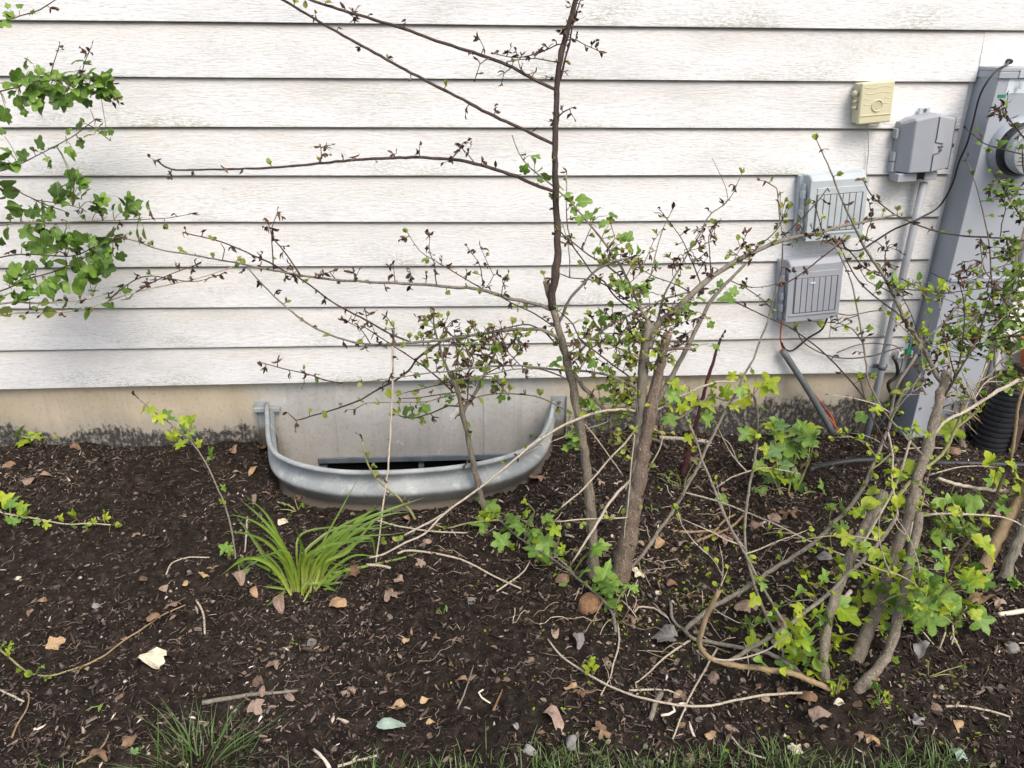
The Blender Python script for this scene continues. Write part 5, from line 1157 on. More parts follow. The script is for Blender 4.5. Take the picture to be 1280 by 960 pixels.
# foliage
lm = ['leaf_lime', 'leaf_lime', 'leaf_soft']
def near_only(fn, *a, **k): fn(*a, **k)
rs.leaves([(1056, 765, 32), (1036, 772, 28), (1045, 795, 28), (1030, 812, 34), (1040, 828, 26), (1015, 785, 26), (1000, 782, 22), (990, 788, 20), (1022, 765, 20), (1008, 800, 18), (952, 826, 26), (955, 838, 20), (985, 830, 20), (940, 803, 18), (1000, 760, 14), (975, 798, 18), (1042, 740, 14), (1011, 716, 14), (1000, 715, 14), (1008, 725, 16), (1020, 730, 18), (1030, 722, 16), (1000, 740, 16), (1012, 742, 16), (1048, 722, 16), (944, 748, 15), (950, 722, 18), (954, 731, 12), (939, 700, 14)], lm, ['lobed', 'scallop'])
rs.leaves([(1120, 731, 20), (1115, 748, 18), (1085, 727, 18), (1090, 745, 18), (1100, 768, 24), (1112, 782, 18), (1110, 800, 10), (1140, 706, 22), (1150, 712, 18), (1137, 698, 16), (1148, 690, 14), (1144, 695, 10), (1160, 775, 24), (1165, 770, 18), (1175, 745, 26), (1188, 735, 22), (1195, 760, 24), (1183, 765, 22), (1150, 780, 18), (1140, 770, 20), (1130, 760, 20), (1128, 775, 18), (1135, 745, 20), (1155, 752, 22), (1165, 735, 16), (1205, 730, 16), (1225, 775, 22), (1218, 768, 18), (1210, 720, 16), (1222, 725, 20), (1230, 728, 16), (1150, 757, 20), (1146, 786, 16), (1170, 760, 18), (1190, 750, 16), (1200, 775, 14)], ['leaf_lime', 'leaf_soft', 'leaf_soft', 'leaf_mid'], ['lobed', 'scallop'], jit=.05)
rs.leaves([(1126, 597, 20), (1124, 590, 18), (1112, 590, 14), (1117, 602, 14), (1158, 582, 14), (1155, 578, 18), (1125, 618, 20), (1122, 624, 14), (1122, 632, 16), (1095, 614, 14), (1099, 614, 12), (1045, 630, 16), (1052, 634, 14), (1070, 640, 12), (1078, 640, 12), (1052, 660, 18), (1060, 672, 18), (1080, 678, 14), (1099, 668, 18), (1085, 690, 18), (1093, 690, 16), (1072, 680, 14), (1112, 693, 16), (1092, 700, 12), (1050, 700, 16), (1056, 712, 16), (1140, 640, 12), (1132, 632, 13), (1188, 538, 24), (1100, 510, 14), (1096, 512, 16), (1075, 470, 13), (1078, 520, 14), (1085, 555, 12), (1119, 488, 12)], lm, ['lobed', 'scallop'])
rs.leaves([(1190, 640, 16), (1200, 630, 20), (1215, 625, 22), (1228, 622, 20), (1250, 627, 24), (1254, 637, 20), (1187, 652, 18), (1205, 650, 18), (1212, 660, 20), (1195, 660, 18), (1228, 680, 24), (1235, 690, 20), (1170, 692, 18), (1178, 700, 20), (1185, 698, 16), (1215, 712, 16), (1200, 706, 16), (1222, 708, 18), (1245, 600, 16), (1239, 602, 12), (1245, 575, 22), (1238, 578, 18), (1270, 590, 18), (1275, 598, 16), (1265, 582, 14), (1275, 610, 16)], ['leaf_lime', 'leaf_lime', 'leaf_soft', 'leaf_mid'], ['lobed', 'scallop'], jit=.05)
for (u, v, ru, rv_, n, s_) in ((1140, 355, 45, 10, 14, 11), (1060, 462, 0, 0, 0, 10), (1150, 540, 14, 10, 5, 12), (1185, 650, 26, 30, 14, 16), (1010, 830, 35, 20, 12, 16), (1140, 740, 50, 40, 26, 17), (965, 770, 20, 20, 5, 12)):
    rs.patch(u, v, ru, rv_, n, s_, ['leaf_soft', 'leaf_lime', 'leaf_mid'], ('lobed', 'scallop', 'ovate'), jit=.05)
for (u, v, ru, rv_, n, s_) in ((1100, 730, 60, 50, 34, 15), (1160, 745, 60, 40, 34, 16), (1020, 800, 44, 44, 26, 17), (1120, 610, 40, 40, 12, 13), (1200, 655, 45, 28, 16, 15)):
    rs.patch(u, v, ru, rv_, n, s_, ['leaf_lime', 'leaf_lime', 'leaf_soft'], ('lobed', 'scallop'), jit=.09)
rs.twigs(60, .05, .28, (860, 1280), (420, 830), mat='cane_pale', ns=(18, 30)); rs.twigs(22, .3, .4, (960, 1200), (230, 560), ln=(25, 60)); rs.twigs(34, .0, .8, (960, 1240), (620, 830), mat='cane_green')
rs.done()

# ================================================================== right edge shrub
e0 = G(1245, 712)
es = Plant('edge_shrub', 'twiggy shrub with small green leaves at the right edge in front of the meter cabinet', 'shrub', e0, 'mid')
BE = es.branch
BE([(1228, 713), (1246, 676), (1261, 649), (1278, 620), (1296, 585)], 7.0, 6.5, .12, 'bark_tan', root=True, nodes=None, name='trunk', sides=11)
BE([(1256, 722), (1265, 694), (1278, 665), (1290, 630), (1300, 590)], 6.0, 5.5, .10, 'bark_grey', root=True, nodes=None, name='trunk', sides=11)
BE([(1179, 720), (1203, 686), (1224, 660), (1239, 632), (1254, 596), (1263, 574)], 3.2, 2.2, .08, 'bark_dark', root=True, nodes=(16, .3, .4))
BE([(1296, 586), (1310, 540), (1300, 480), (1290, 430), (1285, 400)], 4.0, 2.4, .20, 'bark_grey', nodes=None)
BE([(1288, 400), (1275, 378), (1259, 366), (1242, 352), (1230, 335), (1226, 310)], 1.8, .9, .04, 'bark_grey', nodes=(9, .3, .6)); BE([(1289, 425), (1270, 392), (1258, 380), (1246, 360)], 1.4, .9, .02, 'bark_dark', nodes=(8, .3, .6))
BE([(1245, 482), (1243, 447), (1245, 400), (1242, 385), (1239, 343), (1236, 302), (1227, 258), (1217, 222), (1208, 202)], 1.9, .8, .05, 'bark_grey', nodes=(18, .3, .4), y0=-.50)
BE([(1300, 302), (1280, 301), (1242, 297), (1197, 294), (1163, 287), (1126, 272), (1110, 262), (1090, 245), (1080, 227)], 1.7, 1.0, .10, 'bark_dark', nodes=(16, .4, .4), y0=-.45)
BE([(1290, 196), (1274, 192), (1251, 186), (1230, 179), (1209, 162)], 1.2, .8, .03, 'bark_dark', nodes=(12, .2, .6), y0=-.45); BE([(1288, 180), (1280, 172), (1266, 155), (1255, 146)], 1.6, 1.1, .0, 'bark_dark', nodes=(6, .9, .1), y0=-.45)
BE([(1290, 285), (1280, 275), (1267, 258), (1257, 241), (1248, 225), (1242, 218)], 1.3, .8, .02, 'bark_dark', nodes=(9, .4, .5), y0=-.45); BE([(1250, 297), (1252, 280), (1257, 262), (1253, 248)], 1, .7, .02, 'bark_dark', nodes=(8, .3, .6))
BE([(1300, 260), (1290, 235), (1280, 215), (1278, 190)], 1.6, 1.2, .02, 'bark_dark', nodes=(10, .4, .5), y0=-.45)
BE([(1288, 430), (1270, 440), (1250, 452), (1236, 470), (1215, 480), (1190, 490)], 1.6, 1., .0, 'cane_pale', nodes=(14, .1, .5)); BE([(1286, 408), (1262, 420), (1240, 425), (1222, 432), (1210, 445)], 1.6, 1., .02, 'bark_dark', nodes=(7, .2, .7)); BE([(1285, 404), (1262, 400), (1240, 395), (1225, 392)], 1.4, 1., .02, 'bark_dark', nodes=(7, .2, .7))
BE([(1267, 557), (1270, 530), (1273, 507), (1280, 480), (1286, 440)], 2.0, 1.6, .05, 'bark_tan', nodes=None)
for (u, v, ru, rv_, n, pw, pg) in ((1262, 350, 24, 34, 40, .2, .8), (1232, 415, 40, 34, 60, .15, .85), (1262, 405, 22, 36, 34, .2, .8), (1240, 385, 30, 20, 20, .2, .8), (1205, 430, 20, 24, 34, .1, .9), (1256, 310, 24, 16, 26, .3, .7), (1250, 235, 14, 18, 14, .2, .8), (1215, 340, 16, 16, 14, .6, .4), (1268, 470, 14, 20, 14, .1, .9), (1254, 140, 9, 9, 12, .95, .05), (1275, 250, 12, 26, 18, .3, .7), (1180, 395, 20, 16, 12, .1, .9)):
    for i in range(n):
        a = R.uniform(0, 6.283); r = math.sqrt(R.random()); uu, vv = u + math.cos(a) * r * ru, v + math.sin(a) * r * rv_
        d, p, b = es.near(uu, vv)
        if d > 34: continue
        q = P(uu, vv, p.y + R.uniform(-.05, .05)); k = pxm(q); es.pet.tube([p, (p + q) / 2 + rv(.006), q], [k * .5, k * .45, k * .4], 4, 0, None, (.15, .13, .07)); es.cluster(q, (q - p).normalized(), k, pw, pg, 1.)
for (u, v, ru, rv_, n, s_) in ((1232, 412, 42, 34, 30, 11), (1262, 360, 22, 34, 18, 11), (1262, 415, 20, 36, 12, 10), (1208, 425, 18, 24, 14, 11), (1268, 480, 12, 16, 8, 15), (1250, 240, 14, 18, 9, 11), (1262, 400, 20, 14, 10, 12)):
    es.patch(u, v, ru, rv_, n, s_, ['leaf_mid', 'leaf_dark', 'leaf_soft'], ('lobed', 'ovate', 'ovate'), jit=.05)
es.twigs(20, .2, .6, (1140, 1290), (330, 560)); es.leaves([(1222, 178, 10), (1250, 180, 12), (1245, 178, 10), (1262, 183, 11), (1272, 155, 12), (1259, 129, 10), (1268, 236, 12), (1245, 335, 12)], 'leaf_mid', 'ovate'); es.done()

# ================================================================== low currant like plant in front of the pruned shrub
lo = Plant('trailing_plant', 'low trailing plant with bright green lobed leaves at the foot of the pruned shrub', 'plant', G(762, 770), 'lime')
BO = lo.branch
BO([(770, 790), (765, 765), (745, 742), (722, 723), (700, 705), (680, 692), (655, 676), (640, 665), (630, 655), (612, 640), (603, 628)], 2.6, 1.2, .08, 'bark_grey', root=True, nodes=(16, .0, .5), name='stem', gl=.03)
BO([(720, 722), (712, 710), (700, 700), (690, 690)], 1.6, 1., .0, 'bark_grey', nodes=None, name='stem'); BO([(668, 686), (650, 695), (636, 690)], 1.3, .9, .0, 'bark_grey', nodes=(9, 0, .6), name='stem'); BO([(655, 676), (662, 655), (668, 640), (660, 630)], 1.3, .9, .0, 'bark_grey', nodes=(9, 0, .6), name='stem'); BO([(690, 694), (698, 675), (700, 650), (686, 655)], 1.3, .9, .0, 'bark_grey', nodes=None, name='stem'); BO([(766, 768), (775, 745), (788, 732)], 1.3, .9, .0, 'cane_green', nodes=(7, 0, .8), name='stem')
BO([(620, 650), (600, 652), (580, 655), (560, 660), (540, 655)], 1.3, .9, .0, 'cane_green', nodes=(9, .1, .6), name='stem')
lo.leaves([(604, 656, 28), (598, 664, 22), (618, 640, 20), (612, 632, 16), (608, 644, 18), (657, 640, 20), (662, 650, 22), (650, 658, 22), (641, 652, 20), (655, 665, 20), (668, 662, 20), (640, 668, 20), (628, 678, 22), (690, 655, 24), (684, 648, 18), (692, 662, 20), (672, 688, 26), (684, 680, 22), (690, 697, 30), (678, 702, 26), (664, 698, 22), (700, 690, 18), (645, 700, 22), (648, 710, 14), (651, 694, 16), (690, 717, 22), (694, 724, 16), (704, 728, 14), (703, 685, 14), (728, 716, 20), (745, 686, 20), (752, 684, 16), (755, 720, 26), (750, 732, 26), (757, 742, 24), (764, 736, 20), (768, 758, 24), (772, 768, 20), (762, 752, 20), (740, 738, 18), (780, 782, 16), (773, 726, 16), (785, 731, 13), (792, 735, 12), (778, 740, 12), (588, 672, 12), (544, 666, 14), (665, 672, 20), (676, 668, 16), (630, 662, 16)], ['leaf_soft', 'leaf_soft', 'leaf_mid', 'leaf_lime'], 'scallop', up=1.0)
lo.done()

# ================================================================== herb clump by the foundation
hb = Plant('herb_clump', 'clump of fresh green lobed leaves growing by the mouldy foundation near the grey sleeve', 'plant', G(985, 618), 'lime')
for q in (((985, 620), (990, 590), (998, 560), (1004, 540)), ((978, 622), (972, 590), (970, 560), (968, 535)), ((980, 622), (968, 600), (958, 585)), ((990, 618), (1006, 590), (1012, 560)), ((985, 622), (975, 612), (965, 600)), ((988, 621), (1010, 615), (1030, 618), (1045, 628)), ((990, 615), (1010, 580), (1018, 548)), ((983, 622), (955, 628), (935, 632)), ((985, 622), (1020, 635), (1050, 645))):
    hb.branch(list(q), 1.3, .8, R.uniform(-.04, .08), 'cane_green', root=True, nodes=(14, 0, .3), name='stem')
hb.leaves([(1003, 533, 22), (1012, 535, 26), (1018, 545, 20), (996, 548, 24), (1005, 552, 26), (990, 560, 26), (1000, 565, 22), (1012, 548, 20), (985, 568, 22), (988, 575, 20), (980, 582, 18), (975, 545, 20), (963, 533, 18), (975, 532, 18), (968, 562, 20), (958, 562, 18), (962, 572, 16), (996, 538, 20), (978, 578, 16), (950, 583, 18), (962, 588, 22), (968, 594, 22), (974, 590, 18), (976, 598, 16), (960, 600, 18), (992, 598, 18), (998, 606, 16), (985, 600, 14), (950, 620, 18), (938, 636, 18), (920, 632, 18), (905, 622, 14), (912, 628, 14), (1008, 620, 16), (1022, 615, 18), (1030, 622, 16), (1028, 610, 16), (1045, 630, 18), (1052, 636, 18), (1040, 632, 14), (936, 680, 22), (934, 672, 16), (955, 676, 22), (953, 688, 20), (960, 684, 14)], ['leaf_soft', 'leaf_soft', 'leaf_blue', 'leaf_lime'], 'scallop', jit=.015)
hb.done()

# ================================================================== seedling and vines at the left
sd_ = Plant('seedling', 'slender sapling with fresh green leaves left of the window well', 'plant', G(294, 700), 'lime')
sd_.branch([(294, 702), (293, 684), (284, 640), (271, 608), (257, 578), (238, 551), (217, 533), (190, 513), (173, 498)], 1.6, .9, .25, 'bark_grey', root=True, nodes=(40, .1, .1), name='stem')
sd_.leaves([(180, 508, 17), (190, 513, 12), (198, 520, 16), (207, 519, 14), (213, 524, 16), (232, 527, 17), (240, 526, 14), (238, 539, 14), (228, 535, 12), (214, 546, 15), (226, 555, 16), (220, 540, 14), (236, 545, 10), (247, 554, 11), (264, 567, 12), (260, 574, 10), (279, 610, 10), (282, 684, 12), (288, 692, 14), (286, 686, 12)], ['leaf_mid', 'leaf_soft', 'leaf_lime'], 'scallop'); sd_.done()
for k, (lbl, pts, lv, y0) in enumerate((('creeping shoot with lime green leaves above the soil at the left edge, lower of two', [(-40, 622), (0, 640), (41, 648), (81, 655), (110, 656), (138, 656)], [(5, 625, 16), (12, 631, 18), (22, 636, 16), (10, 650, 14), (18, 650, 12), (30, 640, 16), (28, 645, 12), (45, 652, 10), (58, 655, 10), (92, 645, 17), (90, 658, 12), (76, 648, 10), (118, 652, 10), (108, 658, 10), (132, 648, 10), (136, 672, 11), (130, 640, 8)], None),
                                      ('creeping shoot with lime green leaves along the foundation at the left edge', [(-40, 536), (0, 542), (30, 546), (54, 547), (95, 536)], [(8, 534, 14), (3, 540, 12), (14, 544, 12), (25, 539, 14), (36, 545, 12), (45, 543, 12), (55, 549, 10), (68, 541, 12), (78, 541, 12), (98, 534, 11), (30, 552, 16), (8, 565, 16), (16, 568, 18), (26, 572, 16), (10, 574, 14)], None),
                                      ('thin creeping vine lying on the soil at the lower left edge', [(-30, 790), (0, 812), (19, 828), (37, 841), (62, 847), (94, 836)], [(4, 805, 10), (12, 806, 9), (10, 815, 10), (16, 812, 10), (48, 838, 10), (52, 834, 8)], None))):
    vn = Plant('creeping_shoot', lbl, 'plant', G(*pts[0]), 'lime'); g_ = G(*pts[2], .0)
    vn.branch(pts, 1.5, 1., .0 if k else .02, 'cane_green' if k else 'cane_pale', y0=G(*pts[1], .02 if k == 2 else .05).y, nodes=(14, .05, .5), name='stem', wig=.002, gl=(.035, .03, .014)[k])
    vn.leaves(lv, ['leaf_lime', 'leaf_soft'], 'scallop', jit=.01); vn.done()

# ================================================================== daylily
dl0 = G(382, 752); dl = thing('daylily_clump', 'grassy daylily clump with long arching green blades in front of the window well', 'daylily', dl0)
def blade(parent, base, pts, w0, mat='lily_blade', name='blade', al0=0.0, al1=1.0):
    W = smoothpath(pts, .016); n = len(W); mb = MB(); vs = []; al = []
    for i, p in enumerate(W):
        t = i / (n - 1); a = W[max(0, i - 1)]; b = W[min(n - 1, i + 1)]; tan = (b - a).normalized()
        view = (CAM - p).normalized(); side = tan.cross(view); side.normalize(); nn = side.cross(tan)
        tw = R.uniform(-.15, .15); wd = w0 * (min(1, .55 + t * 1.6)) * (1 - max(0, (t - .45) / .55) ** 1.6) + w0 * .04
        side = (side + nn * (.45 + tw)).normalized(); nn = side.cross(tan)
        vs += [p - side * wd + nn * wd * .45 - base, p - base, p + side * wd + nn * wd * .45 - base]; al += [al0 + (al1 - al0) * t] * 3
    fs = []
    for i in range(n - 1):
        a = i * 3; fs += [(a, a + 1, a + 4, a + 3), (a + 1, a + 2, a + 5, a + 4)]
    mb.add(vs, fs, 0, None, al); return obj(name, mb.mesh(name, [mat], True), parent)
LB = [[(368, 745), (365, 714), (351, 676), (327, 647), (301, 625)], [(366, 742), (362, 712), (339, 682), (316, 669), (284, 664), (276, 672)], [(366, 745), (348, 708), (327, 693), (298, 711)], [(376, 745), (371, 690), (377, 668), (406, 660), (444, 661), (470, 668)],
      [(384, 742), (397, 699), (420, 675), (450, 650), (488, 635), (520, 627)], [(386, 745), (402, 700), (440, 668), (480, 645), (512, 640)], [(400, 742), (400, 702), (430, 722), (464, 752)], [(436, 672), (444, 664), (462, 690), (482, 734)], [(398, 742), (412, 752), (427, 781)],
      [(380, 742), (390, 737), (412, 745), (427, 728), (428, 748)], [(374, 763), (400, 750), (427, 746)], [(370, 740), (351, 735), (327, 733)], [(382, 725), (400, 722), (420, 722), (425, 745)], [(372, 742), (374, 710), (380, 690), (372, 665)], [(390, 745), (405, 705), (435, 690), (470, 650), (500, 640)],
      [(388, 744), (398, 710), (425, 680), (460, 660), (500, 652)], [(384, 742), (392, 706), (412, 686), (446, 672), (490, 668), (512, 664)], [(394, 742), (410, 705), (440, 660), (480, 640), (530, 622)], [(392, 742), (410, 700), (436, 672), (468, 648)], [(380, 744), (380, 705), (392, 690), (420, 680), (470, 676)], [(395, 744), (400, 722), (406, 700), (420, 690), (440, 686)],
      [(370, 740), (360, 700), (350, 690), (318, 698), (310, 706)], [(366, 742), (356, 728), (350, 715), (346, 706)], [(374, 748), (372, 725), (366, 700), (361, 690)], [(386, 745), (396, 715), (410, 694), (430, 665), (465, 645), (498, 637)], [(390, 745), (404, 712), (430, 690), (462, 672), (470, 700)], [(376, 745), (382, 710), (400, 690), (440, 676)],
      [(362, 745), (352, 735), (340, 728), (335, 742)], [(380, 746), (384, 722), (396, 704), (416, 694), (444, 690)], [(372, 746), (366, 722), (352, 700), (332, 690)], [(388, 745), (392, 712), (404, 690), (428, 668), (452, 655)]]
LB2 = [[(u + i * jx + R.gauss(0, 2.5), v + i * jy + R.gauss(0, 2.5)) for i, (u, v) in enumerate(q)] for q in LB for jx, jy in ((R.gauss(-1, 9), R.gauss(1, 8)),)]
for q in LB + LB2:
    if q not in LB: q[0] = (372 + (q[0][0] - 372) * .8, min(752, q[0][1]))
    n = len(q); pts = []; gb = G(*q[0], -.01); tilt = R.uniform(-.12, .10)
    for i, (u, v) in enumerate(q):
        t = i / (n - 1); yb = gb.y + tilt * t * 1.2 + .08 * t
        pts.append(gb if i == 0 else P(u, v, yb))
    for p in pts[1:]: p.z = max(p.z, float(ground(p.x, p.y)) + .012)
    if (pts[-1] - pts[0]).length < .42 and pts[-1].x - pts[0].x < .36: blade(dl, dl0, pts, R.choice([.0028, .0036, .0044, .0054]))
# ================================================================== grass
gt0 = G(250, 962)
gt = thing('grass_tuft', 'tuft of long thin green grass at the bottom edge left of centre', 'grass tuft', gt0)
def grass(parent, base, cx, cy, rad, n, hmin, hmax, spread, name, label=None, w0=.0012):
    mb = MB()
    for i in range(n):
        a = R.uniform(0, 6.283); r = rad * math.sqrt(R.random()); x, y = cx + math.cos(a) * r, cy + math.sin(a) * r; z = float(ground(x, y)) - .004
        h = R.uniform(hmin, hmax); d = Vector((math.cos(a) + R.uniform(-.7, .7), math.sin(a) + R.uniform(-.7, .7), 0)) * spread * R.uniform(.3, 1.2)
        p0 = Vector((x, y, z)); seg = 6; vs = []; al = []; side = Vector((-d.y, d.x, 0)) + Vector((1, 0, 0)) * .3; side.normalize(); w_ = w0 * R.uniform(.7, 1.4); bend = R.uniform(.3, 1.)
        for k in range(seg + 1):
            t = k / seg; p = p0 + Vector((0, 0, h * (t - .45 * bend * t * t))) + d * h * t ** 1.7
            ww = w_ * (1 - t ** 2 * .95); vs += [p - side * ww - base, p + side * ww - base]; al += [t, t]
        mb.add(vs, [(k * 2, k * 2 + 1, k * 2 + 3, k * 2 + 2) for k in range(seg)], 0, None, al)
    return obj(name, mb.mesh(name, ['grass_blade']), parent)
grass(gt, gt0, gt0.x, gt0.y - .0, .095, 190, .04, .11, .95, 'fine_blades', w0=.001)['kind'] = 'stuff'
for q in ([(226, 965), (228, 930), (198, 888), (178, 874)], [(240, 965), (236, 920), (215, 895), (196, 885)], [(255, 965), (275, 925), (290, 890), (304, 875)], [(262, 960), (290, 930), (330, 905)], [(197, 960), (198, 920), (197, 888)], [(250, 950), (232, 925), (205, 905)], [(270, 955), (300, 935), (322, 928)], [(280, 958), (310, 945), (328, 915)]):
    gb = G(*q[0]); pts = [gb] + [P(u, v, gb.y + .02 * i) for i, (u, v) in enumerate(q[1:], 1)]; blade(gt, gt0, pts, .0016, 'grass_blade')
z0 = Vector((0, 0, 0)); gm = MB()
spots = []
for i in range(120):
    u = R.uniform(650, 1180); spots.append((u, 974 + R.uniform(-20, 26) + 12 * math.sin(u / 40.), R.uniform(.012, .03), R.randint(4, 12)))
for i in range(26): spots.append((R.uniform(420, 640), R.uniform(950, 985), .02, R.randint(3, 9)))
for u, n in ((885, 30), (1132, 40), (1160, 16), (1020, 22), (950, 26), (760, 30), (870, 30), (700, 22)): spots.append((u, 955, .035, n))
for i in range(260): spots.append((R.uniform(-60, 1340), R.uniform(985, 1120), .05, 26))
for (u, v, rad, n) in spots:
    g = G(u, v)
    for j in range(n):
        x, y = g.x + R.gauss(0, rad), g.y + R.gauss(0, rad * .6); z = float(ground(x, y)) - .003; h = R.uniform(.02, .075); a = R.uniform(0, 6.283); d = Vector((math.cos(a), math.sin(a), 0)) * R.uniform(.1, .8)
        side = Vector((-d.y, d.x, 0)).normalized(); w_ = R.uniform(.0008, .0016); vs = []; al = []
        for k in range(5):
            t = k / 4; p = Vector((x, y, z)) + Vector((0, 0, h * (t - .3 * t * t))) + d * h * t ** 1.7; ww = w_ * (1 - t ** 2 * .95); vs += [p - side * ww, p + side * ww]; al += [t, t]
        gm.add(vs, [(k * 2, k * 2 + 1, k * 2 + 3, k * 2 + 2) for k in range(4)], 0, None, al)
obj('lawn_grass', gm.mesh('lawn_grass', ['grass_blade']), kind='stuff', label='green lawn grass along the front edge of the bed', category='grass')

# ================================================================== small weeds
def weed(lbl, u, v, lv, mats, kind='scallop'):
    g = G(u, v); p = Plant('small_weed', lbl, 'weed', g, 'lime', None)
    for (a, b, s_) in lv:
        q = P(a, b, g.y + R.uniform(-.01, .02)); q.z = max(q.z, float(ground(q.x, q.y)) + .006)
        ww = wpx(q); p.branch([(u + R.uniform(-2, 2), v), ((u + a) / 2, (v + b) / 2 - 2), ww], .8, .5, q.y - g.y, 'cane_green', y0=g.y, nodes=None, name='stem', sides=5)
        p.leaf(a, b, s_, R.choice(mats), kind, jit=.004)
    p.done()
weed('weed with narrow pointed leaves below the left end of the window well', 372, 640, [(352, 628, 17), (360, 632, 16), (368, 622, 17), (385, 640, 16), (378, 630, 14), (388, 648, 13), (362, 642, 16), (348, 638, 12)], ['leaf_mid', 'leaf_blue'], 'lance')
weed('weed with drooping pointed leaves at the left side of the daylily', 300, 722, [(298, 705, 24), (308, 712, 22), (292, 728, 20), (304, 735, 18), (314, 704, 16), (318, 722, 16), (290, 740, 14)], ['leaf_blue', 'leaf_mid'], 'lance')
weed('tiny pale weed with a two leaf tip right of the daylily', 553, 770, [(548, 762, 12), (558, 758, 12), (562, 764, 12), (544, 766, 10)], ['leaf_blue'], 'lance')
weed('tiny green seedling on bare mulch below the daylily', 368, 806, [(366, 803, 7), (371, 806, 7)], ['leaf_soft'])
weed('low yellow shoot on the mulch at the lower left', 105, 890, [(92, 888, 12), (100, 892, 12), (115, 888, 14), (126, 882, 12)], ['leaf_mid', 'leaf_lime'], 'lance')
weed('small weed at the bottom left beside the grass tuft', 173, 945, [(168, 942, 10), (176, 939, 10), (172, 950, 9)], ['leaf_blue'])
weed('patch of tiny weeds on the bare soil right of the red trunk', 862, 745, [(850, 740, 8), (858, 735, 8), (868, 742, 10), (861, 750, 8), (838, 742, 8), (872, 738, 8), (862, 760, 8)], ['leaf_mid', 'leaf_soft'], 'ovate')
weed('tiny weeds sprouting left of the crawling grey stem', 866, 762, [(843, 762, 9), (848, 765, 9), (864, 757, 9), (868, 764, 8)], ['leaf_mid', 'leaf_soft'], 'ovate')
weed('little weed in front of the crawling stems with finely cut leaves', 936, 790, [(936, 775, 14), (944, 772, 12), (938, 785, 14), (930, 780, 10), (950, 778, 14), (956, 774, 10)], ['leaf_soft', 'leaf_mid'], 'lobed')
weed('yellowish weed between the crawling stem and the big leaf cluster', 915, 792, [(912, 785, 12), (918, 790, 12), (922, 794, 12), (908, 793, 9)], ['leaf_mid', 'leaf_lime'], 'lobed')
weed('green weed at the base of the cut back shrub', 1045, 872, [(1040, 852, 12), (1050, 846, 14), (1048, 858, 12), (1056, 848, 12), (1042, 864, 12)], ['leaf_soft', 'leaf_lime'])
weed('lime weed at the foot of the long pale cane at the lower right', 1100, 880, [(1092, 862, 12), (1098, 858, 14), (1106, 868, 12), (1110, 876, 10), (1096, 876, 12), (1088, 880, 9)], ['leaf_lime', 'leaf_soft'])
weed('yellow green shoots on the mulch right of the cut back shrub', 1160, 848, [(1150, 842, 12), (1156, 850, 12), (1168, 845, 12), (1148, 854, 12), (1190, 843, 12), (1198, 858, 12), (1160, 826, 16), (1204, 832, 12)], ['leaf_lime', 'leaf_soft'], 'lance')
weed('silvery green jagged weed between the trunks at the right', 1185, 680, [(1165, 666, 26), (1178, 672, 30), (1190, 672, 24), (1202, 670, 20), (1172, 680, 18)], ['leaf_blue'], 'oak')
weed('dark green weed in the soil behind the red cane', 835, 598, [(826, 592, 12), (832, 600, 10), (840, 590, 10)], ['leaf_mid'])
weed('yellow green weed beside the foot of the red cane', 852, 610, [(836, 600, 12), (844, 604, 12), (848, 596, 12), (840, 608, 12), (884, 576, 14), (870, 575, 12)], ['leaf_lime', 'leaf_soft'], 'lobed')
weed('small weed with narrow leaves in the soil under the red trunk', 815, 640, [(808, 634, 12), (814, 630, 12), (820, 636, 12)], ['leaf_blue', 'leaf_mid'], 'lance')
weed('fresh weed at the right edge beside the tan trunk', 1272, 735, [(1262, 722, 14), (1270, 726, 18), (1276, 730, 16), (1266, 732, 14)], ['leaf_mid', 'leaf_soft'])
weed('climbing weed with small leaves inside the right end of the window well', 672, 545, [(668, 535, 11), (674, 528, 11), (678, 520, 10), (665, 542, 11), (672, 540, 10), (670, 550, 9), (680, 530, 9)], ['leaf_mid', 'leaf_soft'], 'ovate')

# ================================================================== fallen leaves
def fallen(lbl, u, v, size, mat='leaf_dead', kind='ovate', name='dead_leaf', cat='dead leaf', lift=.009, tilt=.5, ang=None):
    g = G(u, v, lift); L_ = size * pxm(g)
    a = R.uniform(0, 6.283) if ang is None else ang; d = Vector((math.cos(a), math.sin(a) * .8, R.uniform(-.15, .15) * (ang is None))); n = Vector((0, -.25 * (ang is not None), 1)) + rv(tilt * (1 if ang is None else .2))
    m_ = orient(d, n).to_4x4(); m_.translation = g - d.normalized() * L_ * .5
    o = bpy.data.objects.new(name, get_leaf(kind, mat)); COL.objects.link(o); o.matrix_world = m_ @ Matrix.Diagonal((L_ / .03 * 1.1, L_ / .03, L_ / .03, 1))
    zc = min(float((o.matrix_world @ Vector(q.co)).z - ground((o.matrix_world @ Vector(q.co)).x, (o.matrix_world @ Vector(q.co)).y)) for q in o.data.vertices)
    o.matrix_world = Matrix.Translation((0, 0, -zc + .003)) @ o.matrix_world
    o['label'] = lbl; o['category'] = cat; return o
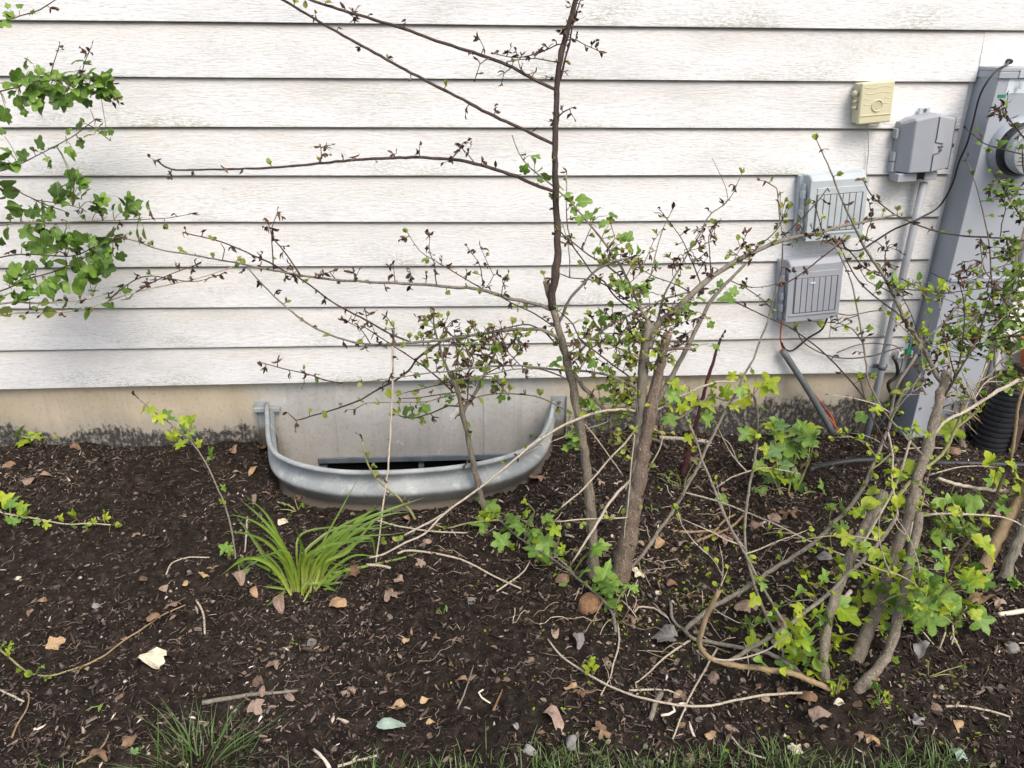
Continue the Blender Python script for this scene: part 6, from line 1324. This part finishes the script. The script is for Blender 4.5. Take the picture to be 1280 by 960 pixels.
FL = [('large cream torn leaf lying alone on the dark mulch at lower left', 187, 827, 36, 'leaf_cream', 'fan'), ('mint green leaf on the mulch near the bottom edge', 490, 914, 38, 'leaf_mint', 'lance'),
 ('pointed pinkish brown leaf near the bottom centre', 694, 899, 34, 'leaf_pinkbrown', 'ovate'), ('tan crumpled leaf above the mint green one', 497, 885, 28, 'leaf_tan', 'oak'), ('grey oval leaf at the bottom by the grass, right of the pointed brown one', 712, 932, 22, 'leaf_grey', 'ovate'),
 ('small grey oval leaf at the bottom edge left of the other grey one', 661, 941, 18, 'leaf_grey', 'ovate'), ('tan leaf of a close pair below the long crawling stem, left one', 714, 861, 22, 'leaf_tan', 'oak'), ('dark brown leaf of a close pair below the long crawling stem, right one', 729, 865, 17, 'leaf_dead', 'oak'),
 ('crumpled brown leaf at the bottom right of the pointed brown leaf', 752, 916, 24, 'leaf_dead', 'scallop'), ('orange brown leaf curling beside the daylily base', 422, 759, 24, 'leaf_tan', 'ovate'), ('pinkish brown folded leaf below the left of the daylily', 349, 757, 24, 'leaf_pinkbrown', 'ovate'),
 ('brown leaf of the pair right of the daylily, upper one', 497, 729, 18, 'leaf_pinkbrown', 'oak'), ('pinkish leaf of the pair right of the daylily, lower one', 488, 746, 26, 'leaf_pinkbrown', 'scallop'), ('brown curled leaf at the right tips of the daylily', 442, 716, 22, 'leaf_dead', 'oak'),
 ('pale brown leaf on bare mulch below the daylily', 343, 833, 22, 'leaf_pinkbrown', 'oak'), ('small brown leaf on the mulch above the tan crumpled one', 440, 862, 18, 'leaf_pinkbrown', 'oak'), ('small pale tan leaf on open mulch at the centre', 508, 804, 13, 'leaf_tan', 'ovate'),
 ('light brown leaf at the far end of the pale arching twig', 526, 708, 14, 'leaf_pinkbrown', 'scallop'), ('tan leaf tucked left of the weed beside the daylily', 301, 726, 20, 'leaf_pinkbrown', 'ovate'), ('small tan leaf between the weed and the daylily', 317, 744, 15, 'leaf_tan', 'ovate'),
 ('narrow cream leaf under the left end of the window well', 355, 656, 15, 'leaf_cream', 'ovate'), ('reddish brown leaf lying against the window well below its left end', 377, 623, 16, 'leaf_dead', 'scallop'), ('small brown leaf in front of the window well above the daylily tips', 508, 651, 14, 'leaf_dead', 'ovate'),
 ('brown leaf right of the daylily tips under the pale canes', 536, 680, 15, 'leaf_pinkbrown', 'ovate'), ('pinkish leaf hanging at the right end of the grey stick', 361, 873, 24, 'leaf_pinkbrown', 'lance'), ('pale pinkish leaf hanging from the middle of the grey stick', 328, 866, 22, 'leaf_pinkbrown', 'lance'),
 ('pink brown leaf under the middle of the grey stick', 320, 886, 26, 'leaf_pinkbrown', 'oak'), ('reddish leaf on the mulch right of centre bottom', 577, 852, 18, 'leaf_dead', 'lance'), ('orange curled leaf on the mulch at bottom centre', 534, 877, 22, 'leaf_tan', 'lance'),
 ('thin tan leaf below the orange curled one', 541, 905, 18, 'leaf_tan', 'lance'), ('brown leaf of the pair at the left middle, right one', 53, 753, 16, 'leaf_dead', 'ovate'), ('small brown leaf of the pair at the left middle, lower one', 37, 766, 11, 'leaf_dead', 'ovate'),
 ('tan ragged leaf at the left above the thin vine', 70, 805, 24, 'leaf_tan', 'oak'), ('brown leaf where the long vine ends at the left', 190, 776, 25, 'leaf_dead', 'oak'), ('pinkish leaf pair above the vine end', 216, 758, 20, 'leaf_pinkbrown', 'oak'),
 ('orange brown leaf above centre left on the mulch', 256, 722, 16, 'leaf_tan', 'oak'), ('small tan leaf left of the weed by the daylily', 231, 733, 12, 'leaf_tan', 'ovate'), ('brown leaf at the bottom left beside the grass tuft', 162, 929, 28, 'leaf_dead', 'oak'),
 ('dark brown leaf at the bottom edge far left', 128, 951, 30, 'leaf_dead', 'scallop'), ('curled pale leaf on the mulch right of the thin vine', 139, 867, 13, 'leaf_pinkbrown', 'lance'), ('small grey leaf below the cream torn leaf', 122, 760, 12, 'leaf_grey', 'ovate'),
 ('brown leaf near the left foundation, left of two', 38, 603, 20, 'leaf_pinkbrown', 'ovate'), ('reddish leaf near the left foundation, right of two', 59, 594, 20, 'leaf_dead', 'lance'), ('small brown leaf on smooth soil at left, left of a pair', 170, 669, 11, 'leaf_dead', 'ovate'),
 ('small light leaf on smooth soil at left, right of a pair', 184, 671, 11, 'leaf_pinkbrown', 'lance'), ('brown leaf by the foundation near the left shoot', 95, 562, 14, 'leaf_dead', 'ovate'), ('reddish leaf in the dark soil left of the window well', 291, 563, 20, 'leaf_dead', 'oak'),
 ('brown leaf touching the outside of the window well at its left', 329, 562, 18, 'leaf_dead', 'scallop'), ('tan leaf in the soil below the left flange', 296, 591, 13, 'leaf_pinkbrown', 'ovate'), ('light brown leaf left of the corrugated steel', 316, 590, 16, 'leaf_tan', 'ovate'),
 ('pale pink leaf right of the sapling stem', 318, 625, 20, 'leaf_pinkbrown', 'lance'), ('brown leaf at the right corner of the window well', 671, 600, 26, 'leaf_dead', 'oak'), ('small pink leaf between the well and the left trunk', 750, 604, 13, 'leaf_pinkbrown', 'scallop'),
 ('brown leaf under the lime leaves of the trailing plant', 703, 729, 19, 'leaf_dead', 'ovate'), ('long grey brown leaf left of the big brown root lump', 694, 787, 28, 'leaf_pinkbrown', 'lance'), ('grey brown leaf below the long grey brown one', 724, 804, 22, 'leaf_grey', 'ovate'),
 ('pinkish leaf with a twig through it below the trailing plant', 790, 777, 21, 'leaf_pinkbrown', 'scallop'), ('brown leaf on the bare soil right of the red trunk', 841, 731, 18, 'leaf_dead', 'ovate'), ('pinkish leaf of two right of the red trunk, right one', 854, 680, 20, 'leaf_pinkbrown', 'oak'),
 ('tan leaf of two right of the red trunk, left one', 825, 681, 17, 'leaf_tan', 'ovate'), ('small pale tan leaf on the bare soil right of the red trunk', 859, 702, 13, 'leaf_tan', 'ovate'), ('pale leaf close to the base of the red trunk', 798, 682, 15, 'leaf_pinkbrown', 'ovate'),
 ('whitish torn leaf at the base of the red trunk', 799, 719, 20, 'leaf_cream', 'oak'), ('pinkish leaf between the two main trunks', 756, 697, 14, 'leaf_pinkbrown', 'scallop'), ('big pinkish maple leaf between the crawling stems', 932, 765, 32, 'leaf_pinkbrown', 'lobed'),
 ('brown leaf leaning behind the crawling grey stem', 976, 774, 26, 'leaf_dead', 'oak'), ('grey brown maple leaf in front of the crawling stems', 832, 800, 36, 'leaf_grey', 'lobed'), ('pale pink star shaped leaf below the crawling stems', 890, 850, 22, 'leaf_pinkbrown', 'lobed'),
 ('large brown leaf with a hole right of the red trunk', 900, 680, 27, 'leaf_pinkbrown', 'scallop'), ('brown leaf of the pair by the dark hollow, right one', 984, 647, 24, 'leaf_dead', 'scallop'), ('tan leaf of the pair by the dark hollow, left one', 968, 650, 20, 'leaf_pinkbrown', 'ovate'),
 ('reddish leaf left of the dark hollow', 945, 657, 17, 'leaf_pinkbrown', 'oak'), ('pinkish leaf behind the foot of the red cane', 866, 578, 20, 'leaf_pinkbrown', 'scallop'), ('brown leaf in the soil behind the vertical grey stems', 908, 614, 18, 'leaf_dead', 'lance'),
 ('reddish leaf by the foundation right of the red cane', 919, 540, 16, 'leaf_dead', 'ovate'), ('small pale leaf right of the herb clump', 1005, 586, 14, 'leaf_pinkbrown', 'ovate'), ('silver grey leaf between the middle canes', 1032, 698, 18, 'leaf_grey', 'ovate'),
 ('long pink brown leaf near the bottom right of centre', 1022, 903, 36, 'leaf_pinkbrown', 'ovate'), ('tan leaf at the foot of the long pale cane near the bottom', 1090, 927, 24, 'leaf_tan', 'oak'), ('pinkish leaf beside the tan one near the bottom', 1078, 920, 18, 'leaf_pinkbrown', 'oak'),
 ('pale tan leaf at the bottom right in the dark soil', 1198, 905, 18, 'leaf_tan', 'ovate'), ('grey rounded leaf at the bottom right', 1145, 903, 20, 'leaf_grey', 'scallop'), ('grey brown leaf standing below the leafy right shrub', 1149, 813, 26, 'leaf_grey', 'ovate'),
 ('long brown leaf on the soil at the right by the white stick', 1226, 750, 34, 'leaf_dead', 'ovate'), ('pinkish leaf touching the long brown leaf at the right', 1248, 753, 18, 'leaf_pinkbrown', 'oak'), ('brown curled leaf left of the base of the cut back shrub', 1008, 875, 26, 'leaf_dead', 'ovate'),
 ('cream leaf at the base of the cut back shrub', 1049, 877, 13, 'leaf_cream', 'ovate'), ('whitish crumpled leaf at the bottom right of centre', 994, 937, 20, 'leaf_cream', 'oak'), ('tan leaf standing in the grass at the bottom', 886, 922, 20, 'leaf_tan', 'ovate'),
 ('pinkish leaf among the trunks of the cut back shrub', 1097, 782, 17, 'leaf_pinkbrown', 'oak'), ('dried brown leaf below the tall pruned stub at the right', 1200, 545, 20, 'leaf_dead', 'oak'), ('brown leaf beside the drain pipe base', 1188, 572, 20, 'leaf_dead', 'ovate'),
 ('pale grey green leaf in the grass at the bottom right', 1200, 945, 24, 'leaf_mint', 'oak'), ('small grey leaf right of the mint green one', 644, 908, 14, 'leaf_grey', 'ovate'), ('pale brown leaf at the left below the foundation shoot', 12, 586, 16, 'leaf_dead', 'ovate')]
for f in FL: fallen(*f, ang={'leaf_mint': .15, 'leaf_cream': -.25}.get(f[4]) if f[3] > 30 else None)
# big brown root lump and stones
def lump(name, lbl, cat, u, v, rpx, mat, sq=.7):
    g = G(u, v); r = rpx * pxm(g); import bmesh
    bm = bmesh.new(); bmesh.ops.create_icosphere(bm, subdivisions=3, radius=r); ph = R.uniform(0, 9)
    for q in bm.verts: q.co *= 1 + .30 * float(vnoise(q.co.x / r * 1.6 + ph, q.co.y / r * 1.6 + q.co.z / r)) + .14 * float(vnoise(q.co.x / r * 6, q.co.z / r * 6 + ph)); q.co.z *= sq
    me = bpy.data.meshes.new(name); bm.to_mesh(me); bm.free(); me.materials.append(M[mat])
    for p in me.polygons: p.use_smooth = True
    o = obj(name, me, label=lbl, category=cat); o.location = g + Vector((0, 0, r * sq * .35)); return o
lump('root_lump', 'big rounded brown root lump in front of the left trunk', 'root', 738, 760, 16, 'bark_orange', .8)
lump('pebble', 'small round whitish pebble on the bare soil right of the red trunk', 'pebble', 822, 742, 4.2, 'cut_pale')
lump('pebble', 'tiny white pebble near the long vine at lower left', 'pebble', 208, 748, 2.6, 'cut_pale')
lump('pebble', 'yellowish pebble at the left edge of the mulch', 'pebble', 23, 724, 4, 'leaf_cream')
lump('stone', 'dark rounded stone in the mulch near the bottom right corner', 'stone', 1265, 812, 9, 'stone')
lump('stone', 'grey stone half buried between the maple leaf and the crawling stem', 'stone', 974, 740, 5, 'stone')
# sticks
def stick(lbl, pts, r0, r1, mat='cane_pale', lift=.013, name='fallen_stick', cat='stick', knob=.1):
    W = []
    for q in pts: W.append(G(q[0], q[1], max(.012, q[2] if len(q) > 2 else lift)))
    sp = smoothpath(W, .012); k = pxm(sp[0]); o0 = sp[0]; n = len(sp); mb = MB(); sp = [p + rv(k * .25) for p in sp]
    mb.tube([p - o0 for p in sp], [k * (r0 + (r1 - r0) * i / (n - 1)) for i in range(n)], 7, knob=knob)
    o = obj(name, mb.mesh(name, [mat], True), label=lbl, category=cat); o.location = o0; return o
stick('weathered grey stick lying on the mulch at lower left with leaves on it', [(253, 878), (285, 873), (315, 868), (345, 866), (372, 863)], 3.2, 1.6, 'bark_grey', .008)
stick('long thin vine stem curving over the mulch at the left', [(94, 836), (110, 830), (131, 819), (156, 800), (172, 790), (187, 780), (205, 768), (232, 756)], 1.3, .9, 'bark_tan')
stick('short curved pale twig on the mulch left of the daylily', [(245, 750), (252, 762), (255, 774), (256, 792)], 1.4, 1.1)
stick('long pale arching twig on open mulch at the centre', [(497, 692), (512, 688), (550, 693), (582, 702), (619, 721), (651, 736)], 1.5, 1.0, lift=.014)
stick('pale curved twig below the trailing plant', [(621, 739), (647, 721), (658, 710), (662, 701)], 1.2, 1., lift=.014)
stick('short pale stub of straw right of the daylily', [(458, 706), (475, 707), (488, 710)], 2.0, 1.5)
stick('straw lying beside the daylily tips', [(470, 650), (500, 658), (540, 664), (580, 666)], 1.2, .9, lift=.02)
stick('white forked straw piece at the bottom edge near the mint leaf', [(392, 937), (402, 946), (412, 960)], 2.0, 2.4, 'cut_pale')
stick('pale stick at the bottom edge left of centre', [(422, 958), (440, 953), (471, 945)], 2.0, 1.8, 'cane_pale')
stick('thin grey stick leaning on the mulch at bottom centre', [(572, 886), (580, 868), (592, 832)], 1.2, .8, 'bark_grey', .01)
stick('orange brown sliver at bottom centre', [(617, 888), (622, 876), (628, 862)], 1.6, 1.0, 'bark_orange')
stick('white curled root on the mulch at bottom centre', [(604, 862), (598, 866), (602, 872), (613, 879)], 1.3, 1.0, 'cut_pale')
stick('thick pale root piece in the grass edge near the bottom', [(827, 866), (820, 878), (813, 900)], 3.6, 3.0, 'bark_grey')
stick('small white curl of root beside the thick root piece', [(826, 894), (836, 893), (843, 889), (841, 882)], 1.8, 1.5, 'cut_pale')
stick('thin twig crossing the long crawling stem near the bottom', [(897, 810), (888, 825), (879, 841), (868, 860), (860, 876), (848, 905), (841, 924)], 1.4, .9, lift=.02)
stick('pale twig left of the long crawling stem', [(772, 779), (774, 800), (771, 816), (766, 832), (763, 846), (751, 869)], 1.3, .8, lift=.012)
stick('brown twig from the crawling stem towards the bottom left', [(863, 800), (840, 815), (826, 826), (810, 842), (794, 854)], 1.5, .8, lift=.012)
stick('pale broken twig in front of the root lump', [(793, 765), (798, 759), (817, 760), (826, 766), (836, 773)], 1.3, 1.0, lift=.012)
stick('forked twig on the mulch near the bottom', [(786, 863), (815, 862), (835, 863), (850, 869)], 1.5, .9)
stick('thick white stick in the soil behind the red cane', [(824, 547), (857, 549), (889, 553)], 2.6, 3.0, 'cane_pale', .012)
stick('brown broken branch on the soil right of the red trunk', [(871, 677), (885, 671), (899, 666), (914, 659), (929, 645)], 2.0, 1.7, 'bark_tan', .012)
stick('short brown branch crossing the broken branch', [(891, 667), (906, 650), (919, 643)], 1.6, 1.3, 'bark_tan', .012)
stick('straight brown stick right of the red trunk', [(841, 664), (865, 665), (893, 663)], 2.0, 1.6, 'bark_tan')
stick('white plastic looking stick lying at the right edge', [(1248, 768), (1265, 766), (1282, 763), (1310, 760)], 3.0, 3.0, 'cut_pale')
stick('white short stick near the base of the cut back shrub trunks', [(1053, 755), (1058, 746), (1064, 737)], 3.0, 2.6, 'cut_pale', .012)
stick('thin pale twig on the soil at the lower right', [(1182, 883), (1205, 883), (1235, 888), (1262, 896)], 1.7, 1.2)
stick('thin twig in the grass near the bottom', [(912, 918), (931, 939), (957, 948)], 1.2, 1.0)
stick('reddish twig stub beside the red trunk', [(812, 548), (824, 552), (834, 560)], 2.4, 2., 'bark_red', .02)
stick('pale twig behind the hose in front of the cabinet', [(1130, 561), (1170, 560), (1208, 564)], 1.1, .9)
stick('thin twig on the soil behind the daylily', [(309, 646), (308, 666), (306, 690)], 1.2, .8, 'cane_pale', .03)
stick('curved thin root on the mulch left of the weed', [(208, 718), (215, 704), (235, 697), (262, 697)], 1.0, .8)
stick('short pale root at the far left below the vine', [(0, 862), (12, 868), (30, 877)], 1.4, 1.2)
stick('forked brown twig at the bottom left corner', [(15, 922), (22, 905), (34, 885), (36, 868), (30, 862)], 1.3, .9, 'bark_tan')
stick('brown twig beside the dark leaf at the bottom left', [(95, 955), (115, 945), (130, 930), (137, 915)], 1.3, 1., 'bark_tan')
# dried stalk bundle by the drain pipe
db = G(1205, 560); t = thing('dried_stalks', 'tangle of dried brown stalks between the cut stub and the drain pipe', 'dry plant', db)
for i in range(26):
    u, v = 1200 + R.gauss(0, 9), 505 + R.gauss(0, 16); p0 = P(u, v, db.y + R.uniform(-.02, .12)); p1 = P(u + R.uniform(6, 34), v + R.uniform(8, 34), db.y + R.uniform(-.05, .06))
    mb = MB(); mb.tube([p0 - db, (p0 + p1) / 2 - db + rv(.006), p1 - db], [.0022, .003, .0015], 5, knob=.2); obj('stalk', mb.mesh('stalk', [R.choice(['bark_tan', 'bark', 'bark_dark'])], True), t)
mb = MB(); sp = smoothpath([db + Vector((0, 0, -.02)), db + Vector((-.01, .03, .08)), db + Vector((-.005, .02, .17))], .02); mb.tube([p - db for p in sp], [.02, .016, .011, .01, .009, .009, .008, .008, .007, .007][:len(sp)] + [.007] * max(0, len(sp) - 10), 8, knob=.2); obj('stump', mb.mesh('stump', ['bark'], True), t)

# ================================================================== mulch (uncountable)
def scatter_chips(n):
    x = NR.uniform(-2.15, 2.65, n); y = -1.95 + 1.97 * NR.random(n)
    keep = ~in_well(x, y, .03)
    bare = np.zeros(n)
    for bx, by, br in ((-1.1, -.5, .34), (-.85, -.62, .24), (.70, -.98, .22), (.6, -.88, .15), (-1.35, -.5, .2)): bare = np.maximum(bare, np.exp(-((x - bx) ** 2 + (y - by) ** 2) / br ** 2))
    keep &= (NR.random(n) > bare * .85) & (NR.random(n) > 1.6 * np.clip(vnoise(x * 2.6 + 31, y * 2.6) - .12, 0, 1) * 2)
    keep &= NR.random(n) < .55 + 1.2 * (vnoise(x * 4, y * 4) + .35)
    x, y = x[keep], y[keep]; n = len(x)
    L_ = NR.gamma(1.7, .0050, n) + .003; big = NR.random(n) < .012; L_ = np.where(big, NR.uniform(.02, .038, n), L_); W_ = L_ * NR.uniform(.06, .40, n) ; W_ = np.minimum(W_, np.where(big, .014, .0075)); T_ = W_ * NR.uniform(.25, .6, n)
    az = NR.uniform(0, 2 * np.pi, n); pt = NR.normal(0, .38, n); rl = NR.uniform(-.8, .8, n)
    z = ground(x, y) + .010 * np.abs(vnoise(x * 48, y * 48)) + NR.uniform(-.002, .011, n)
    ca, sa, cp, sp_ = np.cos(az), np.sin(az), np.cos(pt), np.sin(pt)
    ax = np.stack([ca * cp, sa * cp, sp_], 1); s0 = np.stack([-sa, ca, np.zeros(n)], 1); up = np.cross(ax, s0)
    cr, sr = np.cos(rl)[:, None], np.sin(rl)[:, None]; sd2 = s0 * cr + up * sr; up2 = up * cr - s0 * sr
    C = np.stack([x, y, z], 1)
    tpl = [(-.5, -.35, 0), (-.42, .3, .6), (-.46, .5, -.4), (.03, -.55, .25), (.05, .2, 1.0), (.0, .6, .1), (.5, -.2, .1), (.44, .15, .7), (.47, .35, -.3)]
    bend = NR.normal(0, .045, n)
    V = np.zeros((n, 9, 3))
    for i, (a, b, c_) in enumerate(tpl):
        ja = NR.uniform(.8, 1.2, n)
        V[:, i] = C + ax * (L_ * a * ja)[:, None] + sd2 * (W_ * b * NR.uniform(.7, 1.3, n) + L_ * bend * (abs(a) < .1))[:, None] + up2 * (T_ * c_)[:, None]
    fc = [(0, 3, 4, 1), (1, 4, 5, 2), (3, 6, 7, 4), (4, 7, 8, 5), (0, 2, 5, 3), (3, 5, 8, 6)]
    Fq = (np.arange(n)[:, None, None] * 9 + np.array(fc)[None]).reshape(-1, 4)
    pal = np.array([(.024, .018, .015), (.038, .028, .023), (.060, .044, .036), (.095, .070, .057), (.014, .011, .010), (.14, .105, .085), (.22, .175, .14), (.38, .32, .27)])
    pc = NR.choice(8, n, p=[.22, .22, .17, .12, .14, .07, .040, .02]); colr = pal[pc] * (NR.uniform(.75, 1.3, n) * (1.42 + 1.5 * vnoise(x * 2.3 + 7, y * 2.3) + .8 * vnoise(x * 8, y * 8 + 2)))[:, None]; colr = np.clip(colr, .006, 1)
    colr = np.repeat(colr, 9, 0); me = bpy.data.meshes.new('bark_mulch'); Vf = V.reshape(-1, 3)
    me.vertices.add(len(Vf)); me.vertices.foreach_set('co', Vf.ravel()); me.loops.add(Fq.size); me.loops.foreach_set('vertex_index', Fq.ravel().astype(np.int32))
    me.polygons.add(len(Fq)); me.polygons.foreach_set('loop_start', np.arange(0, Fq.size, 4, dtype=np.int32)); me.polygons.foreach_set('loop_total', np.full(len(Fq), 4, np.int32)); me.update(calc_edges=True)
    at = me.color_attributes.new('tint', 'FLOAT_COLOR', 'POINT'); at.data.foreach_set('color', np.concatenate([colr, np.ones((len(colr), 1))], 1).ravel())
    me.materials.append(M['chips']); obj('bark_mulch', me, kind='stuff', label='dark shredded bark mulch covering the bed', category='mulch')
def scatter_crumbs(n):
    x = NR.uniform(-2.15, 2.65, n); y = -1.95 + 1.97 * NR.random(n)
    keep = ~in_well(x, y, .02) & (NR.random(n) < .5 + 1.6 * (vnoise(x * 6 + 3, y * 6) + .25)); x, y = x[keep], y[keep]; n = len(x)
    r = np.minimum(NR.gamma(1.6, .0011, n) + .0010, .009); z = ground(x, y) + .012 * np.abs(vnoise(x * 48, y * 48)) + r * .5
    O = np.array([(1, 0, 0), (-1, 0, 0), (0, 1, 0), (0, -1, 0), (0, 0, 1), (0, 0, -1.)]); q = NR.uniform(0, 6.283, n)
    V = O[None] * r[:, None, None] * NR.uniform(.5, 1.35, (n, 6, 1)); cx, sx = np.cos(q)[:, None], np.sin(q)[:, None]
    V = np.stack([V[..., 0] * cx - V[..., 1] * sx, V[..., 0] * sx + V[..., 1] * cx, V[..., 2]], 2) + NR.normal(0, .22, (n, 6, 3)) * r[:, None, None] + np.stack([x, y, z], 1)[:, None]
    fc = np.array([(0, 2, 4), (2, 1, 4), (1, 3, 4), (3, 0, 4), (2, 0, 5), (1, 2, 5), (3, 1, 5), (0, 3, 5)]); Fq = (np.arange(n)[:, None, None] * 6 + fc[None]).reshape(-1, 3)
    pal = np.array([(.018, .014, .012), (.030, .024, .020), (.050, .040, .034), (.085, .068, .056), (.18, .145, .12), (.34, .31, .27)]); colr = pal[NR.choice(6, n, p=[.30, .30, .23, .12, .04, .01])] * np.clip(NR.uniform(.8, 1.4, n) * (1.35 + 1.4 * vnoise(x * 2.3 + 7, y * 2.3)), .3, 3)[:, None]; colr = np.repeat(colr, 6, 0)
    me = bpy.data.meshes.new('soil_crumbs'); Vf = V.reshape(-1, 3); me.vertices.add(len(Vf)); me.vertices.foreach_set('co', Vf.ravel()); me.loops.add(Fq.size); me.loops.foreach_set('vertex_index', Fq.ravel().astype(np.int32))
    me.polygons.add(len(Fq)); me.polygons.foreach_set('loop_start', np.arange(0, Fq.size, 3, dtype=np.int32)); me.polygons.foreach_set('loop_total', np.full(len(Fq), 3, np.int32)); me.update(calc_edges=True)
    at = me.color_attributes.new('tint', 'FLOAT_COLOR', 'POINT'); at.data.foreach_set('color', np.concatenate([colr, np.ones((len(colr), 1))], 1).ravel())
    me.materials.append(M['chips']); obj('soil_crumbs', me, kind='stuff', label='crumbs and clods of dark soil between the mulch', category='soil')
scatter_chips(140000)
scatter_crumbs(120000)
mb = MB()
for i in range(7500):                                    # pale root fibres and straw bits
    x, y = R.uniform(-2, 2.5), R.uniform(-1.8, 0)
    if bool(in_well(np.array([x]), np.array([y]), .03)[0]): continue
    a = R.uniform(0, 6.283); p = Vector((x, y, float(ground(x, y)) + .010)); pts = [p]; ln = R.uniform(.008, .028)
    for k in range(4):
        a += R.uniform(-.7, .7); q = pts[-1] + Vector((math.cos(a), math.sin(a), R.uniform(-.25, .3))) * ln * .3; q.z = max(q.z, float(ground(q.x, q.y)) + .009); pts.append(q)
    mb.tube(pts, R.uniform(.0003, .0008), 3, 0, None, R.choice([(.22, .17, .125), (.15, .11, .08), (.09, .065, .05), (.28, .23, .18), (.075, .055, .04)]))
obj('root_fibres', mb.mesh('root_fibres', ['chips']), kind='stuff', label='fine pale roots and straw scattered in the mulch', category='litter')
mb = MB()
for i in range(3300):                                    # scraps of dead leaf too small to tell apart
    x, y = (R.uniform(-2, 2.5), R.uniform(-1.8, -.02)) if i < 1800 else (R.gauss(.75, .55), R.gauss(-1.05, .35))
    if y > -.02: continue
    if bool(in_well(np.array([x]), np.array([y]), .04)[0]): continue
    if y > -.5 and R.random() < .4: continue
    p = Vector((x, y, float(ground(x, y)) + .006)); c_ = R.choice([(.13, .085, .06), (.20, .14, .10), (.28, .21, .155), (.08, .055, .04), (.16, .145, .13), (.26, .17, .10), (.22, .165, .125), (.11, .08, .06)])
    if i % 2:
        strip(mb, p + Vector((0, 0, .006)), Vector((R.uniform(-1, 1), R.uniform(-1, 1), .1)), R.uniform(.008, .022), R.uniform(.0018, .005), c_); continue
    smallleaf(mb, p, Vector((R.uniform(-1, 1), R.uniform(-1, 1), R.uniform(-.1, .35))), R.choice([.008, .011, .014, .018, .025]) * R.uniform(.7, 1.15), c_, R.uniform(.22, .55), Vector((0, 0, 1.3)))
obj('leaf_litter', mb.mesh('leaf_litter', ['withered']), kind='stuff', label='small scraps of dead leaves mixed into the mulch', category='litter')
mb = MB()
for i in range(420):                                     # tiny sprouts, mostly right of the trunks
    u, v = (R.gauss(870, 60), R.gauss(735, 40)) if i < 130 else ((R.uniform(640, 1270), R.uniform(880, 960)) if i < 240 else (R.uniform(560, 1270), R.uniform(600, 880)))
    g = G(u, v, .004); k = pxm(g)
    if bool(in_well(np.array([g.x]), np.array([g.y]), .04)[0]): continue
    for _ in range(R.randint(2, 5)): smallleaf(mb, g, Vector((R.uniform(-1, 1), R.uniform(-1, 1), .5)), R.uniform(2, 5) * k, R.choice(GREENS['lime']), .35, Vector((0, -.2, 1)))
obj('tiny_sprouts', mb.mesh('tiny_sprouts', ['small_green']), kind='stuff', label='tiny green sprouts dotted over the soil', category='sprouts')

mb = MB()
for i in range(150):                                     # long thin straws tangled over the soil
    u, v = R.gauss(830, 210), R.gauss(700, 80)
    if not (520 < u < 1280 and 590 < v < 900): continue
    g = G(u, v, .01); a = R.uniform(-.6, 3.7); pts = [g]; ln = R.uniform(.03, .10)
    for k in range(5):
        a += R.uniform(-.25, .25); q = pts[-1] + Vector((math.cos(a), math.sin(a), 0)) * ln * .25; q.z = float(ground(q.x, q.y)) + R.uniform(.006, .03); pts.append(q)
    if bool(in_well(np.array([q.x, g.x]), np.array([q.y, g.y]), .05).any()): continue
    mb.tube(smoothpath(pts, .01), R.uniform(.0007, .0014), 5, 0, None, R.choice([(.44, .37, .28), (.30, .24, .17), (.22, .17, .12), (.50, .44, .35)]))
obj('dry_straw', mb.mesh('dry_straw', ['chips'], True), kind='stuff', label='thin dry straws tangled over the soil under the shrubs', category='straw')
